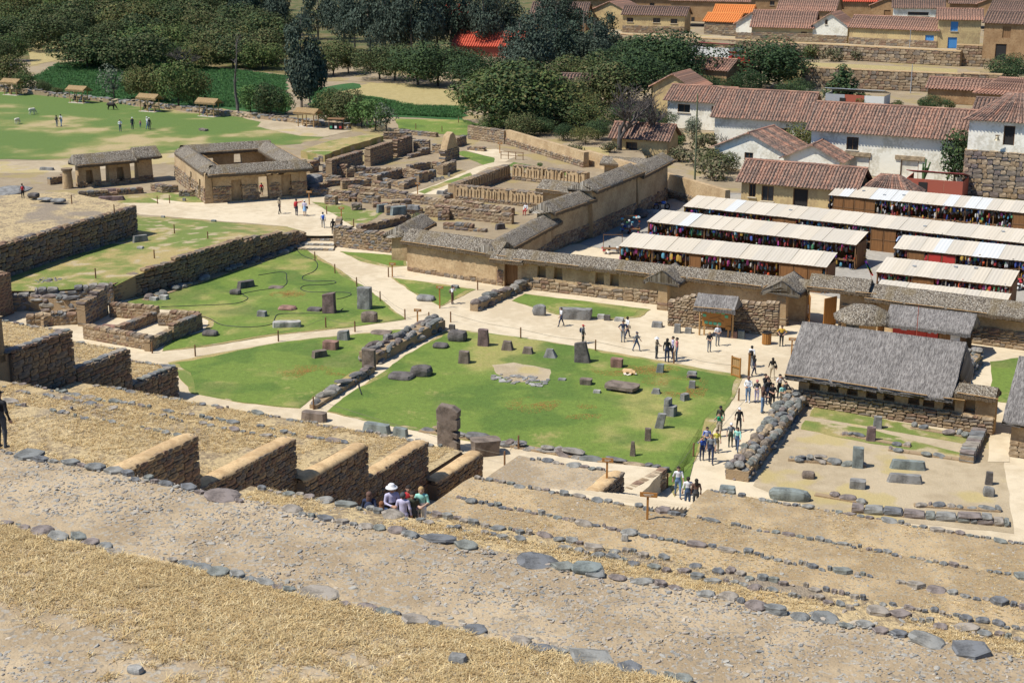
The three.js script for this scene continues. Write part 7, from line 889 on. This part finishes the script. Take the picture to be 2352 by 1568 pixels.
{ const at = (l, px, hy, pose, face, s, p, o = {}) => { const hh = o.h || 1.68, q = site(px, hy, 11.5 + hh); const w = P_(l, px, 1200, 1100, pose, face, s, p, { ...o, h: hh, base: 11.5 }); w.position.set(q.x, 11.5, q.z); };
  at('man in a pale sun hat and dark vest on the stair', 899, 1113, 'hold', 20, 'lav', 'black', { hat: 'brim', h: 1.8, bag: 'black' }); at('man in a lavender shirt seen from behind on the stair', 925, 1130, 'stand', 170, 'lav', 'lav', { hair: 'dgrey', h: 1.66 }); at('ponytailed girl in front of the sun-hat man', 876, 1150, 'stand', 180, 'white', 'jeans', { hair: 'ginger', long: true, h: 1.55 }); at('person with a braid and navy backpack on the stair', 847, 1128, 'walk', 180, 'navy', 'dgrey', { pack: 'navy', hair: 'brown', long: true, h: 1.66 }); at('man in a light blue shirt at the edge of the stair', 803, 1143, 'stand', 200, 'sky', 'dgrey', { h: 1.55 }); at('man in a red jacket climbing the stair', 938, 1114, 'walk', 0, 'red', 'black', {}); at('man in sunglasses and teal shirt before the red jacket', 947, 1128, 'stand', 0, 'olive', 'dgrey', { h: 1.6 }); at('blonde woman in a mint shirt on the stair', 967, 1117, 'hold', 0, 'mint', 'white', { hair: 'blond', long: true, skin: SKIN2, short: true }); }
P_('man in a white shirt and jeans reaching the stair', 1557, 1141, 1062, 'walk', 0, 'white', 'ljeans', { short: true, shoe: 'brown' }); P_('man in a white tee descending the stair', 1579, 1166, 1093, 'stand', 180, 'white', 'jeans', { short: true, bag: 'navy' }); P_('woman with long black hair descending the stair', 1598, 1168, 1099, 'stand', 180, 'brown', 'dgrey', { long: true });
P_('man in a grey tee and dark jeans on the crowd path', 1633, 1063, 995, 'walk', -10, 'grey', 'navy', { short: true, hair: 'brown' }); P_('boy in a blue shirt shading his face', 1612, 1057, 1006, 'shadeEyes', 0, 'blue', 'navy', { short: true }); P_('man in a blue and white striped shirt', 1623, 1037, 980, 'hold', 0, 'blue', 'jeans', { stripes: 'white', short: true }); P_('woman in a yellow top behind the grey tee man', 1646, 1040, 987, 'stand', 0, 'yellow', 'khaki', { short: true, long: true }); P_('woman in a green top raising both hands', 1651, 1003, 960, 'raise', -20, 'green', 'beige', { long: true, short: true, shorts: true, h: 1.62 }); P_('woman in a dark olive shirt behind the green top', 1654, 988, 947, 'stand', -20, 'olive', 'olive', { long: true, hat: 'cap', hatCol: 'black', h: 1.64 });
P_('woman in a visor and grey tee on the crowd path', 1678, 1026, 971, 'stand', -10, 'grey', 'olive', { hat: 'cap', short: true }); P_('woman in a pale top and jeans beside the visor woman', 1693, 1036, 981, 'walk', -20, 'mint', 'jeans', { long: true }); P_('woman in black with a white cap on the path', 1697, 990, 936, 'walk', 0, 'black', 'black', { hat: 'cap', short: true, long: true }); P_('man in a white shirt and jeans at the garden gate', 1718, 924, 863, 'hold', -30, 'white', 'ljeans', { hat: 'cap', hatCol: 'brown', shoe: 'white' }); P_('woman in a pink cap with crossed arms', 1738, 924, 872, 'hold', -10, 'dgrey', 'lav', { hat: 'cap', hatCol: 'pink', short: true });
P_('woman in a brown top and flared jeans', 1751, 948, 886, 'hold', 60, 'brown', 'ljeans', { long: true, hair: 'brown' }); P_('person in a dark jacket behind the brown top woman', 1757, 915, 858, 'raise', 30, 'black', 'dgrey', {}); P_('tall man in black among the crowd by the path wall', 1764, 928, 866, 'stand', 20, 'black', 'navy', {}); P_('man in a black tee near the path wall', 1774, 934, 880, 'hold', 0, 'black', 'black', { short: true }); P_('woman in a mint tee and pale trousers by the path wall', 1796, 931, 883, 'hold', 20, 'mint', 'beige', { hair: 'blond', short: true }); P_('man in a white shirt taking a photo by the thatched hall', 1790, 915, 859, 'raise', 10, 'white', 'black', { short: true }); P_('woman in dark clothes holding up a phone by the hall', 1804, 924, 875, 'raise', 0, 'dgrey', 'navy', { long: true });
P_('woman in black with long hair walking by the thatched hall', 1774, 870, 821, 'walk', 180, 'black', 'beige', { long: true, bag: 'black' }); P_('man in a white and black hoodie by the gate post', 1726, 843, 794, 'walk', 160, 'white', 'grey', { pack: 'black', hat: 'cap', hatCol: 'black' }); P_('woman in a dark top and leggings beside the gate post', 1732, 862, 815, 'walk', 120, 'black', 'navy', { long: true, short: true, shoe: 'white' });
P_('guard in a yellow vest beside the porch', 1795, 795, 747, 'hips', -20, 'gold', 'black', { short: true }); P_('man in pale clothes and cap before the information board', 1648, 794, 745, 'hold', 10, 'white', 'grey', { hat: 'cap', hatCol: 'khaki', short: true }); P_('woman in a black top before the information board', 1629, 808, 762, 'hold', 10, 'black', 'grey', { hair: 'blond', long: true, short: true }); P_('man in a tan jacket and white hat on the plaza', 1508, 823, 774, 'hold', 60, 'tan', 'dgrey', { hat: 'brim', h: 1.62 }); P_('woman with black hair and jeans in the plaza group', 1532, 832, 774, 'stand', 160, 'black', 'navy', { long: true, bag: 'black' }); P_('man in a lavender shirt in the plaza group', 1545, 824, 772, 'stand', -90, 'lav', 'navy', {}); P_('man in a salmon shirt in the plaza group', 1554, 830, 774, 'stand', -100, 'pink', 'ljeans', { short: true });
P_('boy in a cap walking across the plaza', 1462, 806, 762, 'walk', 60, 'grey', 'jeans', { hat: 'cap', hatCol: 'navy', short: true }); P_('man in a navy shirt with hand on hip', 1431, 785, 736, 'hips', -10, 'navy', 'grey', { short: true }); P_('man in a white tee behind the navy shirt man', 1441, 776, 727, 'walk', 120, 'white', 'navy', { short: true, bag: 'beige' }); P_('man with a navy backpack and red cap', 1339, 789, 748, 'stand', 60, 'grey', 'olive', { hat: 'cap', hatCol: 'red', pack: 'navy' }); P_('woman in a white top striding past the grey block', 1289, 749, 706, 'walk', -70, 'white', 'navy', { short: true }); P_('photographer with a backpack at the triangular lawn', 1039, 698, 656, 'raise', 60, 'white', 'brown', { pack: 'khaki', hat: 'cap', hatCol: 'black' });
P_('man in a tan jacket on the upper path', 642, 491, 455, 'walk', 150, 'tan', 'black', { base: UP, hat: 'brim', hatCol: 'khaki' }); P_('man in a red shirt pointing towards the niche building', 681, 495, 457, 'point', 165, 'red', 'navy', { base: UP, hat: 'cap', hatCol: 'black', pack: 'red' }); P_('woman in a lavender tee and denim skirt', 700, 496, 460, 'stand', 170, 'lav', 'sky', { base: UP, hat: 'cap', shorts: true, skirt: 'sky', bag: 'black', short: true }); P_('person with a bright blue backpack at the steps', 742, 523, 487, 'walk', 190, 'white', 'grey', { base: UP, hat: 'cap', hatCol: 'dgrey', pack: 'blue' }); P_('woman in black on the pale steps', 765, 538, 502, 'stand', 180, 'black', 'black', { base: 1.1, long: true }); P_('child in a red football shirt in the doorway', 601, 449, 424, 'stand', 180, 'red', 'olive', { base: UP, shorts: true, h: 1.45 }); P_('walker in grey and red on the platform', 52, 456, 421, 'stand', 200, 'grey', 'black', { base: 4.4, pack: 'red' });
P_('person with a green pack on the meadow', 130, 291, 264, 'stand', 150, 'olive', 'grey', { base: UP, pack: 'khaki' }); P_('person with a tan pack on the meadow', 140, 290, 262, 'walk', 170, 'white', 'sky', { base: UP, pack: 'tan' }); P_('person in a white shirt standing alone on the meadow', 276, 302, 274, 'hold', 20, 'white', 'jeans', { base: UP }); P_('person in navy with a white hat on the meadow', 304, 297, 269, 'stand', 40, 'navy', 'navy', { base: UP, hat: 'cap' }); P_('small child in pink on the meadow', 322, 293, 276, 'stand', 0, 'pink', 'jeans', { base: UP, h: 1.1 }); P_('person in white behind the dark-clad one on the meadow', 338, 296, 268, 'walk', -40, 'white', 'ljeans', { base: UP, hat: 'cap' }); P_('person in dark clothes and a white cap on the meadow', 343, 298, 270, 'stand', 160, 'black', 'dgrey', { base: UP, hat: 'cap' });
const sitter = (l, px, fy, s, p, o = {}) => { const w = P_(l, px, fy, fy - 30, 'sit', -25, s, p, { base: UP, h: 1.68, ...o }); w.position.y += (o.dy ?? -.4); return w; };
sitter('visitor in dark clothes seated in the second shelter', 172, 235, 'black', 'dgrey'); sitter('visitor in blue jeans seated in the second shelter', 187, 235, 'grey', 'ljeans'); sitter('visitor in black seated in the shelter under the tree', 333, 255, 'black', 'black'); sitter('visitor in white trousers seated in the shelter under the tree', 346, 255, 'dgrey', 'white'); sitter('visitor in blue seated in the fourth shelter', 469, 266, 'grey', 'jeans'); sitter('visitor in black seated in the leftmost shelter', 18, 217, 'black', 'dgrey'); sitter('visitor in white and red seated among the low ruins', 1208, 493, 'white', 'red'); sitter('woman in navy seated on the bench of the yellow shop', 1738, 462, 'navy', 'navy', { base: 0, long: true });
P_('ticket keeper in a white hat at the gate', 1911, 800, 753, 'hold', 200, 'tan', 'white', { hat: 'brim' }); P_('second keeper in a white hat beside the kiosk', 1940, 806, 761, 'hold', 190, 'white', 'navy', { hat: 'brim' });
// two armoured statues by the shop door
const silver = plain([.42, .43, .45], .35, { metalness: .85 });
[[1789, 466, 'silver armoured statue left of the shop door'], [1882, 478, 'silver armoured statue right of the shop door']].forEach(([x, y, l]) => { const o = thing('armoured_statue', l, 'statue', site(x, y, 0), 0, 'silver statues at the yellow shop'); o.scale.setScalar(1.15); part('figure', bodyOf('stand').g, silver, o); part('breastplate', new THREE.SphereGeometry(.22, 12, 8).scale(1, 1.2, .75).translate(0, 1.22, .02), silver, o); part('helmet', merge([new THREE.SphereGeometry(.13, 12, 8).translate(0, 1.64, 0), new THREE.ConeGeometry(.06, .2, 8).translate(0, 1.82, 0)]), silver, o); part('staff', cyl(.02, .02, 2, -.36, 1, .1, 6), M.post, o); part('tunic', skirtGeo, silver, o); });
// ---------- animals ----------
{
  const quad = (name, l, cat, px, py, turn, k, bones, col, tagc = {}) => { const { g, tagOf } = sdfMesh(bones, .03), c = []; tagOf.forEach(t => c.push(...(tagc[t] || col))); g.setAttribute('color', new THREE.Float32BufferAttribute(c, 3)); const o = thing(name, l, cat, site(px, py, UP), turn); o.scale.setScalar(k); part('body', g, bodyMat, o); return o; };
  const llama = (graze) => { const B = [[[0, .86, -.42], [0, .84, .38], .24, .25, 'wool'], [[0, .8, -.1], [0, .8, .2], .25, .26, 'wool']]; for (const s of [-1, 1]) { B.push([[.13 * s, .75, -.42], [.13 * s, .5, -.36], .12, .08, 'wool'], [[.13 * s, .5, -.36], [.13 * s, .32, -.5], .07, .05, 'wool'], [[.13 * s, .32, -.5], [.13 * s, .04, -.47], .045, .045, 'leg'], [[.13 * s, .75, .36], [.13 * s, .36, .37], .1, .06, 'wool'], [[.13 * s, .36, .37], [.13 * s, .04, .38], .05, .045, 'leg']); } if (graze) B.push([[0, .95, .48], [0, .45, .82], .13, .1, 'wool'], [[0, .42, .84], [0, .2, .98], .09, .05, 'head']); else B.push([[0, .95, .42], [0, 1.42, .58], .14, .1, 'wool'], [[0, 1.46, .6], [0, 1.42, .8], .09, .055, 'head']); const hy = graze ? .5 : 1.55, hz = graze ? .8 : .56; for (const s of [-1, 1]) B.push([[.05 * s, hy, hz], [.06 * s, hy + .14, hz - .02], .03, .018, 'head']); B.push([[0, .95, -.62], [0, .7, -.72], .06, .04, 'wool']); return B; };
  quad('alpaca', 'white alpaca grazing on the meadow, the farther one', 'alpaca', 73, 263, 2.6, .95, llama(true), [.62, .57, .45]); quad('alpaca', 'white alpaca grazing nearest the frame edge', 'alpaca', 39, 285, 2.9, .85, llama(true), [.62, .57, .45]); quad('alpaca', 'dark brown alpaca grazing near the shelters', 'alpaca', 255, 252, 1.4, 1.05, llama(true), [.03, .02, .016]);
  const D = [[[-.28, .14, 0], [.12, .15, 0], .13, .15, 'coat'], [[.12, .16, 0], [.32, .14, .04], .12, .08, 'coat'], [[.32, .13, .04], [.42, .11, .1], .085, .07, 'coat'], [[.42, .1, .1], [.53, .08, .14], .06, .035, 'muzzle'], [[.36, .2, .02], [.31, .24, -.03], .03, .012, 'coat'], [[.42, .19, .12], [.42, .24, .16], .03, .012, 'coat'], [[-.3, .13, 0], [-.52, .05, -.12], .035, .02, 'coat']]; for (const [x, z] of [[-.2, .1], [-.26, .16], [.12, .12], [.18, .18]]) D.push([[x, .1, .05], [x + .06, .06, z + .1], .06, .04, 'coat'], [[x + .06, .06, z + .1], [x + (x < 0 ? .2 : -.06), .04, z + .26], .035, .028, 'muzzle']);
  const dog = quad('dog', 'pale tan dog sleeping stretched out on the big lawn', 'dog', 1445, 858, -.5, 1.25, D, [.55, .36, .18], { muzzle: [.68, .6, .5] }); dog.position.copy(site(1445, 858, .04));
  const bird = quad('pigeon', 'dark pigeon on the dry grass near the edging stones', 'pigeon', 164, 942, .6, 1, [[[0, .11, -.08], [0, .13, .07], .06, .06, 'b'], [[0, .16, .09], [0, .22, .13], .035, .03, 'b'], [[0, .22, .15], [0, .215, .19], .012, .006, 'beak'], [[0, .1, -.1], [0, .08, -.24], .035, .015, 'b'], [[.025, .06, 0], [.03, .01, .03], .012, .01, 'beak'], [[-.025, .06, 0], [-.03, .01, .03], .012, .01, 'beak']], [.10, .11, .14], { beak: [.2, .1, .08] }); bird.position.copy(site(164, 942, 8.05));
}
shade(scene);
console.log('stones', stoneCount);
renderer.render(scene, camera);
